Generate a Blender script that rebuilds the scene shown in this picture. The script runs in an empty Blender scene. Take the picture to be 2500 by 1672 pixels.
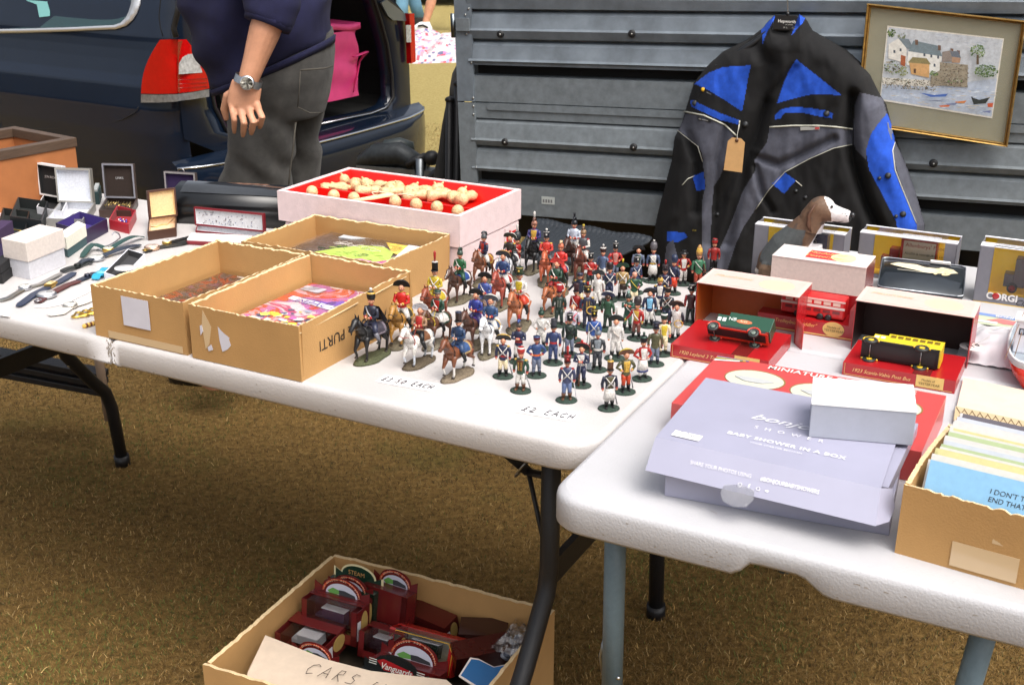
import bpy, math, random
from mathutils import Vector as V, Matrix, noise
random.seed(7)
scene = bpy.context.scene
# ---------------------------------------------------------------- camera, sky, sun, exposure
CH = 1.431; FPX = 2929.43; PIT = 0.35809; ROL = 0.00784; TZ = 0.735
cam_d = bpy.data.cameras.new("camera"); cam = bpy.data.objects.new("camera", cam_d)
scene.collection.objects.link(cam); scene.camera = cam
cam_d.sensor_width = 36; cam_d.lens = FPX * 36 / 2500; cam_d.clip_start = 0.05; cam_d.clip_end = 600
cam.matrix_world = Matrix.Translation((0, 0, CH)) @ Matrix.Rotation(math.pi/2 - PIT, 4, 'X') @ Matrix.Rotation(ROL, 4, 'Z')
cam_d.dof.use_dof = True; cam_d.dof.focus_distance = 2.1; cam_d.dof.aperture_fstop = 20
SUN_EL, SUN_AZ = 60, 142          # azimuth clockwise from +Y (away from the camera)
w = bpy.data.worlds.new("World"); scene.world = w; w.use_nodes = True
nt = w.node_tree; nt.nodes.clear()
sky = nt.nodes.new('ShaderNodeTexSky'); sky.sky_type = 'NISHITA'; sky.sun_disc = False
sky.sun_elevation = math.radians(SUN_EL); sky.sun_rotation = math.radians(SUN_AZ)
sky.air_density = 1.0; sky.dust_density = 8.0; sky.ozone_density = 1.0
bg = nt.nodes.new('ShaderNodeBackground'); bg.inputs[1].default_value = 0.15
wo = nt.nodes.new('ShaderNodeOutputWorld')
hs = nt.nodes.new('ShaderNodeHueSaturation'); hs.inputs['Saturation'].default_value = .42
nt.links.new(sky.outputs[0], hs.inputs['Color']); nt.links.new(hs.outputs[0], bg.inputs[0]); nt.links.new(bg.outputs[0], wo.inputs[0])
sl = bpy.data.lights.new("sun", 'SUN'); sl.energy = 1.0; sl.angle = math.radians(50); sl.color = (1, .96, .91)
so = bpy.data.objects.new("sun", sl); scene.collection.objects.link(so)
_e, _a = math.radians(SUN_EL), math.radians(SUN_AZ)
so.rotation_euler = V((math.sin(_a)*math.cos(_e), math.cos(_a)*math.cos(_e), math.sin(_e))).to_track_quat('Z', 'Y').to_euler()
vs = scene.view_settings; vs.view_transform = 'Standard'; vs.look = 'None'; vs.gamma = 1; vs.exposure = 0.6

# ---------------------------------------------------------------- pixel -> place helpers (photo is 2500 x 1672)
_c, _s = math.cos(PIT), math.sin(PIT)
def ray(px, py):
    X, Y = px-1250, py-836
    cr, sr = math.cos(ROL), math.sin(ROL)
    x = X*cr + Y*sr; y = -X*sr + Y*cr
    return V((x, FPX*_c - y*_s, -FPX*_s - y*_c))
def at(px, py, z=TZ):
    d = ray(px, py); return V((0, 0, CH)) + d*((z-CH)/d.z)
def onp(px, py, P, N):
    d = ray(px, py); o = V((0, 0, CH)); return o + d*((P-o).dot(N)/d.dot(N))
def atY(px, py, Y):
    d = ray(px, py); return V((0, 0, CH)) + d*(Y/d.y)
def projy(p):
    x, y, z = p[0], p[1], p[2]-CH
    d = y*_c - z*_s; u = y*_s + z*_c
    X, Y = FPX*x/d, -FPX*u/d
    return 836 + X*math.sin(ROL) + Y*math.cos(ROL)
def zat(p, py):                       # height above point p whose picture row is py
    a, b = p[2]-.5, p[2]+2.5
    for _ in range(40):
        m = (a+b)/2
        if projy((p[0], p[1], m)) > py: a = m
        else: b = m
    return (a+b)/2
def S(r, g, b, k=1.0):                # sRGB 0..255 -> linear colour
    f = lambda c: (c/255/12.92 if c/255 <= .04045 else ((c/255+.055)/1.055)**2.4)*k
    return (f(r), f(g), f(b))
def lerp(a, b, t): return a + (b-a)*t

# ---------------------------------------------------------------- materials
MATS = {}
def mat(name, rgb=None, rough=.6, metal=0., noise_amt=0., noise_scale=20., bump=0., bump_scale=200., spec=.5,
        trans=0., coat=0., rgb2=None, sheen=0., stretch=None, detail=4.):
    if name in MATS: return MATS[name]
    m = bpy.data.materials.new(name); m.use_nodes = True; MATS[name] = m
    t = m.node_tree; N = t.nodes; L = t.links; b = N['Principled BSDF']
    b.inputs['Roughness'].default_value = rough; b.inputs['Metallic'].default_value = metal
    b.inputs['Specular IOR Level'].default_value = spec
    b.inputs['Transmission Weight'].default_value = trans; b.inputs['Coat Weight'].default_value = coat
    b.inputs['Coat Roughness'].default_value = .04
    b.inputs['Sheen Weight'].default_value = sheen
    if rgb is None:
        a = N.new('ShaderNodeAttribute'); a.attribute_name = 'Col'; src = a.outputs['Color']
    else:
        a = N.new('ShaderNodeRGB'); a.outputs[0].default_value = (*rgb, 1); src = a.outputs[0]
    tc = N.new('ShaderNodeTexCoord'); co = tc.outputs['Object']
    if stretch:
        mp = N.new('ShaderNodeMapping'); mp.inputs['Scale'].default_value = stretch
        L.new(co, mp.inputs['Vector']); co = mp.outputs[0]
    if noise_amt > 0 or rgb2:
        n = N.new('ShaderNodeTexNoise'); n.inputs['Scale'].default_value = noise_scale; n.inputs['Detail'].default_value = detail
        n.inputs['Roughness'].default_value = .62
        L.new(co, n.inputs['Vector'])
        mx = N.new('ShaderNodeMix'); mx.data_type = 'RGBA'
        if rgb2:
            r = N.new('ShaderNodeMapRange'); r.inputs[1].default_value = .38; r.inputs[2].default_value = .62
            L.new(n.outputs[0], r.inputs[0]); L.new(r.outputs[0], mx.inputs[0])
            L.new(src, mx.inputs[6]); mx.inputs[7].default_value = (*rgb2, 1)
        else:
            mx.blend_type = 'MULTIPLY'; mx.inputs[0].default_value = 1
            r = N.new('ShaderNodeMapRange'); r.inputs[1].default_value = .3; r.inputs[2].default_value = .7
            r.inputs[3].default_value = 1-noise_amt; r.inputs[4].default_value = 1+noise_amt*.3
            L.new(n.outputs[0], r.inputs[0]); L.new(src, mx.inputs[6]); L.new(r.outputs[0], mx.inputs[7])
        src = mx.outputs[2]
        L.new(n.outputs[0], N.new('ShaderNodeMath').inputs[0])
    L.new(src, b.inputs['Base Color'])
    if bump > 0:
        n2 = N.new('ShaderNodeTexNoise'); n2.inputs['Scale'].default_value = bump_scale; n2.inputs['Detail'].default_value = 3
        L.new(co, n2.inputs['Vector'])
        bp = N.new('ShaderNodeBump'); bp.inputs['Strength'].default_value = bump; bp.inputs['Distance'].default_value = .002
        L.new(n2.outputs[0], bp.inputs['Height']); L.new(bp.outputs[0], b.inputs['Normal'])
    return m
def mix_glass(name, tint, alpha, rough=.03):      # thin clear plastic / film: mostly see-through with gloss
    if name in MATS: return MATS[name]
    m = bpy.data.materials.new(name); m.use_nodes = True; MATS[name] = m
    t = m.node_tree; N = t.nodes; L = t.links; N.remove(N['Principled BSDF'])
    tr = N.new('ShaderNodeBsdfTransparent'); tr.inputs[0].default_value = (*tint, 1)
    gl = N.new('ShaderNodeBsdfGlossy'); gl.inputs['Roughness'].default_value = rough; gl.inputs['Color'].default_value = (1, 1, 1, 1)
    fr = N.new('ShaderNodeFresnel'); fr.inputs[0].default_value = 1.5
    nz = N.new('ShaderNodeTexNoise'); nz.inputs['Scale'].default_value = 60
    bp = N.new('ShaderNodeBump'); bp.inputs['Strength'].default_value = .35; bp.inputs['Distance'].default_value = .002
    L.new(nz.outputs[0], bp.inputs['Height']); L.new(bp.outputs[0], gl.inputs['Normal']); L.new(bp.outputs[0], fr.inputs['Normal'])
    ad = N.new('ShaderNodeMath'); ad.operation = 'ADD'; ad.inputs[1].default_value = alpha; ad.use_clamp = True
    mx = N.new('ShaderNodeMixShader'); L.new(fr.outputs[0], ad.inputs[0]); L.new(ad.outputs[0], mx.inputs[0])
    L.new(tr.outputs[0], mx.inputs[1]); L.new(gl.outputs[0], mx.inputs[2]); L.new(mx.outputs[0], N['Material Output'].inputs[0])
    return m

P_MATT = mat('painted_matt', None, .75, noise_amt=.12, noise_scale=180)
P_SATIN = mat('painted_satin', None, .42, noise_amt=.08, noise_scale=120)
P_GLOSS = mat('printed_card_gloss', None, .26, spec=.75, noise_amt=.05, noise_scale=60)
P_CLOTH = mat('cloth', None, .95, noise_amt=.18, noise_scale=260, bump=.25, bump_scale=900, sheen=.05)
P_METAL = mat('metal', None, .3, metal=1., noise_amt=.15, noise_scale=90)
P_SKIN = mat('skin', None, .55, noise_amt=.1, noise_scale=60, bump=.15, bump_scale=260)
CARD = mat('corrugated_cardboard', S(184, 142, 88), .9, noise_amt=.10, noise_scale=12, bump=.25, bump_scale=400)
CARDEDGE = mat('cardboard_edge', S(222, 196, 152), .95, noise_amt=.25, noise_scale=400)
BLACKM = mat('black_powdercoat', (.012, .012, .014), .42, noise_amt=.2, noise_scale=120, bump=.3, bump_scale=500)

# ---------------------------------------------------------------- mesh builder
class MB:
    def __init__(s, T=None): s.v = []; s.f = []; s.m = []; s.c = []; s.sm = []; s.mats = []; s.T = T
    def add(s, vs_, fs, m, col=(1, 1, 1), smooth=False):
        o = len(s.v)
        s.v += [tuple(s.T @ V(p)) if s.T else tuple(p) for p in vs_]
        if m not in s.mats: s.mats.append(m)
        k = s.mats.index(m)
        for i, f in enumerate(fs):
            s.f.append([o+j for j in f]); s.m.append(k); s.sm.append(smooth)
            s.c.append(col[i] if isinstance(col, list) else col)
    def hexa(s, b, t, m, col=(1, 1, 1)):
        s.add(list(b)+list(t), [(3, 2, 1, 0), (4, 5, 6, 7), (0, 1, 5, 4), (1, 2, 6, 5), (2, 3, 7, 6), (3, 0, 4, 7)], m, col)
    def pbox(s, o, X, Y, Z, m, col=(1, 1, 1)):
        o, X, Y, Z = V(o), V(X), V(Y), V(Z)
        b = [o, o+X, o+X+Y, o+Y]; s.hexa(b, [p+Z for p in b], m, col)
    def box(s, c, size, m, col=(1, 1, 1), R=None):
        R = R or Matrix.Identity(3)
        X, Y, Z = R @ V((size[0], 0, 0)), R @ V((0, size[1], 0)), R @ V((0, 0, size[2]))
        s.pbox(V(c)-(X+Y+Z)/2, X, Y, Z, m, col)
    def quad(s, a, b, c, d, m, col=(1, 1, 1)): s.add([a, b, c, d], [(0, 1, 2, 3)], m, col)
    def poly(s, pts, m, col=(1, 1, 1), off=None):
        n = len(pts)
        if off is None: s.add(pts, [tuple(range(n))], m, col)
        else:
            off = V(off)
            s.add(list(pts)+[V(p)+off for p in pts], [tuple(range(n))[::-1], tuple(range(n, 2*n))]+[(i, (i+1) % n, n+(i+1) % n, n+i) for i in range(n)], m, col)
    def loft(s, rings, m, col=(1, 1, 1), caps=True, smooth=True, closed=True):
        n = len(rings[0]); vs_ = [p for r in rings for p in r]; fs = []; cs = []
        for i in range(len(rings)-1):
            for j in range(n if closed else n-1):
                fs.append((i*n+j, i*n+(j+1) % n, (i+1)*n+(j+1) % n, (i+1)*n+j)); cs.append(col[i] if isinstance(col, list) else col)
        if caps and closed:
            fs.append(tuple(range(n))[::-1]); cs.append(col[0] if isinstance(col, list) else col)
            fs.append(tuple((len(rings)-1)*n+j for j in range(n))); cs.append(col[-1] if isinstance(col, list) else col)
        s.add(vs_, fs, m, cs, smooth)
    def tube(s, pts, r, m, col=(1, 1, 1), n=8, caps=True, flat=None):
        pts = [V(p) for p in pts]; k = len(pts)
        rr = r if isinstance(r, (list, tuple)) else [r]*k
        rings = []; up = None
        for i in range(k):
            d = (pts[min(i+1, k-1)]-pts[max(i-1, 0)]).normalized()
            if up is None:
                up = V((0, 0, 1)) if abs(d.z) < .9 else V((1, 0, 0))
            a = d.cross(up).normalized(); up = a.cross(d).normalized()
            e = flat if flat else 1
            rings.append([pts[i] + a*math.cos(q)*rr[i] + up*math.sin(q)*rr[i]*e for q in (2*math.pi*j/n for j in range(n))])
        s.loft(rings, m, col, caps)
    def ell(s, c, r, m, col=(1, 1, 1), R=None, nu=10, nv=7, colf=None):
        c = V(c); R = R or Matrix.Identity(3)
        vs_ = []; fs = []; cs = []
        for i in range(nv+1):
            a = math.pi*i/nv - math.pi/2
            for j in range(nu):
                b = 2*math.pi*j/nu
                vs_.append(c + R @ V((r[0]*math.cos(a)*math.cos(b), r[1]*math.cos(a)*math.sin(b), r[2]*math.sin(a))))
        for i in range(nv):
            for j in range(nu):
                fs.append((i*nu+j, i*nu+(j+1) % nu, (i+1)*nu+(j+1) % nu, (i+1)*nu+j)); cs.append(col)
        s.add(vs_, fs, m, cs, True)
    def lathe(s, prof, m, col=(1, 1, 1), c=(0, 0, 0), n=16, R=None, ex=1., ey=1., smooth=True):
        c = V(c); R = R or Matrix.Identity(3)
        s.loft([[c + R @ V((r*ex*math.cos(2*math.pi*j/n), r*ey*math.sin(2*math.pi*j/n), z)) for j in range(n)] for r, z in prof], m, col, True, smooth)
    def grid(s, fn, nu, nv, m, col=(1, 1, 1), smooth=True, colf=None):
        vs_ = [fn(i/nu, j/nv) for j in range(nv+1) for i in range(nu+1)]
        fs = []; cs = []
        for j in range(nv):
            for i in range(nu):
                fs.append((j*(nu+1)+i, j*(nu+1)+i+1, (j+1)*(nu+1)+i+1, (j+1)*(nu+1)+i)); cs.append(colf((i+.5)/nu, (j+.5)/nv) if colf else col)
        s.add(vs_, fs, m, cs, smooth)
    def text(s, txt, o, ex, ey, h, m, col=(0, 0, 0), shear=0., spacing=1., lift=.0004, stretch=1., align='LEFT', bold=0.):
        cu = bpy.data.curves.new('t', 'FONT'); cu.body = txt; cu.size = h*1.38; cu.shear = shear; cu.space_character = spacing; cu.align_x = align
        cu.resolution_u = 3; cu.offset = bold*h
        ob = bpy.data.objects.new('t', cu); me = bpy.data.meshes.new_from_object(ob)
        ex = V(ex).normalized(); ey = V(ey).normalized(); n = ex.cross(ey).normalized()
        s.add([V(o) + ex*v.co.x*stretch + ey*v.co.y + n*lift for v in me.vertices], [tuple(p.vertices) for p in me.polygons], m, col)
        bpy.data.objects.remove(ob); bpy.data.curves.remove(cu); bpy.data.meshes.remove(me)
    def mesh(s, name, merge=False):
        me = bpy.data.meshes.new(name)
        me.from_pydata([tuple(v) for v in s.v], [], s.f); me.update()
        for m in s.mats: me.materials.append(m)
        ca = me.color_attributes.new('Col', 'FLOAT_COLOR', 'CORNER')
        data = []
        for p, k, c, smv in zip(me.polygons, s.m, s.c, s.sm):
            p.material_index = k; p.use_smooth = smv
            data += [c[0], c[1], c[2], 1.]*p.loop_total
        ca.data.foreach_set('color', data)
        return me
    def build(s, name, parent=None, loc=None, label=None, kind=None, solid=0., bevel=0.):
        me = s.mesh(name); o = bpy.data.objects.new(name, me); scene.collection.objects.link(o)
        if parent:
            o.parent = parent
            o.matrix_parent_inverse = WMI(parent)
        if label: o['label'] = label
        if kind: o['kind'] = kind
        if solid:
            md = o.modifiers.new('s', 'SOLIDIFY'); md.thickness = solid; md.offset = 0
        if bevel:
            md = o.modifiers.new('b', 'BEVEL'); md.width = bevel; md.segments = 2; md.limit_method = 'ANGLE'; md.angle_limit = math.radians(40)
        return o
WM = {}
def WMI(p): return WM[p.name].inverted() if p.name in WM else Matrix.Identity(4)
def thing(name, label, cat, loc=(0, 0, 0), rotz=0., group=None, kind=None):
    o = bpy.data.objects.new(name, None); scene.collection.objects.link(o); o.empty_display_size = .05
    o.location = loc; o.rotation_euler = (0, 0, rotz); o['label'] = label; o['category'] = cat
    WM[o.name] = Matrix.Translation(loc) @ Matrix.Rotation(rotz, 4, 'Z')
    if group: o['group'] = group
    if kind: o['kind'] = kind
    return o
def tag(o, label, cat, group=None, kind=None):
    o['label'] = label; o['category'] = cat
    if group: o['group'] = group
    if kind: o['kind'] = kind
    return o
def copy_thing(root, M):                       # copy of a thing with its parts; M = new world matrix of the thing
    r = root.copy(); scene.collection.objects.link(r); r.matrix_basis = M
    for ch in list(root.children):
        c = ch.copy(); scene.collection.objects.link(c); c.parent = r; c.matrix_parent_inverse = ch.matrix_parent_inverse.copy()
        for g in ch.children:
            d = g.copy(); scene.collection.objects.link(d); d.parent = c; d.matrix_parent_inverse = g.matrix_parent_inverse.copy()
    return r
def remesh(mb, voxel, smooth=6, colf=None, m=None, name='x', disp=None):
    """join overlapping pieces into one continuous skin; returns an MB"""
    me = mb.mesh('tmp'); o = bpy.data.objects.new('tmp', me); scene.collection.objects.link(o)
    r = o.modifiers.new('r', 'REMESH'); r.mode = 'VOXEL'; r.voxel_size = voxel
    q = o.modifiers.new('q', 'SMOOTH'); q.iterations = smooth; q.factor = .5
    dg = bpy.context.evaluated_depsgraph_get(); dg.update(); ev = o.evaluated_get(dg); m2 = bpy.data.meshes.new_from_object(ev)
    out = MB(); vs_ = [v.co.copy() for v in m2.vertices]
    if disp: vs_ = [v + n.normal*disp(v) for v, n in zip(vs_, m2.vertices)]
    fs = [tuple(p.vertices) for p in m2.polygons]
    cs = [colf(sum((vs_[i] for i in f), V())/len(f)) if colf else (1, 1, 1) for f in fs]
    out.add(vs_, fs, m, cs, True)
    bpy.data.objects.remove(o); bpy.data.meshes.remove(me); bpy.data.meshes.remove(m2)
    return out
STROKES = {  # simple hand lettering, unit box
 'A': [[(0, 0), (.45, 1), (.9, 0)], [(.15, .35), (.8, .4)]], 'C': [[(.9, .85), (.6, 1), (.15, .8), (0, .4), (.25, .02), (.8, .1)]],
 'R': [[(.1, 0), (.15, 1), (.6, .95), (.65, .65), (.15, .5), (.8, 0)]], 'S': [[(.75, .95), (.3, .95), (.15, .65), (.65, .4), (.6, .05), (0, .02)]],
 '£': [[(.75, .95), (.5, 1), (.38, .7), (.3, .1), (0, 0), (.2, .1), (.75, 0)], [(.1, .45), (.65, .5)]],
 '1': [[(.3, 1), (.25, 0)]], '.': [[(.2, .45), (.25, .5)]], '5': [[(.7, 1), (.2, .95), (.15, .55), (.6, .5), (.6, .1), (0, 0)]],
 '0': [[(.5, 1), (.1, .7), (.05, .2), (.4, 0), (.75, .3), (.7, .8), (.4, 1)]], 'E': [[(.7, 1), (.1, .95), (.05, 0), (.75, .02)], [(.08, .5), (.6, .52)]],
 'H': [[(.1, 1), (.05, 0)], [(.8, 1), (.75, 0)], [(.05, .5), (.8, .5)]], '2': [[(.05, .8), (.4, 1), (.7, .75), (.05, 0), (.9, .02)]],
 '3': [[(.1, .95), (.6, .9), (.3, .55), (.65, .25), (.35, 0), (0, .05)]], 'a': [[(.7, .5), (.2, .5), (.05, .15), (.4, 0), (.7, .5), (.75, 0)]],
 'c': [[(.7, .5), (.2, .5), (.05, .15), (.4, 0), (.75, .1)]], 'p': [[(.1, .6), (0, -.4)], [(.05, .5), (.6, .5), (.5, .1), (.05, .1)]], ' ': []}
def handwrite(mb, txt, o, ex, ey, h, w_, r, m, col, jit=.04, adv=None, lift=.0006):
    o = V(o); ex = V(ex).normalized(); ey = V(ey).normalized(); n = ex.cross(ey).normalized(); x = 0
    for ch in txt:
        for st in STROKES.get(ch, []):
            pts = []
            for i, (a, b) in enumerate(st):
                pts.append(o + ex*(x+(a+b*.18)*w_) + ey*(b+random.uniform(-jit, jit))*h + n*lift)
            mb.tube(pts, r, m, col, n=4)
        x += w_*(adv or 1.35) if ch != '.' else w_*.7
# ---------------------------------------------------------------- ground
def gz(x, y):
    t = min(max((y-3.2)/1.8, 0), 1); t = t*t*(3-2*t)
    return -.17*t + .012*noise.noise(V((x*.8, y*.8, 3)))*min(1, max(0, y-3))
def make_ground():
    mb = MB()
    xs = [-60, -20, -9, -6, -4, -3] + [-2.4+.2*i for i in range(25)] + [2.8, 3.6, 5, 9, 20, 60]
    ys = [-30, -8, -3, -1, 0, .6] + [1+.2*i for i in range(31)] + [8, 10, 13, 17, 24, 40, 90, 250]
    vs_ = [(x, y, gz(x, y)) for y in ys for x in xs]; n = len(xs)
    mb.add(vs_, [(j*n+i, j*n+i+1, (j+1)*n+i+1, (j+1)*n+i) for j in range(len(ys)-1) for i in range(n-1)], GROUND, smooth=True)
    o = mb.build('ground'); o['kind'] = 'structure'; return o
def ground_mat():
    m = bpy.data.materials.new('dry_lawn'); m.use_nodes = True; t = m.node_tree; N = t.nodes; L = t.links; b = N['Principled BSDF']
    b.inputs['Roughness'].default_value = 1; b.inputs['Specular IOR Level'].default_value = .1
    tc = N.new('ShaderNodeTexCoord')
    n1 = N.new('ShaderNodeTexNoise'); n1.inputs['Scale'].default_value = 2.3; n1.inputs['Detail'].default_value = 8; n1.inputs['Roughness'].default_value = .7
    n2 = N.new('ShaderNodeTexNoise'); n2.inputs['Scale'].default_value = 55; n2.inputs['Detail'].default_value = 6; n2.inputs['Roughness'].default_value = .75
    L.new(tc.outputs['Object'], n1.inputs[0]); L.new(tc.outputs['Object'], n2.inputs[0])
    r1 = N.new('ShaderNodeValToRGB'); e = r1.color_ramp.elements
    e[0].position = .3; e[0].color = (*S(78, 66, 38), 1); e[1].position = .72; e[1].color = (*S(166, 136, 84), 1)
    k = r1.color_ramp.elements.new(.5); k.color = (*S(132, 104, 60), 1)
    L.new(n2.outputs[0], r1.inputs[0])
    r2 = N.new('ShaderNodeValToRGB'); e = r2.color_ramp.elements; e[0].position = .55; e[0].color = (0, 0, 0, 1); e[1].position = .66; e[1].color = (.4, .4, .4, 1)
    L.new(n1.outputs[0], r2.inputs[0])
    mx = N.new('ShaderNodeMix'); mx.data_type = 'RGBA'; L.new(r2.outputs[0], mx.inputs[0]); L.new(r1.outputs[0], mx.inputs[6]); mx.inputs[7].default_value = (*S(86, 92, 44), 1)
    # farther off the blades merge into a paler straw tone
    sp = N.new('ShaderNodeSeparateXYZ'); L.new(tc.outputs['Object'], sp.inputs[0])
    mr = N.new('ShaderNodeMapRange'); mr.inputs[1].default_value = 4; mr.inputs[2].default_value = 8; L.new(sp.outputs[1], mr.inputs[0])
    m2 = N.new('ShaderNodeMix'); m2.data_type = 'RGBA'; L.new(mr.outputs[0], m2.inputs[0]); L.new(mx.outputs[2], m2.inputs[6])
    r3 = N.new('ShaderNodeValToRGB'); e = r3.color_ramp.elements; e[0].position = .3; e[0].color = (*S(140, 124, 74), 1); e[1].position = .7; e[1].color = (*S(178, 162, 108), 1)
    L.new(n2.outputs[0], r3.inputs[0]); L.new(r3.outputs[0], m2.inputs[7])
    L.new(m2.outputs[2], b.inputs['Base Color'])
    bp = N.new('ShaderNodeBump'); bp.inputs['Strength'].default_value = 1; bp.inputs['Distance'].default_value = .02
    L.new(n2.outputs[0], bp.inputs['Height']); L.new(bp.outputs[0], b.inputs['Normal'])
    return m
GROUND = ground_mat()
make_ground()
def make_grass():
    """dry mown blades as one mass of small curved blades (stuff)"""
    gm = mat('grass_blade', None, .9, noise_amt=0.0)
    rnd = random.Random(3); vs_ = []; fs = []; cs = []
    pal = [S(162, 132, 78), S(140, 110, 60), S(116, 90, 48), S(176, 148, 98), S(98, 74, 38), S(148, 116, 66), S(128, 96, 50), S(84, 92, 40), S(100, 104, 48)]
    def blade(x, y, h, wd):
        a = rnd.uniform(0, 6.283); la = rnd.uniform(0, 6.283); ln = h*rnd.uniform(.3, 1.9)
        dx, dy = math.cos(a)*wd, math.sin(a)*wd; lx, ly = math.cos(la)*ln, math.sin(la)*ln
        z = gz(x, y); o = len(vs_)
        vs_.extend([(x-dx, y-dy, z-.002), (x+dx, y+dy, z-.002), (x+dx*.7+lx*.5, y+dy*.7+ly*.5, z+h*.75), (x-dx*.7+lx*.5, y-dy*.7+ly*.5, z+h*.75), (x+lx, y+ly, z+h*rnd.uniform(.5, 1))])
        fs.append((o, o+1, o+2, o+3)); fs.append((o+3, o+2, o+4))
        g = noise.noise(V((x*1.6, y*1.6, 0)))+.5*noise.noise(V((x*5, y*5, 1)))
        c = pal[rnd.randrange(7)] if rnd.random() > (.08 if g < .25 else .55) else pal[rnd.choice((7, 8, 7))]
        k = (1.55 if rnd.random() < .03 else rnd.uniform(.5, 1.15))*(1.0+.6*g); cs.append((c[0]*k, c[1]*k, c[2]*k)); cs.append(cs[-1])
    n = 0
    while n < 380000:
        y = 1.4+rnd.random()**2.1*7.5; hw = .55*y*.95+.25
        x = rnd.uniform(-hw, hw)
        blade(x, y, rnd.uniform(.004, .012), rnd.uniform(.0004, .0008)*(1+y*.15)); n += 1
    mb = MB(); mb.add(vs_, fs, gm, cs, False)
    tag(mb.build('grass'), 'short dry straw-coloured grass with scattered green tufts', 'grass', kind='stuff')
make_grass()

# ---------------------------------------------------------------- folding tables
O1 = V((0.10489, 1.45705, 0)); A1 = -0.47722
O2 = V((0.04212, 1.32661, 0)); A2 = -0.46790
def ax(a): return V((math.cos(a), math.sin(a), 0)), V((-math.sin(a), math.cos(a), 0))
E1, N1 = ax(A1); E2, N2 = ax(A2)
PLASTIC = mat('white_table_plastic', S(198, 194, 192), .42, noise_amt=.10, noise_scale=4, bump=.32, bump_scale=330)
GRIME = mat('grime', S(164, 150, 132), .9, noise_amt=.5, noise_scale=300)
GREYLEG = mat('grey_leg_paint', S(104, 124, 134), .4, noise_amt=.12, noise_scale=90, bump=.2, bump_scale=300)
def rrect(w_, d, r, n=6):
    pts = []
    for cx, cy, a0 in ((w_-r, r, -90), (w_-r, d-r, 0), (r, d-r, 90), (r, r, 180)):
        for i in range(n+1):
            a = math.radians(a0+90*i/n); pts.append((cx+r*math.cos(a), cy+r*math.sin(a)))
    return pts
def slab(mb, O, E, N, x0, w_, d, r, th, m, notch=None, sq_left=False, sq_right=False):
    """moulded plastic top: rounded corners, rolled edge, deep lip"""
    base = rrect(w_, d, r, 7)
    if sq_left or sq_right:
        base = [(x if not ((sq_left and x < r) or (sq_right and x > w_-r)) else (0 if x < r else w_), y if not ((sq_left and x < r) or (sq_right and x > w_-r)) else (0 if y < d/2 else d)) for x, y in base]
    # densify the front edge for the hand-hold notch
    dense = []
    for i, p in enumerate(base):
        q = base[(i+1) % len(base)]; dense.append(p)
        if abs(p[1]) < 1e-4 and abs(q[1]) < 1e-4 and abs(q[0]-p[0]) > .2:
            k = 48
            for j in range(1, k): dense.append((p[0]+(q[0]-p[0])*j/k, 0))
    base = dense; cx, cy = w_/2, d/2
    def ring(inset, z, lip=False):
        out = []
        for x, y in base:
            dx, dy = x-cx, y-cy
            X = cx + dx*(1-inset/(w_/2)); Y = cy + dy*(1-inset/(d/2)); zz = z
            if lip and notch and y < 1e-4:
                a, b_, up = notch
                t = (x-a)/(b_-a)
                if 0 < t < 1: zz = z + up*min(1, 6*min(t, (1-t)*.6))
            out.append(O + E*(x0+X) + N*Y + V((0, 0, zz)))
        return out
    rings = [ring(.03, TZ-th+.012, True), ring(.012, TZ-th+.001, True), ring(.004, TZ-th, True), ring(0, TZ-th+.005, True), ring(0, TZ-.011), ring(.001, TZ-.006), ring(.004, TZ-.0018), ring(.009, TZ)]
    mb.loft(rings, m, caps=False)
    mb.add(rings[-1], [tuple(range(len(base)))], m)
    mb.add(rings[0], [tuple(range(len(base)))[::-1]], m)
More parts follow.
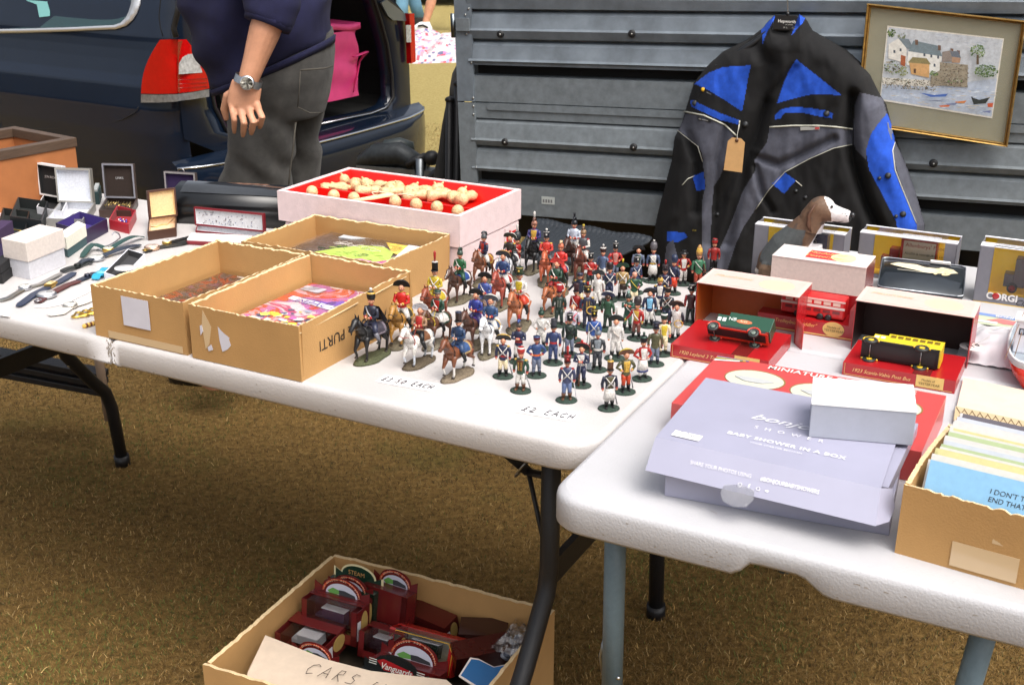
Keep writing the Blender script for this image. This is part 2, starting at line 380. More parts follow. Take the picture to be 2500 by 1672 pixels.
def make_table1():
    t = thing('folding_table', 'long white folding table with black metal legs, toy soldiers and cardboard boxes on it', 'table', O1 + E1*-.87)
    L = .867; D = .76
    for x0, sl_, sr_ in ((-2*L, False, True), (-L+.003, True, False)):
        mb = MB(); slab(mb, O1, E1, N1, x0, L-.003, D, .055, .045, PLASTIC, sq_left=sl_, sq_right=sr_)
        mb.build('tabletop', t)
    # end legs: arched tube frames, splayed feet, flat crossbar, folding brace with its ring
    for s_, xx in ((1, -.15), (-1, -1.66)):
        mb = MB(); r = .016
        P = lambda v, z, du=0: O1 + E1*(xx+du) + N1*v + V((0, 0, z))
        for v0, v1 in ((.2, .05), (.585, .735)):
            d_ = 1 if v1 > v0 else -1
            mb2 = MB()
            mb2.tube([P(v0, .70), P(v0, .40), P(v0+d_*.01, .36), P(v0+d_*.085, .26), P(v0+d_*.12, .22), P(v0+d_*.135, .17), P(v0+d_*.15, .0)], r, BLACKM, n=14)
            mb2.tube([P(v0+d_*.1475, .03), P(v0+d_*.15, .0)], r*1.25, BLACKM, n=14)
            lg = mb2.build('leg', t)
            b2 = MB(); b2.ell(P(v0, .33)-N1*.0155*(1 if v0 < .3 else -1)+E1*0, (.004, .004, .004), P_METAL, S(200, 200, 200)); b2.build('rivet', lg)
        mb9 = MB(); mb9.tube([P(.2, .70), P(.585, .70)], r*.8, BLACKM, n=10); mb9.build('hinge_rod', t)
        mb.pbox(P(.2, .375), N1*.385, E1*.012, V((0, 0, .045)), BLACKM)
        mb.build('crossbar', t)
        q = -s_; vv = .22 if s_ > 0 else .53; R0 = P(vv, .555, q*.05)
        mb = MB(); mb.tube([P(vv, .70, q*.27), P(vv, .665, q*.22), R0], [.015, .017, .012], BLACKM, n=8, flat=.45); br = mb.build('brace', t)
        mb = MB(); mb.tube([R0, P(vv-.01, .562, 0)], .009, BLACKM, n=8, flat=.6); mb.build('brace_link', br)
        mb = MB(); mb.tube([R0, P(vv-.01, .45, q*.018), P(vv-.01, .39, 0)], .008, BLACKM, n=8, flat=.5); mb.build('brace_link', br)
        mb = MB(); dv = (P(vv, .665, q*.22)-R0).normalized(); d2 = dv.cross(N1); 
        mb.tube([R0+dv*.012+N1*.014*math.cos(a)+d2*.021*math.sin(a) for a in (2*math.pi*i/12 for i in range(13))], .0022, P_METAL, S(150, 150, 150), n=6); mb.build('lock_ring', br)
    return t
def make_table2():
    t = thing('folding_table', 'white folding table at right with grey legs, lavender box and toy car boxes on it', 'table', O2)
    L = .644; W = .61; PL2 = mat('grey_white_table_plastic', S(190, 190, 193), .42, noise_amt=.10, noise_scale=4, bump=.32, bump_scale=330)
    for y0, fr in ((0, True), (L+.002, False)):
        mb = MB()
        O = O2 + N2*y0
        slab(mb, O, E2, N2, 0, W, L-.002, .045 if fr else .02, .048, PL2, notch=(.244, .352, .02) if fr else None)
        mb.build('tabletop', t)
    P = lambda u, v, z: O2 + E2*u + N2*v + V((0, 0, z))
    # near leg pair, telescopic round tubes with clamp
    for u in (.056, .522):
        mb = MB(); v = .10 if u < .3 else .08
        mb.tube([P(u, v, .70), P(u+.006 if u < .3 else u-.03, v, .38)], .0145, GREYLEG, n=18)
        lg = mb.build('leg', t)
        q_ = u+.006 if u < .3 else u-.03; mb = MB(); mb.tube([P(q_, v, .385), P(q_+.006 if u < .3 else q_-.03, v, 0)], .0120, GREYLEG, n=18); mb.build('leg_extension', lg)
        mb = MB(); mb.lathe([(.015, -.022), (.0185, -.02), (.0185, .02), (.015, .022)], BLACKM, c=P(q_, v, .375), n=14)
        mb.box(P(q_+.019, v-.006, .375), (.02, .016, .03), BLACKM); mb.build('clamp', lg)
        if u < .3:
            mb = MB(); mb.ell(P(q_+.012, v-.010, .43), (.003, .003, .003), P_METAL, S(220, 220, 220))
            mb.tube([P(q_-.014, v, .42), P(q_-.019, v, .45), P(q_-.014, v, .48)], .003, P_METAL, S(160, 165, 170)); mb.build('spring_pin', lg)
    for u in (.056, .55):
        mb = MB(); mb.tube([P(u, 1.17, .70), P(u-.008, 1.19, gz(*P(u, 1.17, 0)[:2]))], .017, GREYLEG, n=14); mb.build('leg', t)
    mb = MB(); mb.tube([P(.056, .13, .69), P(.056, .35, .69)], .010, GREYLEG, n=8); mb.build('frame_rail', t)
    return t
T1 = make_table1(); T2 = make_table2()

def table_wear():
    """dirt along the rims and scuffs on the tops, laid into the plastic as thin marks"""
    rnd = random.Random(12)
    for par, O, E, N, x0, x1, d in ((T1, O1, E1, N1, -1.72, -.03, .76), (T2, O2, E2, N2, .04, .58, 1.27)):
        mb = MB()
        for _ in range(26):                       # specks and rubbed lines on the front lip
            x = lerp(x0, x1, rnd.random()); z = TZ-rnd.choice((.040, .036, .030, .020, .014))+rnd.uniform(-.002, .002); L = rnd.uniform(.001, .006)
            p = O+E*x-N*.0006+UP_*z; mb.poly([p, p+E*L+UP_*rnd.uniform(-.0006, .0006), p+E*L*.9+UP_*.0008, p+E*L*.2+UP_*.001], GRIME)
        for _ in range(34):                        # short scratches on the top
            p = O+E*lerp(x0, x1, rnd.random())+N*rnd.uniform(.02, d-.03)+UP_*(TZ+.0004); a = rnd.uniform(0, 3.1); L = rnd.uniform(.003, .012); q = E*math.cos(a)+N*math.sin(a); w_ = N*math.cos(a)-E*math.sin(a)
            mb.poly([p, p+q*L, p+q*L+w_*.0006, p+w_*.0009], SCUFF)
        mb.build('scuff_marks', par)
    mb = MB()
    for k in range(40): z = TZ-.042+rnd.random()*.04; p = O1+E1*(-.867+rnd.choice((-.004, .004))+rnd.uniform(-.004, .004))-N1*.0008+UP_*z; mb.poly([p, p+E1*.003, p+E1*.002+UP_*.004], GRIME)
    mb.build('seam_dirt', T1)
UP_ = V((0, 0, 1)); SCUFF = mat('scuff', S(176, 168, 162), .8)
table_wear()

def slat_bench():
    t = thing('folding_stool', 'folded black slatted stool with a tan leg on the grass under the table', 'stool', atY(200, 985, 3.0))
    for k in range(3):
        mb = MB(); a, b = atY(-60, 868+22*k, 3.0), atY(252, 930+20*k, 3.0); mb.pbox(a, b-a, V((0, .05, 0)), V((0, 0, .017)), BLACKM); mb.build('slat', t, bevel=.002)
    mb = MB(); a, b = atY(236, 862, 2.97), atY(266, 1024, 2.97); b.z = max(b.z, .0); mb.tube([a+V((0, 0, .05)), b], .012, mat('tan_leg_paint', S(150, 128, 108), .6), n=12); mb.build('leg', t)
slat_bench()
# ---------------------------------------------------------------- grey livestock trailer behind the stall
GALV = mat('galvanised_sheet', S(122, 132, 141), .5, metal=.15, noise_amt=.34, noise_scale=14, bump=.25, bump_scale=700)
GALV2 = mat('galvanised_plate', S(117, 125, 130), .6, metal=.1, noise_amt=.25, noise_scale=40, bump=.25, bump_scale=700)
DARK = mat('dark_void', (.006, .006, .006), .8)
RUBBER = mat('black_rubber', (.012, .012, .013), .5, noise_amt=.2, noise_scale=80)
wa = math.radians(23); WT = math.radians(1.9)
WD = V((math.cos(wa), -math.sin(wa), 0)); WN = V((-math.sin(wa), -math.cos(wa), 0))
W_D = WD*math.cos(WT) + V((0, 0, 1))*math.sin(WT); W_U = V((0, 0, 1))*math.cos(WT) - WD*math.sin(WT)
WP0 = atY(1122, 440, 3.46); WP0 = WP0 - W_U*((WP0.z)/W_U.z)
def Wp(a, b, off=0): return WP0 + W_D*a + W_U*b + WN*off
def wab(px, py, off=0):
    q = onp(px, py, WP0+WN*off, WN) - WP0; return q.dot(W_D), q.dot(W_U)
def Wpx(px, py, off=0):
    a, b = wab(px, py, off); return Wp(a, b, off)
def make_trailer():
    t = thing('livestock_trailer', 'grey ribbed metal livestock trailer parked behind the stall', 'trailer', Wp(1.4, 0, -.8))
    b = lambda y: wab(1160, y)[1]
    a0 = wab(1150, 200)[0]; a1 = a0+3.4
    ys = {k: b(k) for k in (-60, 27, 71, 100, 145, 158, 185, 249, 269, 288, 337, 358, 405, 415, 446, 512)}
    pitch = ys[27]-ys[100]
    prof = []
    top = ys[27]
    for k in range(9, 0, -1):        # planks above the frame of the photo
        z = top + pitch*k
        prof += [(z, -.012), (z-.004, -.002), (z-.010, .004), (z-pitch*.55, .010), (z-pitch*.6, .014), (z-pitch+.006, .008)]
    def plank(za, zb, zr):
        return [(za, -.014), (za-.004, -.002), (za-.012, .003), (zr+.003, .011), (zr-.003, .015), (zb+.007, .006)]
    prof += plank(ys[27], ys[100], ys[71]) + plank(ys[100], ys[158], ys[145]) + [(ys[158], .006), (ys[158]-.001, -.05)]
    mb = MB()
    mb.grid(lambda u, v: Wp(lerp(a0, a1, u), prof[int(round(v*(len(prof)-1)))][0], prof[int(round(v*(len(prof)-1)))][1]), 8, len(prof)-1, GALV, smooth=False)
    mb.build('side_panel', t)
    prof2 = [(ys[185], -.05), (ys[185]-.0005, .004), (ys[249]+.002, .004), (ys[249], -.003), (ys[249]-.003, .002), (ys[288]+.001, .002)] + plank(ys[288], ys[358], ys[337]) + plank(ys[358], ys[415], ys[405]) + [(ys[415], .006), (ys[415]-.001, -.05)]
    mb = MB()
    mb.grid(lambda u, v: Wp(lerp(a0, a1, u), prof2[int(round(v*(len(prof2)-1)))][0], prof2[int(round(v*(len(prof2)-1)))][1]), 8, len(prof2)-1, GALV2, smooth=False)
    mb.build('side_panel', t)
    mb = MB()                                                       # pressed strip with a rounded end
    pts = []; h = (ys[250-1]-ys[269])-.004; ast = wab(1190, 258)[0]; r = h*.45; zc = ys[269]+.003
    for i in range(7):
        q = math.pi/2+math.pi*i/6; pts.append(Wp(ast+r+math.cos(q)*r, zc+h/2+(h/2)*math.sin(q), .002))
    pts += [Wp(a1, zc, .002), Wp(a1, zc+h, .002)]
    mb.poly(pts, GALV2, off=WN*.004); mb.build('pressed_strip', t)
    mb = MB(); zb = ys[512]-.004
    prof3 = [(ys[446], -.05), (ys[446]-.001, .004), (zb, .004), (zb-.002, -.03), (zb, -.05)]
    mb.grid(lambda u, v: Wp(lerp(a0, a1, u), prof3[int(round(v*4))][0], prof3[int(round(v*4))][1]), 4, 4, GALV2, smooth=False); mb.build('floor_rail', t)
    mb = MB()                                                       # rest of the body: ends, roof, inner lining
    W = 1.55; H = top+pitch*9
    for aa in (a0-.02, a1): mb.pbox(Wp(aa, zb, -.06-W), W_D*.02, WN*W, W_U*(H-zb), GALV2)
    mb.pbox(Wp(a0, H, -.06-W), W_D*(a1-a0), WN*(W+.07), W_U*.03, GALV)
    mb.pbox(Wp(a0, zb, -.06-W), W_D*(a1-a0), WN*.02, W_U*(H-zb), GALV)
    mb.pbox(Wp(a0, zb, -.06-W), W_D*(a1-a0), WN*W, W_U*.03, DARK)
    mb.build('body_shell', t)
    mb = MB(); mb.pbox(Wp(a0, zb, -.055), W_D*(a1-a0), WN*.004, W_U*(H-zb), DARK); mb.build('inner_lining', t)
    mb = MB()                                                       # corner post with folded edge
    pl, pr = wab(1122, 200)[0]-.002, wab(1157, 200)[0]+.004
    mb.pbox(Wp(pl, zb, .0), W_D*(pr-pl), WN*.012, W_U*(ys[249]-zb-.002), GALV2)
    mb.pbox(Wp(pl-.001, ys[249]+.002, .0), W_D*(pr-pl), WN*.011, W_U*(H-ys[249]), GALV)
    post = mb.build('corner_post', t)
    for x, y in ((1144, 22), (1136, 37), (1139, 84), (1151, 154), (1155, 240), (1156, 260), (1156, 280), (1160, 341), (1163, 409), (1143, -14), (1166, 470)):
        mb = MB(); a, bb = wab(x, y, .011); mb.ell(Wp(a, bb, .012), (.0035, .0035, .002), P_METAL, S(190, 190, 186), R=Matrix((W_D, W_U, WN)).transposed()); mb.build('rivet', post)
    mb = MB(); a, bb = wab(1127, 62, .02)                            # latch on the post
    mb.pbox(Wp(a-.018, bb-.016, .012), W_D*.04, WN*.008, W_U*.034, GALV2)
    mb.build('latch_plate', t)
    mb = MB(); mb.tube([Wp(a-.03, bb-.035, .012), Wp(a-.03, bb+.03, .012)], .007, P_METAL, S(120, 128, 132)); mb.build('latch_pin', t)
    Rw = Matrix((W_D, W_U, WN)).transposed()
    for x, y in ((1222, 84), (1543, 83), (1233, 347), (1547, 360), (2279, 399), (1870, 88), (2190, 92), (1900, 372)):
        mb = MB(); a, bb = wab(x, y, .012)
        mb.lathe([(.0105, 0), (.0105, .003), (.009, .006), (.004, .0065), (.0, .0065)], RUBBER, c=Wp(a, bb, .011), R=Rw, n=16)
        pg = mb.build('rubber_plug', t)
        mb = MB(); mb.ell(Wp(a+.001, bb, .018), (.0022, .0022, .0015), P_METAL, S(230, 230, 225), R=Rw); mb.build('screw', pg)
    mb = MB(); a, bb = wab(1338, 490, .005); mb.pbox(Wp(a-.02, bb-.011, .0045), W_D*.04, WN*.0006, W_U*.022, P_MATT, S(176, 182, 180))
    for k in range(4): mb.pbox(Wp(a-.016+.008*k, bb-.006, .0052), W_D*.005, WN*.0003, W_U*.009, P_MATT, S(110, 110, 112))
    mb.build('sticker', t)
    # chassis, wheel, mudguard
    mb = MB(); mb.pbox(Wp(a0, zb-.12, -.25), W_D*(a1-a0), WN*.06, W_U*.12, BLACKM); mb.build('chassis_rail', t)
    mb = MB(); mb.pbox(Wp(a0+.05, .10, -.30), W_D*(a1-a0-.1), WN*.01, W_U*(zb-.10), DARK); mb.build('underbody_shade_sheet', t)  # added dark sheet, stands for the shade under the trailer
    aw = wab(1440, 600)[0]+.25
    mb = MB(); c = Wp(aw+.5, .30, -.16); Rx = Matrix((W_D, W_U, WN)).transposed()
    mb.lathe([(.14, 0), (.28, 0), (.30, .02), (.30, .13), (.28, .15), (.14, .15)], RUBBER, c=c, R=Rx, n=32); wl = mb.build('wheel', t)
    mb = MB(); mb.lathe([(.0, .10), (.14, .12), (.15, .14), (.14, .14), (0, .12)], GALV, c=c, R=Rx, n=24); mb.build('rim', wl)
    FEND = mat('ribbed_black_plastic', (.028, .034, .042), .45, noise_amt=.45, noise_scale=60, stretch=(1, 7, 1), bump=.5, bump_scale=160)
    z = .665; q = [at(1262, 612, z), at(1478, 642, z), at(1592, 588, z), at(1312, 543, z)]
    mb = MB()
    def sheet(u, v):
        p = q[0].lerp(q[1], u).lerp(q[3].lerp(q[2], u), v)
        k = .0005*math.sin(u*150) + (.008*max(0, (v-.93)/.07)*(1+.35*math.sin(u*16))) - .02*max(0, (.06-v)/.06)
        return p + V((0, 0, k))
    mb.grid(sheet, 170, 24, FEND); mb.build('mudguard', t, solid=.006)
    # drawbar and coupling in front (left in the photo)
    mb = MB(); z = .475
    pA = atY(1180, 420, 4.15); pA.z = z; pB = atY(880, 408, 4.3); pB.z = z
    dd = (pB-pA).normalized(); nn = V((-dd.y, dd.x, 0))
    mb.pbox(pA-nn*.035+V((0, 0, -.035)), pB-pA, nn*.07, V((0, 0, .07)), mat('galvanised_drawbar', S(120, 124, 124), .45, metal=.6, noise_amt=.3, noise_scale=30))
    db = mb.build('drawbar', t)
    mb = MB(); c = pB - dd*.16 + V((0, 0, .06))
    mb.loft([[c+dd*x+nn*(math.cos(a)*w_)+V((0, 0, 1))*(h+math.sin(a)*r) for a in (2*math.pi*j/10 for j in range(10))] for x, w_, h, r in ((.16, .035, -.02, .03), (.10, .045, .01, .045), (.0, .04, .02, .045), (-.10, .03, -.02, .03))], mat('cast_coupling', S(62, 66, 68), .5, metal=.5, noise_amt=.4, noise_scale=60))
    cp = mb.build('coupling', t)
    mb = MB()
    h0 = atY(935, 392, 4.28); h = [h0, atY(932, 372, 4.28), atY(945, 358, 4.28), atY(975, 354, 4.28), atY(1000, 360, 4.28), atY(1008, 380, 4.28)]
    mb.tube(h, [.016, .022, .026, .027, .024, .012], mat('handle_rubber', S(58, 66, 66), .45, noise_amt=.3, noise_scale=50), n=10); mb.build('coupling_handle', cp)
    mb = MB(); k0 = atY(1012, 392, 4.2); k1 = atY(1040, 386, 4.2)
    mb.tube([k0+V((-.03, 0, -.02)), k0, k1], [.012, .014, .02], RUBBER, n=10); mb.ell(k1+V((.02, 0, 0)), (.03, .03, .027), RUBBER); mb.build('jockey_knob', cp)
    mb = MB(); mb.tube([k1+V((-.02, 0, .0)), V((k1.x-.02, k1.y, .05))], .022, P_METAL, S(120, 125, 128), n=10); jw = mb.build('jockey_post', t)
    mb = MB(); mb.lathe([(.02, -.02), (.09, -.03), (.1, 0), (.09, .03), (.02, .02)], RUBBER, c=(k1.x-.02, k1.y, gz(k1.x, k1.y)+.1), R=Matrix.Rotation(math.pi/2, 3, 'Y'), n=16); mb.build('jockey_wheel', jw)
    mb = MB(); mb.tube([atY(1040, 445, 4.1), atY(1060, 425, 4.1), atY(1085, 405, 4.1), atY(1105, 395, 4.1)], .013, RUBBER, n=8); mb.build('brake_hose', t)
    mb = MB(); mb.tube([atY(1075, 448, 4.05), atY(1100, 430, 4.05), atY(1125, 408, 4.05), atY(1122, 392, 4.05)], .006, P_METAL, S(150, 156, 160), n=8); mb.build('brake_cable', t)
    return t
make_trailer()
def make_bag():
    t = thing('folded_gazebo', 'black folded fabric cover with poles leaning against the front of the trailer', 'gazebo', atY(1090, 440, 3.75))
    m = mat('black_canvas', (.02, .021, .022), .85, noise_amt=.3, noise_scale=30, bump=.4, bump_scale=60)
    mb = MB(); Y = 3.72
    L = [(1092, 240), (1080, 300), (1070, 370), (1056, 445), (1040, 560)]; R_ = [(1128, 240), (1130, 300), (1134, 370), (1138, 445), (1140, 560)]
    rings = []
    for (a, b), (c, d) in zip(L, R_):
        p, q = atY(a, b, Y), atY(c, d, Y); mid = (p+q)/2; hw = (q-p).length/2
        rings.append([mid + V((math.cos(k)*hw, math.sin(k)*.07*(1+.25*math.sin(5*k)), 0)) for k in (2*math.pi*j/20 for j in range(20))])
    mb.loft(rings, m); mb.build('canvas_cover', t)
    for x, y0 in ((1098, 244), (1118, 205)):
        mb = MB(); p = atY(x, y0, 3.62); mb.tube([p, V((p.x-.02, p.y, .0))], .012, BLACKM, n=10); mb.ell(p, (.015, .015, .01), RUBBER); mb.build('pole', t)
    mb = MB(); L = [(1118, 152), (1104, 180), (1098, 215), (1096, 250)]
    rings = []
    for a, b in L:
        p, q = atY(a, b, 3.8), atY(1134, b, 3.8); mid = (p+q)/2; hw = (q-p).length/2
        rings.append([mid + V((math.cos(k)*hw, math.sin(k)*.05, 0)) for k in (2*math.pi*j/14 for j in range(14))])
    mb.loft(rings, mat('grey_canvas', S(84, 84, 82), .85, noise_amt=.25, noise_scale=20)); mb.build('canvas_bag', t)
make_bag()
# ---------------------------------------------------------------- navy estate car with its tailgate open
PAINT = mat('navy_car_paint', (.004, .010, .024), .45, coat=1., spec=.1, noise_amt=.1, noise_scale=8)
CHROME = mat('chrome', S(225, 228, 232), .12, metal=1.)
CARPET = mat('boot_carpet', (.016, .017, .016), .95, noise_amt=.4, noise_scale=90, bump=.5, bump_scale=400)
CC = atY(430, 229, 5.1); CC.z = 0
CR = V((.5, .866, 0)); CS = V((-.866, .5, 0))
CRN = V((.866, -.5, 0)); CSN = V((-.5, -.866, 0))
def cs_(px, py, off=0): return onp(px, py, CC+CSN*off, CSN)
def cr_(px, py, off=0): return onp(px, py, CC+CRN*off, CRN)
PAINT.node_tree.nodes['Principled BSDF'].inputs['Coat IOR'].default_value = 1.45
def make_car():
    t = thing('estate_car', 'dark navy estate car with its tailgate open and boot showing', 'car', CC+CR*.85+CS*1.2+V((0, 0, -.17)))
    W = 1.74; zb = .10
    zbelt = cs_(150, 76).z
    # side skin: profile (z, outward offset)
    prof = [(zb, -.02), (.2, .02), (.34, .042), (.45, .05), (.55, .045), (.65, .03), (zbelt-.16, .012), (zbelt-.10, -.004), (zbelt-.055, -.014), (zbelt-.02, -.02), (zbelt, -.022), (zbelt+.12, -.06), (zbelt+.3, -.14), (zbelt+.45, -.24), (zbelt+.5, -.32)]
    ac = (cs_(-55, 420)-CC).dot(CS), .13; AR = .40
    def side(sgn):
        mb = MB(); nu = 70; rows = []
        k = 8
        for i in range(len(prof)-1):
            for j in range(k):
                u = j/k; rows.append((lerp(prof[i][0], prof[i+1][0], u), lerp(prof[i][1], prof[i+1][1], u)))
        rows.append(prof[-1])
        vs_ = []; S0 = [4.4*(i/nu)**1.3 for i in range(nu+1)]
        for z, o in rows:
            for s in S0:
                rc = .10*math.exp(-s*14)                     # rounded rear corner
                if sgn > 0: p = CC + CS*(s-.0) + CSN*(o-rc)
                else: p = CC + CR*W + CS*s - CSN*(o-rc)
                vs_.append(p + V((0, 0, z)))
        fs = []
        for j in range(len(rows)-1):
            for i in range(nu):
                if math.hypot(S0[i]-ac[0], rows[j][0]-ac[1]) < AR or math.hypot(S0[i]-ac[0]-2.75, rows[j][0]-ac[1]) < AR: continue
                fs.append((j*(nu+1)+i, j*(nu+1)+i+1, (j+1)*(nu+1)+i+1, (j+1)*(nu+1)+i))
        mb.add(vs_, fs, PAINT, smooth=True); return mb
    side(1).build('body_side', t); side(-1).build('body_side', t)
    mb = MB(); zt = zbelt+.5
    mb.grid(lambda u, v: CC + CS*(.35+4*u*.75) + CR*lerp(.3, W-.3, v) + V((0, 0, zt+.05*math.sin(math.pi*v)+.02*math.sin(math.pi*u))), 8, 8, PAINT); mb.build('roof', t, solid=.02)
    mb = MB(); mb.grid(lambda u, v: CC + CS*lerp(3.6, 4.5, u) + CR*lerp(.1, W-.1, v) + V((0, 0, zbelt-.02-.12*u)), 6, 6, PAINT); mb.build('bonnet', t)
    mb = MB(); mb.poly([CC+CS*4.4+V((0, 0, zb)), CC+CS*4.4+CR*W+V((0, 0, zb)), CC+CS*4.4+CR*W+V((0, 0, zbelt-.1)), CC+CS*4.4+V((0, 0, zbelt-.1))], PAINT, off=CS*.1); mb.build('nose', t)
    for s in (0, 2.75):                                              # wheels
        for r0 in (0.02, W-.24):
            mb = MB(); c = CC + CS*(ac[0]+s) + CR*r0 + V((0, 0, ac[1]))
            Rw = Matrix((CS, V((0, 0, 1)), CR)).transposed()
            mb.lathe([(.2, .0), (.31, 0), (.33, .03), (.33, .19), (.31, .22), (.2, .22)], RUBBER, c=c, R=Rw, n=36); wl = mb.build('wheel', t)
            mb = MB(); mb.lathe([(0, .05), (.2, .03), (.21, .0), (.2, .0), (.02, .02)], P_METAL, S(150, 152, 156), c=c, R=Rw, n=24); mb.build('rim', wl)
    mb = MB()                                                        # dark wheel-arch lining
    mb.pbox(CC+CS*.35+CR*.16+V((0, 0, zb-.05)), CS*3.8, CR*.02, V((0, 0, .5)), DARK); mb.build('arch_liner', t)
    # side window: glass and bright surround, leaning inward with the body
    def wside(px, py, o=.0):
        q = cs_(px, py, -.03); zz = q.z
        off = -.022 if zz < zbelt else -.022-.04*((zz-zbelt)/.12)*1.05
        return onp(px, py, CC+CSN*(off+.004+o), CSN)
    outer = [(-160, 84), (-60, 83), (60, 81), (180, 77), (285, 72), (308, 64), (324, 50), (334, 34), (342, 12), (345, -10), (346, -60), (345, -130)]
    inner = [(-160, 74), (-60, 73), (60, 71), (180, 67), (280, 62), (296, 56), (308, 44), (315, 30), (321, 10), (323, -10), (324, -60), (323, -130)]
    mb = MB(); vs_ = [wside(*p) for p in outer]+[wside(*p, .004) for p in inner]; n = len(outer)
    mb.add(vs_, [(i, i+1, n+i+1, n+i) for i in range(n-1)], mat('bright_trim', S(214, 216, 220), .25, metal=.6), smooth=True); mb.build('window_trim', t, solid=.006)
    TEAL = mat('tinted_window', (.012, .05, .055), .06, coat=1., noise_amt=.3, noise_scale=3)
    mb = MB(); g = [wside(p[0], p[1], -.002) for p in inner]; m0 = wside(-160, -130, -.002)
    mb.add([m0]+g, [(0, i, i+1) for i in range(1, n)], TEAL); mb.build('side_window', t)
    mb = MB(); mb.poly([wside(a, b, .001) for a, b in ((64, 2), (100, -30), (112, -30), (116, 8), (122, 28), (122, 40), (96, 43), (90, 12))], mat('seat_seen_in_glass', S(120, 178, 176), .15)); mb.build('painted_glass_patch', t)  # pale patch painted on the glass for a seat seen through it
    # shut line between the body side and bumper
    mb = MB(); mb.tube([cs_(a, b, .046) for a, b in ((40, 318), (100, 316), (190, 311), (265, 303), (300, 292), (330, 275), (338, 262))], .0022, DARK, n=5); mb.build('shut_line', t)
    # lamp
    def LP(px, py, o=.0):
        return cs_(px, py, .045+o) if px < 432 else cr_(px, py, .05+o)
    RED = mat('red_lamp_lens', S(190, 8, 8), .2, coat=.5, spec=.3, noise_amt=.12, noise_scale=40)
    mb = MB()
    top = [(390, 98), (412, 97), (431, 97), (436, 97), (455, 97), (468, 114), (480, 135), (492, 158), (507, 180)]
    bot = [(344, 229), (385, 230), (429, 229), (436, 228), (455, 226), (470, 224), (482, 222), (494, 220), (511, 216)]
    lft = [(375, 113), (358, 142), (349, 185)]
    rows = 8
    def lamp(u, v):
        i = u*(len(top)-1); k = min(int(i), len(top)-2); f = i-k
        a = (lerp(top[k][0], top[k+1][0], f), lerp(top[k][1], top[k+1][1], f)); b_ = (lerp(bot[k][0], bot[k+1][0], f), lerp(bot[k][1], bot[k+1][1], f))
        x, y = lerp(a[0], b_[0], v), lerp(a[1], b_[1], v)
        if u < .25: x -= (1-u/.25)*12*math.sin(math.pi*v)
        cor = math.exp(-((x-432)/22)**2)*.02
        p = LP(x, y, -cor)
        if abs(x-433) < 3: p = (cs_(431, y, .03)+cr_(437, y, .035))/2
        return p
    mb.grid(lamp, 16, rows, RED, smooth=True); lm = mb.build('tail_lamp', t)
    mb = MB(); mb.poly([LP(a, b, .002) for a, b in ((436, 182), (437, 156), (446, 140), (460, 133), (476, 131), (492, 170), (494, 178))], mat('clear_lens', S(196, 198, 200), .15, coat=1, noise_amt=.5, noise_scale=60)); mb.build('reversing_lens', lm)
    mb = MB()
    cb = [(344, 231, 251), (385, 232, 251), (429, 231, 249), (437, 230, 247), (470, 226, 243), (511, 218, 237)]
    vs_ = [LP(a, b, -.002) for a, b, c in cb]+[LP(a, c, -.006) for a, b, c in cb]; k = len(cb)
    mb.add(vs_, [(i, i+1, k+i+1, k+i) for i in range(k-1)], mat('clear_lamp_base', S(150, 152, 154), .25, metal=.2, noise_amt=.4, noise_scale=50), smooth=True); mb.build('chrome_strip', lm)
    mb = MB(); mb.poly([LP(a, b, .002) for a, b in ((434, 226), (434, 104), (446, 100), (440, 120), (436, 150), (437, 190), (440, 225))], mat('dark_red_lens', S(130, 16, 10), .12, coat=1.)); mb.build('lamp_divider', lm)
    for y0, y1 in ((196, 192), (206, 202), (216, 211)):
        mb = MB(); mb.tube([LP(x, lerp(y0, y1, (x-436)/74), .0025) for x in (436, 455, 470, 490, 506)], .0012, mat('dark_red_lens', S(130, 16, 10), .12, coat=1.), n=4); mb.build('lens_rib', lm)
    mb = MB(); mb.tube([cs_(x, y, .0) for x, y in ((390, -40), (392, 0), (388, 40), (392, 70), (398, 90))], .002, DARK, n=4); mb.build('shut_line', t)
    # rear frame round the opening
    opn = [(500, -140), (498, -60), (500, 0), (505, 60), (510, 130), (518, 200), (530, 262), (560, 318), (640, 330), (773, 302), (860, 283), (910, 273), (942, 260), (956, 236), (953, 180), (942, 110), (925, 50), (910, 0), (895, -60), (880, -140)]
    outl = [(430, -140), (424, -60), (427, 0), (430, 60), (432, 130), (436, 200), (440, 262), (450, 340), (600, 400), (775, 348), (870, 320), (930, 304), (985, 290), (1003, 262), (1000, 180), (996, 100), (985, 30), (960, 0), (945, -60), (930, -140)]
    PAINT2 = PAINT
    mb = MB(); n = len(opn)
    r0 = [cr_(*p, .0) for p in outl]; r1 = [cr_(lerp(a[0], b[0], .5), lerp(a[1], b[1], .5), .02) for a, b in zip(opn, outl)]; r2 = [cr_(*p, .0) for p in opn]; r3 = [p - CRN*.07 for p in r2]
    vs_ = r0+r1+r2+r3; mb.add(vs_, [(k*n+i, k*n+i+1, (k+1)*n+i+1, (k+1)*n+i) for k in range(3) for i in range(n-1)], PAINT2, smooth=True); mb.build('rear_frame', t)
    mb = MB(); mb.tube([cr_(*p, .008) for p in [(lerp(a[0], b[0], .07), lerp(a[1], b[1], .07)) for a, b in zip(opn, outl)]], .009, RUBBER, n=6); mb.build('door_seal', t)
    mb = MB(); mb.tube([cr_(*p, .012) for p in ((770, 305), (860, 286), (905, 277), (938, 264), (951, 250))], [.008]*4+[.003], CHROME, n=6, flat=.5); mb.build('sill_plate', t)
    # boot interior
    mb = MB(); deep = -CRN*1.1
    ins = [cr_(*p, -.06) for p in opn]; far = [p + deep for p in ins]
    mb.add(ins+far, [(i, i+1, n+i+1, n+i) for i in range(n-1)] + [tuple(range(n, 2*n))], CARPET, smooth=False); mb.build('boot_lining', t)
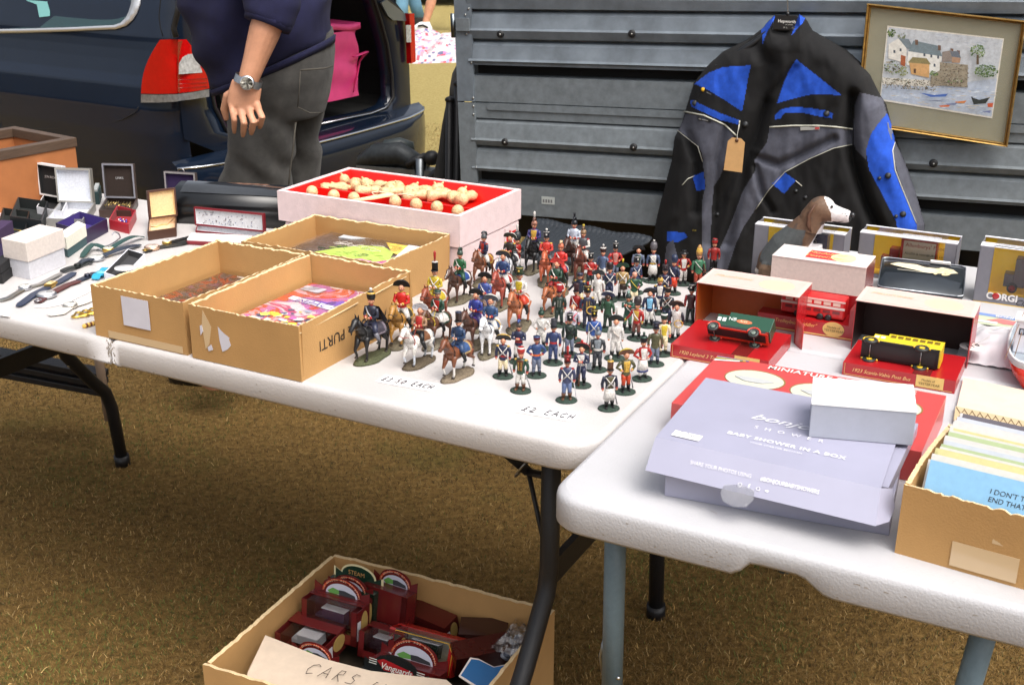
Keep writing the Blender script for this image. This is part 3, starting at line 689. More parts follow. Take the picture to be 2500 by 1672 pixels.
    # bumper
    A = cr_(440, 340, 0); zs = cr_(860, 287).z
    mb = MB(); prof = [(.0, zs-.005), (.03, zs-.012), (.10, zs-.022), (.125, zs-.034), (.135, zs-.06), (.14, zs-.14), (.13, zs-.26), (.09, zs-.34), (.02, zs-.38)]
    rings = []
    for i in range(25):
        r = -.06 + (W+.12)*i/24; e = min(i/24, 1-i/24)*24; k = min(1, math.sqrt(e/4)) if e < 4 else 1
        bow = .05*math.sin(math.pi*i/24)
        rings.append([CC + CR*r + CRN*(o*(.25+.75*k)+bow*(o/.14)) + V((0, 0, z)) for o, z in prof])
    mb.loft(rings, PAINT, caps=False, closed=False); mb.build('bumper', t)
    mb = MB(); mb.tube([CC + CR*(-.06+(W+.12)*i/24) + CRN*(.128*(.25+.75*min(1, math.sqrt(min(i, 24-i)/4)))+.05*math.sin(math.pi*i/24)*.93) + V((0, 0, zs-.030)) for i in range(25)], .006, CHROME, n=6); mb.build('bumper_strip', t)
    # reflector and far lamp
    mb = MB(); vs_ = [cr_(*p, .02) for p in ((988, 33), (1000, 33), (1004, 150), (993, 155))]; mb.poly(vs_, RED, off=CRN*.03); lm2 = mb.build('tail_lamp', t)
    mb = MB(); vs_ = [cr_(*p, .053) for p in ((990, 62), (1002, 62), (1003, 104), (992, 104))]; mb.poly(vs_, mat('clear_lens'), off=CRN*.003); mb.build('reversing_lens', lm2)
    mb = MB(); vs_ = [cr_(*p, .02) for p in ((927, 8), (940, 0), (985, 34), (988, 52), (956, 50), (944, 40))]; mb.poly(vs_, mat('grey_reflection_paint', S(120, 128, 136), .3, metal=.5), off=CRN*.01); mb.build('painted_reflection', t)  # grey patch painted for the reflection beside the tailgate opening
    mb = MB(); mb.tube([cs_(*p, .03) for p in ((436, 0), (434, 30), (428, 55), (424, 70), (430, 92))], .012, RUBBER, n=6); mb.build('gas_strut', t)
    # raised tailgate above the frame
    mb = MB(); z1 = zbelt+.55
    mb.grid(lambda u, v: CC + CR*lerp(.15, W-.15, u) + CS*.3 + CRN*(.9*v) + V((0, 0, z1+.35*v-.25*v*v)), 8, 6, PAINT); mb.build('tailgate', t, solid=.04)
    return t
make_car()
def make_coolbag():
    t = thing('cool_bag', 'bright pink cool bag with a strap standing in the open car boot', 'bag')
    PK = mat('pink_nylon', S(222, 66, 130), .45, noise_amt=.1, noise_scale=14, bump=.25, bump_scale=60)
    zf = .43; c = atY(850, 240, 6.1); D = CR; Q = -CRN
    base = c - D*.16; base.z = zf+.02
    mb = MB(); w_, d_, h = .33, .26, .33
    def side(u, v):
        a = 2*math.pi*u; x = abs(math.cos(a))**.35*math.copysign(1, math.cos(a)); y = abs(math.sin(a))**.35*math.copysign(1, math.sin(a))
        cr = .004*math.sin(5*a+9*v)+.004*math.sin(3*a+15*v)
        return c + D*(x*(w_/2+cr)) + Q*(.16+y*(d_/2+cr)) + V((0, 0, base.z-c.z+h*v))
    mb.grid(side, 60, 20, PK)
    mb.build('bag_body', t)
    mb = MB(); mb.grid(lambda u, v: c + D*lerp(-.158, .158, u) + Q*(.16+lerp(-.135, .135, v)) + V((0, 0, base.z-c.z+h+.02+.008*math.sin(6*u)+.01*v)), 10, 8, PK); mb.build('lid', t, solid=.03)
    mb = MB(); mb.tube([c + D*.06 - Q*.0 + V((0, 0, base.z-c.z+h*.62)), c + D*.165 - Q*0 + V((0, 0, base.z-c.z+h*.66)), c + D*.17 + Q*.05 + V((0, 0, base.z-c.z+h*.5)), c+D*.05-Q*.0+V((0, 0, base.z-c.z+h*.1))], .014, PK, n=6, flat=.3); mb.build('strap', t)
make_coolbag()
# ---------------------------------------------------------------- the man beside the stall
NAVY = mat('navy_sweatshirt', (.009, .010, .046), .95, noise_amt=.25, noise_scale=40, bump=.5, bump_scale=700)
DENIM = mat('grey_denim', (.052, .050, .046), .95, noise_amt=.45, noise_scale=24, bump=.5, bump_scale=900, sheen=.1)
SKINC = S(206, 150, 118)
SKINM = mat('tanned_skin', SKINC, .5, noise_amt=.18, noise_scale=30, bump=.3, bump_scale=240)
def el_ring(c, rx, ry, n=28, tilt=0., p=1.):
    out = []
    for j in range(n):
        a = 2*math.pi*j/n; cx = math.copysign(abs(math.cos(a))**p, math.cos(a)); sy = math.copysign(abs(math.sin(a))**p, math.sin(a))
        out.append(V((c[0]+rx*cx, c[1]+ry*sy, c[2]+tilt*cx*rx)))
    return out
def body_head(mb, c, s=1., face=V((-1, 0, 0)), skin=SKINM, hair=None):
    """head with brow, nose, chin, ears and neck round the point c (between the ears)"""
    f = face.normalized(); u = V((0, 0, 1)); l = u.cross(f); R = Matrix((f, l, u)).transposed()
    P = lambda a, b, d: V(c)+(f*a+l*b+u*d)*s
    mb.ell(P(0, 0, .03), (.098*s, .078*s, .105*s), skin, R=R, nu=20, nv=14)
    mb.ell(P(.03, 0, -.045), (.066*s, .058*s, .07*s), skin, R=R, nu=18, nv=12)
    mb.tube([P(.085, 0, .02), P(.112, 0, -.022)], [.012*s, .017*s], skin, n=8)
    mb.ell(P(.07, 0, -.095), (.026*s, .028*s, .02*s), skin, R=R)
    mb.tube([P(.088, -.026, -.058), P(.096, 0, -.056), P(.088, .026, -.058)], .008*s, skin, n=6)
    for sd in (-1, 1):
        mb.ell(P(-.005, sd*.08, -.005), (.02*s, .009*s, .032*s), skin, R=R)
        mb.ell(P(.07, sd*.034, .028), (.018*s, .02*s, .008*s), skin, R=R)
    mb.tube([P(-.015, 0, -.05), P(-.03, 0, -.19)], [.058*s, .066*s], skin, n=14)
def make_man():
    Y = 3.3
    A = lambda x, y, yy=Y: atY(x, y, yy)
    t = thing('person', 'man in navy sweatshirt and grey jeans standing between the table and the car', 'person', (A(600, 900).x, Y, 0))
    def ring(xl, xr, y, ry, cy=Y, n=32, p=.9, tl=0.):
        a, b_ = A(xl, y, cy), A(xr, y, cy); return el_ring(((a.x+b_.x)/2, cy, (a.z+b_.z)/2), abs(b_.x-a.x)/2, ry, n, tl, p)
    zr = lambda z, cx, rx, ry, cy=Y, n=32: el_ring((cx, cy, z), rx, ry, n)
    # body under the clothes: one continuous skin with head, neck, torso, arms, hands, legs
    mb = MB(); hx = A(655, 60).x; top = 1.78
    body_head(mb, (hx-.06, Y, 1.66), 1.0, V((-1, -.15, 0)))
    mb.loft([zr(1.50, hx, .07, .07), zr(1.46, hx, .10, .17), zr(1.30, hx, .12, .17), zr(1.1, hx+.0, .12, .14), zr(.95, hx+.02, .11, .13), zr(.88, hx+.03, .10, .12)], SKINM)
    # near arm: shoulder above the frame, elbow, wrist
    sh = V((hx+.02, Y-.20, 1.42)); elb = A(664, 25, Y-.27); wr = A(603, 205, Y-.30)
    mb.tube([sh, sh.lerp(elb, .5), elb], [.058, .050, .046], SKINM, n=16)
    f1 = elb.lerp(wr, .3); f2 = elb.lerp(wr, .7)
    mb.tube([elb, f1, f2, wr], [.046, .045, .034, .028], SKINM, n=16, flat=.85)
    kn = A(590, 262, Y-.30)
    mb.tube([wr, wr.lerp(kn, .5), kn], [.017, .018, .017], SKINM, n=16, flat=2.25)
    # fingers: index nearest the body front, curled; thumb from the side of the palm
    fing = [((628, 258), (640, 286), (634, 314), .0086, -.335), ((607, 264), (619, 298), (613, 329), .0088, -.335), ((586, 264), (596, 300), (593, 335), .0084, -.33), ((565, 258), (572, 292), (572, 326), .0076, -.32)]
    for (a, b_, c, r, dy) in fing:
        p0, p1, p2 = A(*a, Y-.305), A(*b_, Y+dy), A(*c, Y+dy+.025)
        mb.tube([p0.lerp(wr, .3)-V((0, -.008, 0)), p0, p0.lerp(p1, .5)-V((0, .003, 0)), p1, p1.lerp(p2, .6), p2], [r*1.25, r*1.2, r, r*1.06, r*.92, r*.62], SKINM, n=10)
    mb.tube([wr+V((-.022, .02, -.015)), A(556, 236, Y-.27), A(548, 268, Y-.26), A(553, 294, Y-.255)], [.014, .013, .011, .007], SKINM, n=10)
    # far arm hanging on the other side
    sh2 = V((hx, Y+.2, 1.42)); mb.tube([sh2, sh2+V((.03, .04, -.28)), sh2+V((-.04, .0, -.50))], [.055, .045, .03], SKINM, n=12)
    mb.ell(sh2+V((-.05, -.01, -.57)), (.035, .025, .05), SKINM)
    for k in range(4): mb.tube([sh2+V((-.06+.018*k, -.01, -.60)), sh2+V((-.07+.018*k, -.01, -.67))], [.009, .007], SKINM, n=6)
    # legs
    for xk, yy, xf in ((A(630, 400).x, Y-.075, A(520, 800, Y).x), (A(727, 400).x, Y+.1, A(690, 800, Y).x)):
        mb.tube([(hx+.03, yy*.5+Y*.5, .90), (xk, yy, .62), ((xk+xf)/2, yy, .36), (xf, yy, .08)], [.035, .032, .032, .030], SKINM, n=14)
    bd = remesh(mb, .0032, 2, None, SKINM).build('body', t)
    # hair and shoes
    mb = MB(); mb.ell((hx-.045, Y+.003, 1.70), (.098, .083, .095), mat('grey_hair', S(110, 104, 96), .9, noise_amt=.5, noise_scale=200), nu=20, nv=12); mb.build('hair', t)
    for xf, yy in ((A(535, 900, 3.5).x, 3.48), (A(690, 800, Y).x, Y+.12)):
        mb = MB(); mb.loft([el_ring((xf+dx, yy, gz(xf, yy)+z+.0), rx, ry, 16) for dx, z, rx, ry in ((-.02, .0, .135, .045), (-.02, .03, .14, .05), (0, .07, .10, .045), (.06, .11, .055, .042))], mat('dark_shoe', (.014, .012, .011), .5)); mb.build('shoe', t)
    # trousers
    mb = MB()
    mb.loft([ring(545, 812, 100, .15, tl=.25), ring(538, 817, 150, .165, tl=.2), ring(540, 812, 190, .178, tl=.1), ring(545, 802, 235, .17), ring(552, 790, 275, .15)], DENIM)
    lx = [(548, 722, 262), (556, 726, 300), (560, 722, 335), (550, 716, 380), (541, 712, 430), (532, 706, 480), (522, 690, 540), (508, 660, 620), (498, 630, 700), (488, 610, 790), (470, 590, 880)]
    mb.loft([ring(a, b_, y, .085, Y-.075+.0*i, 24) for i, (a, b_, y) in enumerate(lx)], DENIM)
    lx = [(660, 792, 262), (664, 785, 300), (668, 778, 340), (672, 781, 400), (672, 787, 465), (668, 780, 540), (655, 765, 640), (648, 745, 760), (640, 730, 860)]
    mb.loft([ring(a, b_, y, .082, Y+.10, 24) for a, b_, y in lx], DENIM)
    def folds(v):
        z = v.z; x = v.x
        d = .005*math.sin(z*46+x*38+2.*math.sin(x*20)) * max(0, min(1, (.92-z)*6))
        d += .0035*noise.noise(V((x*14, v.y*14, z*9))) + .005*max(0, 1-abs(z-.74)*14)*math.sin(x*60+z*90)*.5
        return d
    tr = remesh(mb, .009, 4, None, DENIM, disp=folds).build('jeans', t)
    # pocket, seams
    mb = MB(); SD = mat('denim_stitch', (.075, .068, .055), .9)
    def onleg(x, y, off=.0):   # point on the near surface of the trousers
        c = 677; hw = 138; k = max(-.98, min(.98, (x-c)/hw)); return A(x, y, Y-.178*(1-abs(k)**2.2)**.45-.004-off)
    mb.tube([onleg(733, 172), onleg(760, 170), onleg(790, 168), onleg(812, 162)], .0022, SD, n=4)
    mb.tube([onleg(733, 172), onleg(731, 215), onleg(727, 262)], .0014, SD, n=4)
    mb.tube([onleg(727, 262), onleg(755, 276), onleg(783, 276)], .0014, SD, n=4)
    mb.tube([A(722, 300, Y-.165), A(716, 360, Y-.165), A(708, 420, Y-.165), A(702, 480, Y-.165)], .0022, SD, n=4)
    mb.build('pocket', tr)
    # sweatshirt: torso, sleeve, hem band
    mb = MB()
    S_ = [(524, 815, 158, .165, .42), (509, 818, 144, .178, .40), (494, 818, 114, .183, .34), (475, 816, 78, .19, .24), (458, 812, 42, .195, .1), (440, 806, 10, .205), (446, 800, -50, .205), (470, 800, -120, .21), (505, 790, -200, .21), (560, 760, -262, .15)]
    mb.loft([ring(q[0], q[1], q[2], q[3], tl=q[4] if len(q) > 4 else 0.) for q in S_], NAVY)
    mb.tube([sh+V((0, .02, .0)), sh.lerp(elb, .5)+V((0, -.01, 0)), elb, A(655, 52, Y-.275)], [.085, .078, .068, .056], NAVY, n=20)
    mb.tube([sh2, sh2+V((.03, .04, -.28)), sh2+V((-.02, .02, -.42))], [.075, .062, .05], NAVY, n=16)
    def sf(v):
        d = .007*math.sin(v.z*34-v.x*26+4*noise.noise(v*4)) + .010*noise.noise(V((v.x*9, v.y*9, v.z*16)))
        return d
    remesh(mb, .009, 5, None, NAVY, disp=sf).build('sweatshirt', t)
    mb = MB(); d = (wr-elb).normalized()
    mb.tube([A(658, 44, Y-.272), A(652, 62, Y-.277)], [.060, .056], NAVY, n=24)
    mb.build('cuff', t, solid=.004)
    mb = MB(); rr = []
    hem = [(520, 816, 168, .168), (514, 818, 152, .178)]
    mb.loft([ring(a, b_, y, d, tl=.42) for a, b_, y, d in hem], NAVY, caps=False); mb.build('hem_band', t, solid=.006)
    # wristwatch, a thing of its own worn on the wrist
    wt = thing('wristwatch', 'silver wristwatch on the wrist of the man in navy', 'watch', wr)
    W0 = A(606, 198, Y-.30); ax_ = (wr-elb).normalized()
    side = ax_.cross(V((0, -1, 0))).normalized()
    mb = MB(); mb.loft([[W0+ax_*k+side*(math.cos(a)*.0345)+V((0, -1, 0))*(math.sin(a)*.030) for a in (2*math.pi*j/28 for j in range(28))] for k in (-.009, -.006, .006, .009)], mat('steel_strap', S(170, 176, 182), .35, metal=.8, noise_amt=.4, noise_scale=500), caps=False); mb.build('strap', wt)
    fc = W0 + V((.004, -.033, 0)); fr = Matrix((side, ax_, V((0, -1, 0)))).transposed()
    mb = MB(); mb.lathe([(.0, -.003), (.017, -.003), (.0185, 0), (.0175, .004), (.015, .005)], P_METAL, S(205, 208, 212), c=fc, R=fr, n=24); cs = mb.build('case', wt)
    mb = MB(); mb.lathe([(.0, .0052), (.015, .0052)], P_SATIN, S(226, 222, 208), c=fc, R=fr, n=24); dl = mb.build('dial', wt)
    mb = MB()
    for a, l in ((.6, .011), (2.4, .008)): mb.tube([fc+V((0, -.0058, 0)), fc+V((0, -.0058, 0))+side*math.cos(a)*l+ax_*math.sin(a)*l], .0005, P_MATT, (.05, .05, .05), n=4)
    for j in range(12): q = 2*math.pi*j/12; mb.ell(fc+V((0, -.0057, 0))+side*math.cos(q)*.0125+ax_*math.sin(q)*.0125, (.0007, .0007, .0007), P_MATT, (.1, .09, .06), nu=4, nv=3)
    mb.build('hands', dl)
    return t
make_man()
# ---------------------------------------------------------------- strangers far behind
def stranger(name_lab, x, yfoot, Y, legs, top, skin, shoe, stride, shorts=False):
    g = gz(0, Y); c = atY(x, yfoot, Y); c.z = g
    t = thing('person', name_lab, 'person', c)
    mb = MB()
    hip = c+V((stride*.1, 0, .9))
    body_head(mb, hip+V((0, 0, .75)), 1., V((-1, -.3, 0)))
    mb.loft([el_ring((hip.x, hip.y, hip.z+z), rx, ry, 18) for z, rx, ry in ((.58, .06, .07), (.52, .11, .18), (.3, .12, .17), (.1, .12, .15), (-.05, .12, .16))], SKINM)
    f = []
    for sd, st in ((-1, -1), (1, 1)):
        a = c+V((stride*st, sd*.1, .08)); k = hip.lerp(a, .5)+V((-.04, 0, .0)); f.append((k, a))
        mb.tube([hip+V((0, sd*.1, -.05)), k, k.lerp(a, .4), a], [.085, .06, .062, .038], SKINM, n=14)
        mb.tube([hip+V((0, sd*.2, .48)), hip+V((.04, sd*.25, .2)), hip+V((-.08, sd*.2, .02))], [.05, .04, .03], SKINM, n=10)
        mb.tube([hip+V((-.08, sd*.2, .02)), hip+V((-.11, sd*.2, -.07))], [.03, .012], SKINM, n=8)
    remesh(mb, .012, 3, None, skin).build('body', t)
    mb = MB(); mb.ell(hip+V((.01, 0, .79)), (.1, .085, .1), mat('brown_hair', S(80, 60, 44), .9)); mb.build('hair', t)
    for i, (k, a) in enumerate(f):
        mb = MB(); mb.loft([el_ring((a.x+dx, a.y-.03, c.z+z), rx, ry, 16) for dx, z, rx, ry in ((-.05, .0, .14, .055), (-.05, .05, .14, .06), (-.02, .09, .09, .05), (.0, .12, .06, .048))], P_MATT, shoe)
        sh = mb.build('shoe', t)
        if shoe[0] > .4:
            mb = MB(); mb.tube([a+V((-.08, -.095, -.0)), a+V((-.02, -.1, .01)), a+V((.04, -.09, -.02))], .012, P_MATT, (.02, .02, .025), n=5); mb.build('stripe', sh)
    mb = MB()
    mb.loft([el_ring((hip.x, hip.y, hip.z+z), rx, ry, 18) for z, rx, ry in ((.12, .135, .17), (-.08, .14, .18))], P_CLOTH, legs)
    for sd, (k, a) in zip((-1, 1), f):
        if shorts: mb.tube([hip+V((0, sd*.1, -.03)), hip.lerp(k, .75)+V((0, sd*.05, 0))], [.11, .10], P_CLOTH, legs, n=14)
        else: mb.tube([hip+V((0, sd*.1, -.03)), k, k.lerp(a, .5), a+V((0, 0, .03))], [.105, .085, .078, .075], P_CLOTH, legs, n=14)
    mb.build('shorts' if shorts else 'jeans', t)
    mb = MB(); mb.loft([el_ring((hip.x, hip.y, hip.z+z), rx, ry, 20) for z, rx, ry in ((.6, .08, .1), (.53, .13, .21), (.3, .14, .20), (.02, .14, .19))], P_CLOTH, top)
    for sd in (-1, 1): mb.tube([hip+V((0, sd*.2, .50)), hip+V((.03, sd*.25, .28))], [.07, .06], P_CLOTH, top, n=12)
    mb.build('shirt', t)
stranger('distant person in pale blue jeans standing behind the car', 1003, 92, 15.6, S(120, 170, 200), S(60, 70, 90), SKINM, (.03, .025, .02), .1)
stranger('distant bare-legged person in shorts and white trainers by the rug', 1095, 88, 15.2, S(150, 130, 110), S(180, 60, 50), SKINM, (.75, .75, .74), .28, True)
def make_rug():
    c = atY(1090, 128, 13.4); c.z = gz(c.x, c.y)
    mb = MB(); rnd = random.Random(5)
    PAL = [S(190, 184, 186), S(200, 140, 152), S(206, 80, 96), S(150, 156, 190), S(236, 220, 210), S(190, 120, 170), S(96, 100, 130)]
    def h(u, v): return .05+.09*abs(noise.noise(V((u*9, v*7, 2))))+.05*abs(noise.noise(V((u*22, v*17, 9))))
    def cf(u, v):
        k = noise.noise(V((u*16, v*13, 4))); k2 = noise.noise(V((u*40, v*30, 7)))
        return PAL[0] if k2 < .05 else PAL[int(abs(k*19+k2*9)) % 7]
    mb.grid(lambda u, v: c + V((lerp(-1.0, 1.5, u)+.12*noise.noise(V((v*5, 3, 0))), lerp(-1.15, 1.2, v)+.12*noise.noise(V((u*5, 0, 0))), h(u, v)*min(1, 12*u, 12*v, 12*(1-u), 12*(1-v)))), 90, 60, P_CLOTH, colf=cf)
    tag(mb.build('clothes_pile'), 'heap of pink and white clothes spread on a rug in the distance', 'clothes', kind='stuff')
    t = thing('parked_car', 'dark parked car far behind the distant people', 'car', atY(1080, 40, 19))
    p = atY(1110, 40, 19.5); g = gz(p.x, p.y)
    mb = MB(); mb.loft([[V((p.x+x, p.y+yy, g+z)) for yy, z in ((-.85, .3), (-.9, .6), (-.86, .85), (-.7, 1.35), (.7, 1.35), (.86, .85), (.9, .6), (.85, .3))] for x in (-2.1, -1.9, 1.9, 2.1)], PAINT, smooth=False); mb.build('body', t)
    for x in (-1.3, 1.3):
        mb = MB(); mb.lathe([(0, -.1), (.32, -.1), (.33, 0), (.32, .1), (0, .1)], RUBBER, c=(p.x+x, p.y-.82, g+.32), R=Matrix.Rotation(math.pi/2, 3, 'X'), n=24); mb.build('wheel', t)
make_rug()
# ---------------------------------------------------------------- jacket hung on the trailer
def Z4(x, y): return 1600+x/2.529, y/2.529
def inpoly(x, y, P):
    c = False; j = len(P)-1
    for i in range(len(P)):
        xi, yi = P[i]; xj, yj = P[j]
        if (yi > y) != (yj > y) and x < (xj-xi)*(y-yi)/(yj-yi)+xi: c = not c
        j = i
    return c
def pdist(x, y, P):
    best = 1e9
    for i in range(len(P)):
        ax_, ay = P[i]; bx, by = P[(i+1) % len(P)]; dx, dy = bx-ax_, by-ay
        t = max(0, min(1, ((x-ax_)*dx+(y-ay)*dy)/(dx*dx+dy*dy+1e-9))); d = math.hypot(x-ax_-t*dx, y-ay-t*dy)
        if d < best: best = d
    return best
def make_jacket():
    OUT = [(740, 92), (700, 130), (660, 180), (560, 250), (420, 320), (330, 400), (240, 510), (200, 640), (165, 760), (120, 850), (100, 1000), (60, 1150), (20, 1300), (-10, 1450), (-25, 1560), (-30, 1790), (620, 1800), (1000, 1780), (1640, 1640), (1665, 1390), (1610, 1200), (1560, 1050), (1500, 900), (1470, 800), (1430, 640), (1390, 580), (1330, 460), (1260, 380), (1180, 310), (1060, 240), (970, 190), (930, 120), (890, 88), (862, 150), (800, 176), (745, 165)]
    BLK, BLU, GRY = S(15, 15, 17), S(30, 84, 200), S(86, 88, 100)
    R_ = [('blue_panel', BLU, [(740, 95), (712, 98), (655, 180), (662, 272), (690, 200), (740, 112)]), ('blue_panel', BLU, [(880, 88), (928, 112), (905, 150), (838, 222), (875, 130)]),
     ('blue_panel', BLU, [(240, 520), (330, 450), (420, 415), (590, 405), (575, 470), (560, 560), (535, 690), (430, 620), (330, 560)]),
     ('blue_panel', BLU, [(870, 368), (1150, 590), (1100, 587), (960, 585), (860, 608), (750, 640), (790, 520), (830, 430)]),
     ('pocket_flap', BLU, [(213, 622), (225, 662), (400, 742), (515, 772), (522, 745), (400, 700), (270, 640), (240, 618)]),
     ('pocket_flap', BLU, [(740, 740), (735, 715), (780, 675), (850, 660), (950, 668), (1060, 685), (1097, 705), (1090, 732), (1010, 720), (900, 695), (800, 697), (772, 732)]),
     ('grey_panel', GRY, [(178, 700), (300, 720), (430, 780), (498, 835), (452, 870), (440, 950), (420, 1040), (400, 1090), (362, 1150), (352, 1250), (345, 1390), (342, 1560), (340, 1800), (300, 1800), (288, 1560), (286, 1250), (310, 1150), (292, 1000), (290, 950), (262, 900), (138, 800)]),
     ('grey_panel', GRY, [(705, 790), (850, 782), (1000, 785), (1220, 802), (1215, 892), (1100, 915), (950, 980), (800, 1060), (700, 1170), (620, 1290), (545, 1400), (500, 1500), (400, 1800), (320, 1800), (400, 1530), (450, 1420), (500, 1290), (540, 1180), (620, 1050), (612, 990), (690, 880)]),
     ('grey_panel', GRY, [(1262, 572), (1402, 606), (1430, 700), (1370, 790), (1320, 900), (1300, 985), (1240, 930), (1222, 880), (1230, 650)]),
     ('blue_panel', BLU, [(1430, 700), (1465, 780), (1480, 880), (1465, 930), (1480, 1050), (1520, 1150), (1560, 1260), (1615, 1370), (1615, 1560), (1500, 1560), (1490, 1375), (1400, 1200), (1320, 1050), (1300, 930), (1330, 830), (1380, 760)]),
     ('grey_panel', GRY, [(1480, 880), (1540, 980), (1590, 1130), (1665, 1385), (1640, 1560), (1615, 1560), (1615, 1380), (1560, 1250), (1510, 1130), (1478, 1000), (1466, 930)]),
     ('blue_panel', BLU, [(230, 1090), (300, 1060), (307, 1170), (255, 1180)]), ('blue_panel', BLU, [(800, 1065), (866, 1116), (795, 1197), (720, 1135)]),
     ('blue_panel', BLU, [(75, 1430), (180, 1435), (197, 1465), (140, 1495), (75, 1490)]), ('grey_panel', GRY, [(70, 1510), (110, 1480), (190, 1800), (30, 1800)])]
    CREASE = [([(620, 280), (700, 400), (640, 700), (560, 900), (420, 1200), (340, 1500)], 60, .02), ([(1220, 600), (1200, 800), (1220, 1000), (1300, 1250), (1420, 1500)], 45, .045), ([(200, 560), (180, 800), (260, 1000), (250, 1300)], 40, .025),
              ([(640, 980), (760, 1020), (900, 960), (1100, 860)], 32, .018), ([(620, 1030), (660, 1200), (720, 1300)], 26, .016), ([(690, 640), (600, 900), (500, 1250), (440, 1500)], 40, .02), ([(860, 420), (700, 600), (620, 900)], 30, .010), ([(430, 780), (380, 1000), (370, 1300)], 24, .010)]
    def segd(x, y, P):
        b = 1e9
        for (a0, b0), (a1, b1) in zip(P, P[1:]):
            dx, dy = a1-a0, b1-b0; t = max(0, min(1, ((x-a0)*dx+(y-b0)*dy)/(dx*dx+dy*dy))); b = min(b, math.hypot(x-a0-t*dx, y-b0-t*dy))
        return b
    def depth(x, y):
        d = min(pdist(x, y, OUT), 150) if inpoly(x, y, OUT) else 0
        z = .015 + .095*math.sqrt(1-(1-d/150)**2)
        for P, w_, h in CREASE:
            q = segd(x, y, P)
            if q < w_*2: z -= h*math.exp(-(q/w_)**2*1.6)
        k = min(1, d/60)
        z += k*(.006*noise.noise(V((x/95, y/210, 1))) + .002*noise.noise(V((x/40, y/85, 5))) + .0015*math.sin(x/30+y/55+3*noise.noise(V((x/200, y/200, 0)))))
        if x > 590 and x < 900 and y < 330: z += .012*(330-y)/240          # collar stands proud
        return max(z, .008)
    st = 6; X0, X1, Y0, Y1 = -48, 1688, 80, 1808
    nx, ny = (X1-X0)//st+1, (Y1-Y0)//st+1
    P0 = [[None]*nx for _ in range(ny)]
    for j in range(ny):
        for i in range(nx):
            x, y = X0+i*st, Y0+j*st
            if pdist(x, y, OUT) < 12 or inpoly(x, y, OUT): P0[j][i] = Wpx(*Z4(x, y), depth(x, y))
    regs = [MB() for _ in range(len(R_)+1)]; fs = [[] for _ in regs]
    for j in range(ny-1):
        for i in range(nx-1):
            x, y = X0+(i+.5)*st, Y0+(j+.5)*st
            if not inpoly(x, y, OUT) or any(p is None for p in (P0[j][i], P0[j][i+1], P0[j+1][i+1], P0[j+1][i])): continue
            k = 0
            for r, q in enumerate(R_):
                if inpoly(x, y, q[2]): k = r+1
            fs[k].append((j, i))
    t = thing('motorcycle_jacket', 'black, blue and grey motorcycle jacket hanging on the trailer side', 'jacket', Wpx(*Z4(700, 1600), .05))
    CL = mat('jacket_fabric', None, .9, noise_amt=.22, noise_scale=70, bump=.5, bump_scale=1100)
    def emit(k, nm, col, par, lab=None):
        idx = {}; vs_ = []; ff = []
        def vid(j, i):
            if (j, i) not in idx: idx[(j, i)] = len(vs_); vs_.append(P0[j][i])
            return idx[(j, i)]
        for j, i in fs[k]: ff.append((vid(j+1, i), vid(j+1, i+1), vid(j, i+1), vid(j, i)))
        mb = MB(); mb.add(vs_, ff, CL, col, True); return mb.build(nm, par, label=lab)
    sh = emit(0, 'shell', BLK, t)
    for k, (nm, col, _) in enumerate(R_):
        if fs[k+1]: emit(k+1, nm, col, t)
    mb = MB(); mb.poly([Wpx(*Z4(x, y), .012) for x, y in OUT], CL, BLK); mb.build('back', t)
    PIPE = mat('reflective_piping', S(190, 190, 176), .5)
    for L, r in (([(178, 690), (300, 714), (430, 772), (498, 838)], .0022), ([(705, 786), (850, 777), (1000, 777), (1110, 785), (1218, 798)], .0022), ([(1480, 880), (1465, 930), (1480, 1050), (1518, 1150), (1560, 1252), (1612, 1380)], .0016), ([(135, 805), (262, 905), (292, 1000)], .001), ([(1215, 893), (1100, 917), (950, 983), (800, 1063), (700, 1174), (620, 1293)], .001), ([(520, 745), (515, 800)], .0018), ([(165, 1145), (200, 1105), (240, 1088)], .0012), ([(866, 1116), (905, 1150)], .0012)):
        pts = []
        for (a0, b0), (a1, b1) in zip(L, L[1:]):
            for q in range(6): pts.append((lerp(a0, a1, q/6), lerp(b0, b1, q/6)))
        pts.append(L[-1])
        mb = MB(); mb.tube([Wpx(*Z4(x, y), depth(x, y)+.001) for x, y in pts], r, PIPE, n=5); mb.build('piping', t)
    Rw = Matrix((W_D, W_U, WN)).transposed()
    for x, y in ((245, 638), (557, 768), (1058, 702), (870, 1178), (928, 1217), (1437, 1085), (1385, 1100), (1530, 1322), (1487, 1335), (385, 1322)):
        r = .0075 if (x, y) in ((245, 638), (557, 768), (1058, 702), (1437, 1085), (1530, 1322)) else .0045
        mb = MB(); mb.lathe([(r, 0), (r, .003), (r*.7, .0055), (0, .006)], mat('snap_stud', S(52, 54, 56), .35, metal=.3), c=Wpx(*Z4(x, y), depth(x, y)), R=Rw, n=14); mb.build('snap_stud', t)
    def patch(nm, pts, col, h=.0015):
        mb = MB(); mb.poly([Wpx(*Z4(x, y), depth(x, y)+h+.001) for x, y in pts], P_MATT, col, off=WN*.001); return mb, nm
    mb = MB(); c = Z4(295, 554); mb.lathe([(.0055, 0), (.0055, .001), (0, .001)], P_MATT, S(226, 176, 30), c=Wpx(*c, depth(295, 554)+.002), R=Rw, n=16)
    mb.text('ixxos', Wpx(*Z4(316, 574), depth(330, 580)+.003), (Wpx(*Z4(390, 605), .05)-Wpx(*Z4(316, 572), .05)), W_U, .0045, P_MATT, S(150, 150, 150)); mb.build('maker_badge', t)
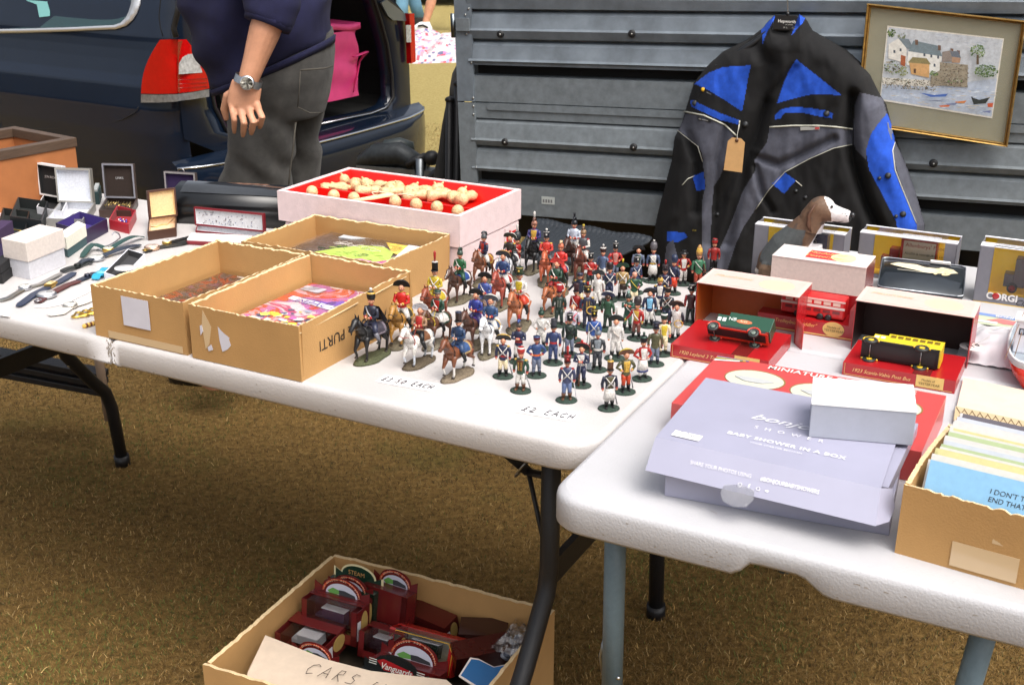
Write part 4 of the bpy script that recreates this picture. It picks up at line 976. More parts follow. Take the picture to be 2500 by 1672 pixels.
    mb, nm = patch('', [(895, 785), (1015, 783), (1013, 802), (897, 806)], S(186, 186, 180)); mb.poly([Wpx(*Z4(x, y), depth(x, y)+.004) for x, y in ((985, 786), (1013, 785), (1012, 799), (985, 800))], P_MATT, S(170, 60, 60)); mb.build('care_label', t)
    mb, nm = patch('', [(262, 722), (342, 738), (342, 756), (262, 742)], S(26, 26, 28)); mb.text('CE armour', Wpx(*Z4(268, 738), depth(300, 740)+.004), Wpx(*Z4(342, 754), .05)-Wpx(*Z4(262, 738), .05), W_U, .004, P_MATT, S(180, 180, 176)); mb.build('care_label', t)
    mb = MB(); mb.poly([Wpx(*Z4(x, y), depth(1445, 800)+.006) for x, y in ((1432, 757), (1440, 760), (1446, 792), (1462, 800), (1466, 825), (1458, 830), (1463, 862), (1450, 866), (1446, 838), (1430, 822), (1430, 808), (1438, 808))], P_MATT, S(150, 156, 170), off=WN*.001); mb.build('sleeve_badge', t)
    mb = MB(); mb.text('XCR', Wpx(*Z4(228, 1426), depth(230, 1424)+.003), W_D, W_U, .004, P_MATT, S(170, 150, 50)); mb.build('pocket_badge', t)
    # plastic hanger
    hg = thing('coat_hanger', 'black plastic coat hanger holding the motorcycle jacket', 'hanger', Wpx(*Z4(815, 140), .07))
    mb = MB(); Q = [(742, 98), (752, 92), (876, 96), (884, 108), (838, 182), (826, 188), (735, 180), (728, 168)]
    HP = mat('hanger_plastic', (.015, .016, .018), .35)
    mb.poly([Wpx(*Z4(x, y), .085) for x, y in Q], HP, off=WN*.006)
    mb.build('neck_plate', hg, bevel=.001)
    mb = MB(); mb.tube([Wpx(*Z4(x, y), .07) for x, y in ((380, 420), (560, 300), (735, 180), (838, 182), (1000, 290), (1220, 430))], .009, HP, n=8); mb.build('shoulder_bar', hg)
    mb = MB(); mb.text('Hepworth', Wpx(*Z4(756, 140), .0915), W_D-W_U*.03, W_U, .0075, P_MATT, S(230, 230, 226), bold=.02); mb.text('of London', Wpx(*Z4(802, 157), .0915), W_D, W_U, .0032, P_MATT, S(200, 200, 196))
    mb.text('M  L', Wpx(*Z4(790, 177), .0915), W_D, W_U, .004, P_MATT, S(200, 200, 196)); mb.build('lettering', hg)
    mb = MB(); mb.tube([Wpx(*Z4(x, y), .088) for x, y in ((818, 96), (818, 78), (817, 0), (816, -60), (830, -85), (850, -70))], .0014, P_METAL, S(180, 182, 184), n=6); mb.tube([Wpx(*Z4(818, 98), .088), Wpx(*Z4(818, 78), .088)], .004, HP, n=8); mb.build('hook', hg)
    pt = thing('price_tag', 'plain brown card price tag hanging from the motorcycle jacket', 'tag', Wpx(*Z4(488, 1050), .13))
    mb = MB(); o = .128; mb.poly([Wpx(*Z4(x, y), o) for x, y in ((422, 1050), (535, 1066), (553, 880), (530, 856), (473, 850), (448, 872))], mat('manila_card', S(214, 168, 112), .85, noise_amt=.08, noise_scale=60), off=WN*.001); mb.build('card', pt)
    mb = MB(); mb.lathe([(.002, 0), (.0045, 0), (.0045, .001), (.002, .001)], P_MATT, S(96, 58, 34), c=Wpx(*Z4(503, 868), o+.0015), R=Rw, n=14); mb.build('eyelet', pt)
    mb = MB(); mb.tube([Wpx(*Z4(x, y), o+.002) for x, y in ((503, 868), (506, 855), (505, 838), (512, 800), (516, 770))], .0009, P_MATT, S(220, 218, 210), n=5); mb.build('string', pt)
make_jacket()
# ---------------------------------------------------------------- framed watercolour hung beside it
def make_picture():
    off = .035
    C = [(1310, 22), (2292, 130), (2175, 905), (1238, 762)]
    t = thing('framed_picture', 'gold framed watercolour of a harbour village hanging on the trailer', 'picture', Wpx(*Z4(1700, 830), off))
    GOLD = mat('gilt_frame', S(190, 152, 84), .38, metal=.75, noise_amt=.35, noise_scale=80)
    P = lambda x, y, o=0: Wpx(*Z4(x, y), off+o)
    c = [P(*q) for q in C]; cen = sum(c, V())/4
    def inset(k): return [p + (cen-p)*k for p in c]
    prof = [(0, 0), (0, .012), (.012, .017), (.026, .014), (.034, .010), (.046, .013), (.056, .006), (.06, .0)]
    rings = [[q+WN*h for q in inset(k)] for k, h in prof]
    mb = MB(); mb.add([p for r in rings for p in r], [(i*4+j, i*4+(j+1) % 4, (i+1)*4+(j+1) % 4, (i+1)*4+j) for i in range(len(prof)-1) for j in range(4)], GOLD); mb.build('frame', t)
    mb = MB(); k = [q+WN*.003 for q in inset(.055)]; mb.poly(k, mat('sage_mount', S(150, 148, 128), .85, noise_amt=.05, noise_scale=30)); mount = mb.build('mount', t)
    mb = MB(); mb.poly([q-WN*.002 for q in c], P_MATT, S(90, 74, 54)); mb.build('backboard', t)
    mb = MB(); rnd = random.Random(11); lay = [0]
    K = mat('watercolour_paint', None, .9, noise_amt=.22, noise_scale=110)
    def pl(pts, col):
        lay[0] += 1; mb.poly([P(x, y, .0042+lay[0]*.00001) for x, y in pts], K, col)
    pl([(1432, 160), (2153, 240), (2080, 733), (1385, 622)], S(236, 232, 220))
    pl([(1442, 170), (2146, 247), (2100, 520), (1402, 480)], S(208, 214, 220))
    pl([(1402, 520), (1700, 540), (2108, 486), (2075, 722), (1392, 612)], S(196, 208, 224))
    def blob(cx, cy, r, n, cols, sq=1.):
        for _ in range(n):
            a = rnd.uniform(0, 6.28); d = r*math.sqrt(rnd.random()); x, y = cx+d*math.cos(a), cy+d*math.sin(a)*sq; q = rnd.uniform(2.5, 7)
            pl([(x+q*math.cos(b+a)*rnd.uniform(.6, 1.3), y+q*math.sin(b+a)*rnd.uniform(.5, 1)) for b in (0, 1.2, 2.5, 3.8, 5)], rnd.choice(cols))
    GR = [S(80, 110, 62), S(112, 140, 84), S(60, 84, 50), S(140, 160, 104)]
    ST = [S(140, 128, 110), S(110, 100, 86), S(166, 156, 134), S(92, 84, 74), S(180, 176, 160)]
    for _ in range(60):
        x, y = rnd.uniform(1450, 2130), rnd.uniform(180, 300)
        if inpoly(x, y, [(1442, 170), (2146, 247), (2120, 330), (1440, 300)]): pl([(x, y), (x+rnd.uniform(20, 70), y+rnd.uniform(2, 9)), (x+30, y+rnd.uniform(9, 14))], rnd.choice([S(190, 198, 210), S(222, 224, 226), S(200, 206, 212)]))
    blob(1458, 205, 24, 60, GR); blob(1522, 225, 22, 26, [S(130, 140, 110), S(150, 156, 130)])
    pl([(1440, 275), (1500, 238), (1552, 300), (1550, 392), (1438, 362)], S(238, 236, 228)); pl([(1500, 236), (1566, 246), (1595, 306), (1552, 302)], S(128, 142, 150))
    pl([(1595, 252), (1745, 284), (1772, 350), (1562, 318)], S(126, 144, 152)); pl([(1560, 318), (1768, 350), (1760, 445), (1688, 455), (1552, 402)], S(240, 240, 234))
    for a, b in ((1604, 246), (1745, 280), (1822, 300), (1862, 312)): pl([(a, b), (a+18, b+3), (a+18, b+34), (a, b+32)], S(120, 92, 76))
    pl([(1772, 322), (1830, 312), (1838, 380), (1770, 385)], S(150, 140, 132)); pl([(1820, 318), (1870, 318), (1888, 360), (1830, 352)], S(110, 120, 132)); pl([(1832, 352), (1886, 360), (1880, 390), (1830, 388)], S(184, 150, 124))
    for a, b in ((1655, 330), (1698, 338), (1718, 395), (1740, 345), (1470, 310), (1508, 300)): pl([(a, b), (a+12, b+2), (a+12, b+20), (a, b+18)], S(86, 96, 108))
    pl([(1516, 340), (1546, 350), (1542, 412), (1514, 402)], S(176, 98, 62))
    pl([(1566, 386), (1692, 398), (1690, 482), (1580, 458)], S(222, 176, 120)); pl([(1588, 354), (1675, 362), (1702, 400), (1560, 388)], S(150, 140, 96)); pl([(1595, 425), (1610, 427), (1608, 456), (1595, 452)], S(96, 70, 54))
    pl([(1756, 386), (1930, 402), (1926, 542), (1700, 524), (1700, 470), (1756, 436)], S(168, 158, 138))
    for _ in range(240):
        x, y = rnd.uniform(1700, 1930), rnd.uniform(390, 540)
        if inpoly(x, y, [(1756, 386), (1930, 402), (1926, 542), (1700, 524), (1700, 470), (1756, 436)]): pl([(x, y), (x+7, y+1), (x+6, y+5), (x-1, y+4)], rnd.choice(ST))
    blob(1460, 420, 48, 90, GR+ST, .9); blob(1530, 440, 30, 50, [S(150, 156, 104), S(120, 130, 80)])
    for _ in range(260):
        x = rnd.uniform(1395, 1730); y = lerp(478, 540, rnd.random())+ (x-1395)*.06; pl([(x, y), (x+8, y+1), (x+6, y+6), (x, y+4)], rnd.choice(ST+GR[2:3]))
    blob(1990, 318, 46, 110, GR, .9); pl([(1984, 340), (1996, 340), (1998, 400), (1982, 400)], S(96, 80, 60)); blob(2040, 440, 74, 210, GR, .52); blob(1840, 505, 60, 90, ST+GR[1:2], .35); blob(1720, 455, 26, 40, GR, .6)
    for _ in range(120):
        x, y = rnd.uniform(1400, 2080), rnd.uniform(530, 700)
        if inpoly(x, y, [(1402, 540), (2095, 500), (2072, 715), (1392, 604)]): pl([(x, y), (x+rnd.uniform(20, 60), y+2), (x+20, y+rnd.uniform(4, 8))], rnd.choice([S(168, 186, 210), S(226, 232, 238), S(206, 198, 184), S(150, 160, 178)]))
    pl([(1632, 574), (1720, 588), (1808, 580), (1792, 598), (1700, 600)], S(70, 104, 178)); pl([(1632, 618), (1800, 622), (1740, 628)], S(120, 130, 150))
    pl([(1950, 602), (2000, 618), (2066, 602), (2040, 640), (1965, 646)], S(50, 54, 52)); pl([(1948, 600), (1958, 598), (1962, 612)], S(40, 40, 40))
    for a, b, c_ in ((1750, 654, S(206, 110, 60)), (1848, 630, S(210, 130, 70)), (1792, 642, S(120, 130, 160))): pl([(a, b), (a+40, b-4), (a+75, b-8), (a+60, b+8), (a+12, b+8)], c_)
    pl([(2050, 640), (2086, 636), (2082, 664), (2052, 662)], S(196, 92, 56)); pl([(2020, 690), (2072, 682), (2068, 700)], S(120, 130, 170))
    mb.build('painting', mount)
    mb = MB(); mb.poly([q+WN*.0075 for q in inset(.058)], mix_glass('picture_glass', (1, 1, 1), .0)); mb.build('glass', t)
make_picture()
# ---------------------------------------------------------------- boxes on the long table
LEFT_CARD = CARD
def frame3(fl, fr, bl, z=TZ):
    o, a, b = at(*fl, z), at(*fr, z), at(*bl, z); return o, a-o, b-o
def cardwall(mb, a, b, z0, h, th, inward, m=CARD, seed=0, wav=.0025):
    """one corrugated wall from a to b with a torn wavy top edge"""
    n = 70; d = b-a; inn = V(inward).normalized()*th; vs_ = []
    for i in range(n+1):
        p = a + d*(i/n); hh = h + wav*(.12*math.sin(i*1.9+seed)+noise.noise(V((i*.31, seed, 0)))*1.1+noise.noise(V((i*.9, seed, 4)))*.5)
        bow = inn.normalized()*.003*math.sin(math.pi*i/n+seed)
        vs_ += [p+V((0, 0, z0)), p+bow+V((0, 0, z0+hh)), p+bow+inn+V((0, 0, z0+hh-.001)), p+inn+V((0, 0, z0))]
    fo = []; top = []
    for i in range(n):
        k = 4*i; fo += [(k, k+4, k+5, k+1), (k+2, k+6, k+7, k+3)]; top.append((k+1, k+5, k+6, k+2))
    fo += [(0, 1, 2, 3), (4*n+3, 4*n+2, 4*n+1, 4*n)]
    mb.add(vs_, fo, m); mb.add(vs_, top, CARDEDGE)
def cardbox(t, o, X, Y, h, seed=0, th=.005, z0=0.):
    up = V((0, 0, 1)); o = V(o); c = [o, o+X, o+X+Y, o+Y]
    ins = [Y, -X, -Y, X]
    for i in range(4):
        a, b = c[i], c[(i+1) % 4]; d = (b-a).normalized()*(th if i % 2 else 0)
        mb = MB(); cardwall(mb, a+d, b-d, z0, h, th, ins[i], seed=seed+i*2.3); mb.build('wall', t)
    mb = MB(); e = X.normalized()*th*1.02; f = Y.normalized()*th*1.02; mb.pbox(o+e+f+up*(z0+.001), X-2*e, Y-2*f, up*.004, CARD); mb.build('floor', t)
def comic_mat(name, cols, scale, seed):
    if name in MATS: return MATS[name]
    m = bpy.data.materials.new(name); m.use_nodes = True; t = m.node_tree; N = t.nodes; L = t.links; b = N['Principled BSDF']
    b.inputs['Roughness'].default_value = .18; b.inputs['Coat Weight'].default_value = .6; b.inputs['Coat Roughness'].default_value = .12
    tc = N.new('ShaderNodeTexCoord'); mp = N.new('ShaderNodeMapping'); mp.inputs['Location'].default_value = (seed, seed*2, 0); L.new(tc.outputs['Object'], mp.inputs[0])
    n = N.new('ShaderNodeTexNoise'); n.inputs['Scale'].default_value = scale; n.inputs['Detail'].default_value = 3; n.inputs['Distortion'].default_value = 1.6; L.new(mp.outputs[0], n.inputs[0])
    r = N.new('ShaderNodeValToRGB'); r.color_ramp.interpolation = 'CONSTANT'
    k = len(cols); r.color_ramp.elements[0].color = (*cols[0], 1); r.color_ramp.elements[0].position = 0; r.color_ramp.elements[1].position = .3+.4/k; r.color_ramp.elements[1].color = (*cols[1], 1)
    for i in range(2, k): e = r.color_ramp.elements.new(.3+.4*i/k); e.color = (*cols[i], 1)
    L.new(n.outputs[0], r.inputs[0]); L.new(r.outputs[0], b.inputs['Base Color'])
    n2 = N.new('ShaderNodeTexNoise'); n2.inputs['Scale'].default_value = 22; bp = N.new('ShaderNodeBump'); bp.inputs['Strength'].default_value = .5; bp.inputs['Distance'].default_value = .004
    L.new(n2.outputs[0], bp.inputs['Height']); L.new(bp.outputs[0], b.inputs['Coat Normal'])
    return m
UP = V((0, 0, 1))
def cardbox_thing(fl, fr, bl, h, label, seed):
    o, X, Y = frame3(fl, fr, bl)
    t = thing('cardboard_box', label, 'box', o+X/2+Y/2, 0, 'open cardboard boxes of comics')
    cardbox(t, o, X, Y, h, seed); return t, o, X, Y
# left, front and back boxes, all square to the table
U1 = lambda u, v: O1+E1*u+N1*v+UP*TZ
def comics_box(u0, v0, w_, d_, h, label, seed):
    o = U1(u0, v0); X = E1*w_; Y = N1*d_
    t = thing('cardboard_box', label, 'box', o+X/2+Y/2, 0, 'open cardboard boxes of comics')
    cardbox(t, o, X, Y, h, seed); return t, o, X, Y
tb1, o1, X1_, Y1_ = comics_box(-.904, .008, .198, .315, .088, 'open cardboard box of comics with a blank white label, left of its neighbour', 0)
tb2, o2_, X2_, Y2_ = comics_box(-.693, .005, .214, .319, .090, 'open cardboard box with upside-down printing on its side and red comics inside', 3)
tb3, o3_, X3_, Y3_ = comics_box(-.860, .337, .313, .228, .088, 'open cardboard box with a green and purple comic, behind the other two', 6)
def labels_on_boxes():
    mb = MB(); p = o1+E1*.067-N1*.0008+UP*.030; mb.pbox(p, E1*.058, -N1*.0004, UP*.05, mat('paper_label', S(208, 206, 216), .8, noise_amt=.06, noise_scale=40)); mb.build('paper_label', tb1)
    mb = MB(); mb.pbox(o1+E1*.03-N1*.001+UP*.002, E1*.16, -N1*.0003, UP*.012, mat('clear_tape', S(205, 178, 140), .2, coat=.5)); mb.build('tape', tb1)
    def scrap(pts, par, nm='torn_label', m=None):
        mb = MB(); mb.poly([o2_+E1*a-N1*.001+UP*b for a, b in pts], m or MATS['paper_label'], off=-N1*.0004); mb.build(nm, par)
    scrap([(.058, .072), (.085, .068), (.088, .06), (.082, .052), (.079, .045), (.082, .036), (.075, .028), (.064, .022), (.060, .04)], tb2)
    scrap([(.022, .058), (.026, .06), (.028, .05), (.022, .042)], tb2); scrap([(.034, .024), (.042, .03), (.045, .022), (.036, .018)], tb2)
    mb = MB(); mb.poly([o2_+E1*a-N1*.0008+UP*b for a, b in ((.03, .085), (.045, .06), (.038, .03), (.03, .02), (.026, .06))], mat('clear_tape'), off=-N1*.0003); mb.build('tape', tb2)
    # upside-down printing and the row of peaks on the long side
    INK = (.012, .011, .010); side = o2_+X2_; 
    mb = MB(); mb.text('PBELL PURTI', side+N1*.046+UP*.050+E1*.0005, -N1, -UP, .018, P_MATT, INK, lift=.0006, stretch=1.05, align='RIGHT')
    mb.build('printing', tb2)
    mb = MB()
    for x, w_, h0, h1, lean in ((.165, .012, .014, .036, 0), (.19, .018, .006, .048, .02), (.216, .018, .014, .050, .012), (.236, .016, .02, .052, .01)):
        q = [side+N1*(x)+UP*h0, side+N1*(x+w_*.6)+UP*(h0+.002), side+N1*(x+w_*.7+lean*.6)+UP*h1]
        mb.poly([p+E1*.0009 for p in q], P_MATT, INK)
    mb.build('printed_peaks', tb2)
    mb = MB(); mb.tube([side+N1*x+UP*z+E1*.0004 for x, z in ((.002, .078), (.1, .079), (.155, .081))], .0012, CARDEDGE, n=4); mb.tube([side+N1*x+UP*z+E1*.0004 for x, z in ((.19, .081), (.25, .083), (.30, .085))], .0010, CARDEDGE, n=4); mb.build('score_line', tb2)
labels_on_boxes()
def comics():
    def stack(nm_lab, o, X, Y, z, n, m, grp='comics in the cardboard boxes'):
        t = thing('comic_stack', nm_lab, 'comics', o+X/2+Y/2, 0, grp); up = V((0, 0, 1))
        mb = MB(); mb.pbox(o+up*.006, X, Y, up*(z-.006), mat('page_edges', S(222, 216, 204), .8, noise_amt=.35, noise_scale=500, stretch=(1, 1, 14))); mb.build('pages', t)
        mb = MB(); mb.grid(lambda u, v: o+X*u+Y*v+up*(z+.001+.0015*math.sin(5*u)*math.sin(4*v)), 12, 12, m); c = mb.build('cover', t)
        mb = MB(); mb.grid(lambda u, v: o-X*.02+X*1.04*u-Y*.02+Y*1.04*v+up*(z+.003+.0012*noise.noise(V((u*9, v*9, z*50)))), 20, 20, mix_glass('clear_sleeve', (1, 1, 1), .07, .08)); mb.build('plastic_sleeve', t)
        return t, c
    m1 = comic_mat('cover_black_red', [S(24, 20, 22), S(60, 50, 54), S(170, 60, 40), S(90, 90, 100), S(30, 26, 30), S(120, 70, 120)], 16, 1)
    t, c = stack('dark comic with red streaks at the bottom of the left cardboard box', o1+E1*.018+N1*.018, E1*.165, N1*.28, .030, 3, m1)
    mb = MB(); o = o1+E1*.018+N1*.018; 
    mb.lathe([(.014, 0), (.019, 0), (.019, .0006), (.014, .0006)], P_GLOSS, S(190, 180, 170), c=o+E1*.11+N1*.255+UP*.0325, n=20); mb.build('cover_emblem', c)
    m2 = comic_mat('cover_red_purple', [S(232, 96, 66), S(236, 120, 96), S(240, 190, 200), S(226, 84, 60), S(208, 130, 196), S(240, 232, 236), S(214, 90, 150)], 9, 5)
    t, c = stack('bright red comic in a clear sleeve inside the box with printing', o2_+E1*.014+N1*.016, E1*.180, N1*.285, .042, 3, m2)
    o = o2_+E1*.014+N1*.016+UP*.0445
    mb = MB()
    mb.poly([o+E1*a+N1*b for a, b in ((.0, .205), (.175, .19), (.175, .215), (.11, .222), (.09, .205))], P_GLOSS, S(120, 88, 176), off=UP*.0003)
    mb.poly([o+E1*a+N1*b for a, b in ((.02, .19), (.17, .165), (.172, .185), (.02, .205))], P_GLOSS, S(236, 234, 240), off=UP*.0005)
    mb.text('IMPACT', o+E1*.035+N1*.178+UP*.0007, E1, N1, .018, P_GLOSS, S(110, 90, 160), shear=.2)
    mb.poly([o+E1*a+N1*b for a, b in ((.006, .24), (.05, .238), (.05, .262), (.006, .264))], P_GLOSS, S(186, 186, 196), off=UP*.0005)
    rnd = random.Random(2)
    for k in range(46):
        a, b = rnd.gauss(.085, .03), rnd.gauss(.09, .028); q = rnd.uniform(.004, .011)
        mb.poly([o+E1*(a+q*math.cos(s)*rnd.uniform(.5, 1.4))+N1*(b+q*math.sin(s)*rnd.uniform(.4, 1))+UP*(.0006+k*.00001) for s in (0, 1.1, 2.2, 3.3, 4.5, 5.4)], P_GLOSS, rnd.choice([S(236, 214, 84), S(196, 206, 226), S(90, 100, 130), S(240, 236, 232), S(226, 110, 180), S(70, 80, 110), S(240, 226, 110)]))
    mb.build('cover_artwork', c)
    m3 = comic_mat('cover_grey', [S(84, 74, 70), S(104, 92, 84), S(70, 62, 60), S(96, 84, 78)], 6, 9)
    t, c = stack('comic with a dark green mound on its cover in the rear cardboard box', o3_+E1*.055+N1*.022, E1*.245, N1*.185, .062, 3, m3)
    o = o3_+E1*.095+N1*.024+UP*.0648; mb = MB()
    def pg(pts, col, k=0): mb.poly([o+E1*a+N1*b for a, b in pts], P_GLOSS, col, off=UP*(.0003+k*.0001))
    pg([(.10, .166), (.197, .166), (.197, .10), (.15, .11)], S(236, 206, 92), 0); pg([(.06, .0), (.197, 0), (.197, .075), (.13, .06)], S(222, 110, 178), 1); pg([(.03, .0), (.12, .0), (.10, .03), (.05, .03)], S(206, 216, 232), 2)
    pg([(.02, .045), (.04, .085), (.075, .125), (.115, .135), (.150, .115), (.170, .07), (.155, .045), (.12, .05), (.085, .028), (.05, .022)], S(176, 204, 84), 3)
    for k in range(40):
        a, b = rnd.gauss(.10, .032), rnd.gauss(.075, .022); L = rnd.uniform(.008, .02); an = rnd.uniform(-.6, .9)
        pg([(a, b), (a+L*math.cos(an), b+L*math.sin(an)), (a+L*.5, b+L*.5*math.sin(an)+.0016)], rnd.choice([S(120, 156, 56), S(210, 226, 130), S(70, 90, 60), S(140, 180, 66)]), 4+k*.1)
    pg([(.0, .150), (.028, .152), (.05, .168), (.0, .168)], S(200, 204, 206), 9); pg([(.150, .168), (.175, .168), (.185, .08), (.17, .09)], S(226, 222, 226), 9)
    for k in range(9):
        x, y = rnd.uniform(.0, .1), rnd.uniform(.10, .16); pts = [o+E1*(x+.008*i)+N1*(y+rnd.uniform(-.006, .006))+UP*.0016 for i in range(5)]; mb.tube(pts, .0005, P_GLOSS, S(236, 226, 214), n=4)
    mb.build('cover_artwork', c)
comics()
# ---------------------------------------------------------------- two pale lidded foam boxes, the upper with a red tray of carved figures
def foam_boxes():
    FOAM = mat('pale_pink_board', S(226, 204, 204), .85, noise_amt=.10, noise_scale=50, bump=.3, bump_scale=300)
    REDT = mat('red_tray_plastic', S(214, 22, 14), .35, noise_amt=.1, noise_scale=20)
    zt = zat(at(1269, 560), 465)
    # find the stack height from its near right edge
    p0 = at(1123, 700); H1 = .062; H2 = .062
    fl, fr, br = at(676, 467, TZ+H1+H2), at(1123, 529, TZ+H1+H2), at(1269, 463, TZ+H1+H2)
    X = E1*.430; Y = N1*.255; o = U1(-.956, .570); o.z = 0
    t = thing('storage_box', 'pale pink board box underneath the box with the red tray', 'box', o+X/2+Y/2+UP*TZ)
    mb = MB(); mb.pbox(o+E1*.012+N1*.004+UP*TZ, X-E1*.014, Y-N1*.008, UP*(H1-.003), FOAM); mb.build('box_body', t, bevel=.003)
    lab = o+X-E1*.0005+N1*(Y.length-.07)+UP*(TZ+.004)
    mb = MB(); mb.pbox(lab, N1*.05, E1*.0006, UP*.052, P_GLOSS, S(236, 214, 214)); mb.pbox(lab+N1*.005+UP*.006+E1*.0007, N1*.042, E1*.0004, UP*.034, P_GLOSS, S(206, 44, 40))
    mb.text('its', lab+N1*.010+UP*.012+E1*.0013, N1, UP, .020, P_GLOSS, S(244, 240, 238), shear=.2, bold=.03); mb.build('sticker', t)
    t = thing('storage_box', 'pale pink board box holding a red tray, top of the pair', 'box', o+X/2+Y/2+UP*(TZ+H1))
    z1 = TZ+H1; th = .010
    mb = MB()
    ro = [o, o+X, o+X+Y, o+Y]; cen = sum(ro, V())/4
    ri = [p+(X*(1 if i in (0, 3) else -1)).normalized()*th+(Y*(1 if i in (0, 1) else -1)).normalized()*th for i, p in enumerate(ro)]
    z2 = z1+H2
    mb.add([p+UP*z1 for p in ro]+[p+UP*z2 for p in ro]+[p+UP*z2 for p in ri]+[p+UP*(z2-.03) for p in ri], [(i, (i+1) % 4, 4+(i+1) % 4, 4+i) for i in range(4)]+[(4+i, 4+(i+1) % 4, 8+(i+1) % 4, 8+i) for i in range(4)]+[(8+i, 8+(i+1) % 4, 12+(i+1) % 4, 12+i) for i in range(4)]+[(3, 2, 1, 0)], FOAM); mb.build('box_body', t)
    mb = MB(); e = .0015
    rj = [p+(X*(1 if i in (0, 3) else -1)).normalized()*.012+(Y*(1 if i in (0, 1) else -1)).normalized()*.012 for i, p in enumerate(ri)]
    zb_ = z2-.034
    mb.add([p+UP*(z2-.002) for p in ri]+[p+UP*zb_ for p in rj], [(i, (i+1) % 4, 4+(i+1) % 4, 4+i) for i in range(4)]+[(4, 5, 6, 7)], REDT)
    tr = mb.build('red_tray', t)
    dv = .36
    a = ri[0]+(ri[3]-ri[0])*dv; mb = MB(); mb.pbox(a+UP*zb_, (ri[1]-ri[0]), N1*.006, UP*.024, REDT); mb.build('divider', tr)
    IV = mat('carved_cream', S(222, 196, 146), .5, noise_amt=.4, noise_scale=160, bump=1., bump_scale=220)
    w2 = (ri[1]-ri[0]).length; d2 = (ri[3]-ri[0]).length
    P = lambda u, v, z=0: ri[0]+E1*(u*w2)+N1*(v*d2)+UP*(zb_+z)
    def piece(u, v, lab, s=1., tilt=0., ang=0.):
        g = thing('carved_figure', lab, 'figurine', P(u, v), 0, 'cream carved figures lying in the red tray')
        mb = MB(); d = V((math.cos(ang), math.sin(ang), 0)); c = P(u, v, .012*s)
        rings = []
        for k in range(9):
            q = k/8; r = (.013-.004*q+.0025*math.sin(q*11))*s*(.75 if q > .86 else 1)
            ctr = c + d*(q-.5)*.062*s + UP*(.003*math.sin(q*3))
            nn = V((-d.y, d.x, 0)); rings.append([ctr+nn*r*math.cos(x)+UP*r*.85*math.sin(x) for x in (2*math.pi*j/12 for j in range(12))])
        mb.loft(rings, IV); mb.build('robe', g)
        mb = MB(); hc = c+d*.040*s+UP*.004; mb.ell(hc, (.0115*s, .0105*s, .0125*s), IV, nu=14, nv=10); mb.tube([hc+d*.004*s+UP*.008*s, hc+d*.009*s+UP*.014*s], [.004*s, .0015*s], IV, n=6); mb.build('head', g)
        mb = MB(); mb.tube([c+d*.01*s+V((-d.y, d.x, 0))*.012*s, c-d*.008*s+V((-d.y, d.x, 0))*.006*s+UP*.011*s], [.004*s, .003*s], IV, n=6); mb.build('arm', g)
    def bust(u, v, lab):
        g = thing('carved_figure', lab, 'figurine', P(u, v), 0, 'cream carved figures lying in the red tray')
        mb = MB(); mb.loft([[P(u, v, z)+V((r*math.cos(x), r*math.sin(x), 0))+(-E1)*dx for x in (2*math.pi*j/14 for j in range(14))] for r, z, dx in ((.013, .001, .012), (.014, .008, .010), (.011, .014, .004), (.008, .019, 0))], IV); mb.build('robe', g)
        mb = MB(); mb.ell(P(u, v, .026), (.0125, .0125, .0135), IV, nu=14, nv=10); mb.build('head', g)
    LB = ['first from the left corner', 'second from the left corner', 'third along, beside the knife', 'just right of the knife', 'second to the right of the knife', 'third to the right of the knife', 'tucked in the right corner']
    for k, (x, y) in enumerate(((762, 476), (815, 486), (864, 492), (965, 500), (1016, 507), (1067, 514), (1118, 524))):
        p = at(x, y, zb_+.02); v = p-P(0, 0, .02); bust(v.dot(E1)/w2, max(.12, min(.24, v.dot(N1)/d2)), 'round-headed cream figure in the front compartment, '+LB[k])
    B = [(820, 452, .3, 'leaning at the left of the rear compartment'), (878, 442, 2.6, 'with a hooked nose near the rear left'), (905, 460, .1, 'lying lowest beside the divider'), (940, 447, 2.9, 'in the middle of the heap'), (993, 441, 1.2, 'with a pointed cap standing highest'), (965, 462, .4, 'under the pointed-cap one'), (1035, 455, .2, 'stretched out right of the middle'), (1052, 446, 2.8, 'lying behind the stretched-out one'), (1080, 470, .2, 'by the divider on the right'), (1108, 462, 2.2, 'with a smooth round head at right'), (1144, 474, 1.0, 'crouching at the far right end'), (1020, 470, .3, 'half hidden behind the string')]
    for x, y, a, l in B:
        p = at(x, y, zb_+.02); v = p-P(0, 0, .02); piece(v.dot(E1)/w2, max(.44, min(.86, v.dot(N1)/d2)), 'cream carved figure '+l, 1.05, 0, a)
    kf = thing('paper_knife', 'pale wooden paper knife lying across the tray divider', 'knife', at(900, 485, z2))
    a, b = at(858, 492, z2-.006), at(958, 476, z2-.002); nn = V((-(b-a).y, (b-a).x, 0)).normalized()
    mb = MB(); mb.poly([a-nn*.004, a.lerp(b, .5)-nn*.009-UP*.001, b-nn*.010, b+nn*.010, a.lerp(b, .5)+nn*.007, a+nn*.003], mat('pale_wood', S(240, 218, 170), .6), off=UP*.003); mb.build('blade', kf)
    mb = MB(); mb.tube([at(x, y, z2) for x, y in ((960, 474), (925, 468), (908, 470), (912, 476), (940, 478), (985, 474), (1010, 478))], .0012, P_MATT, S(240, 222, 190), n=5); mb.build('string', kf)
    sc = thing('carved_fan', 'flat cream carved fan with a handle lying at the left of the tray', 'fan', at(815, 458, z2-.02))
    mb = MB(); mb.poly([at(x, y, zb_+.018) for x, y in ((775, 451), (800, 455), (812, 450), (842, 449), (850, 458), (848, 466), (820, 462), (800, 458), (774, 453))], IV, off=UP*.003); mb.build('fan_blade', sc)
foam_boxes()
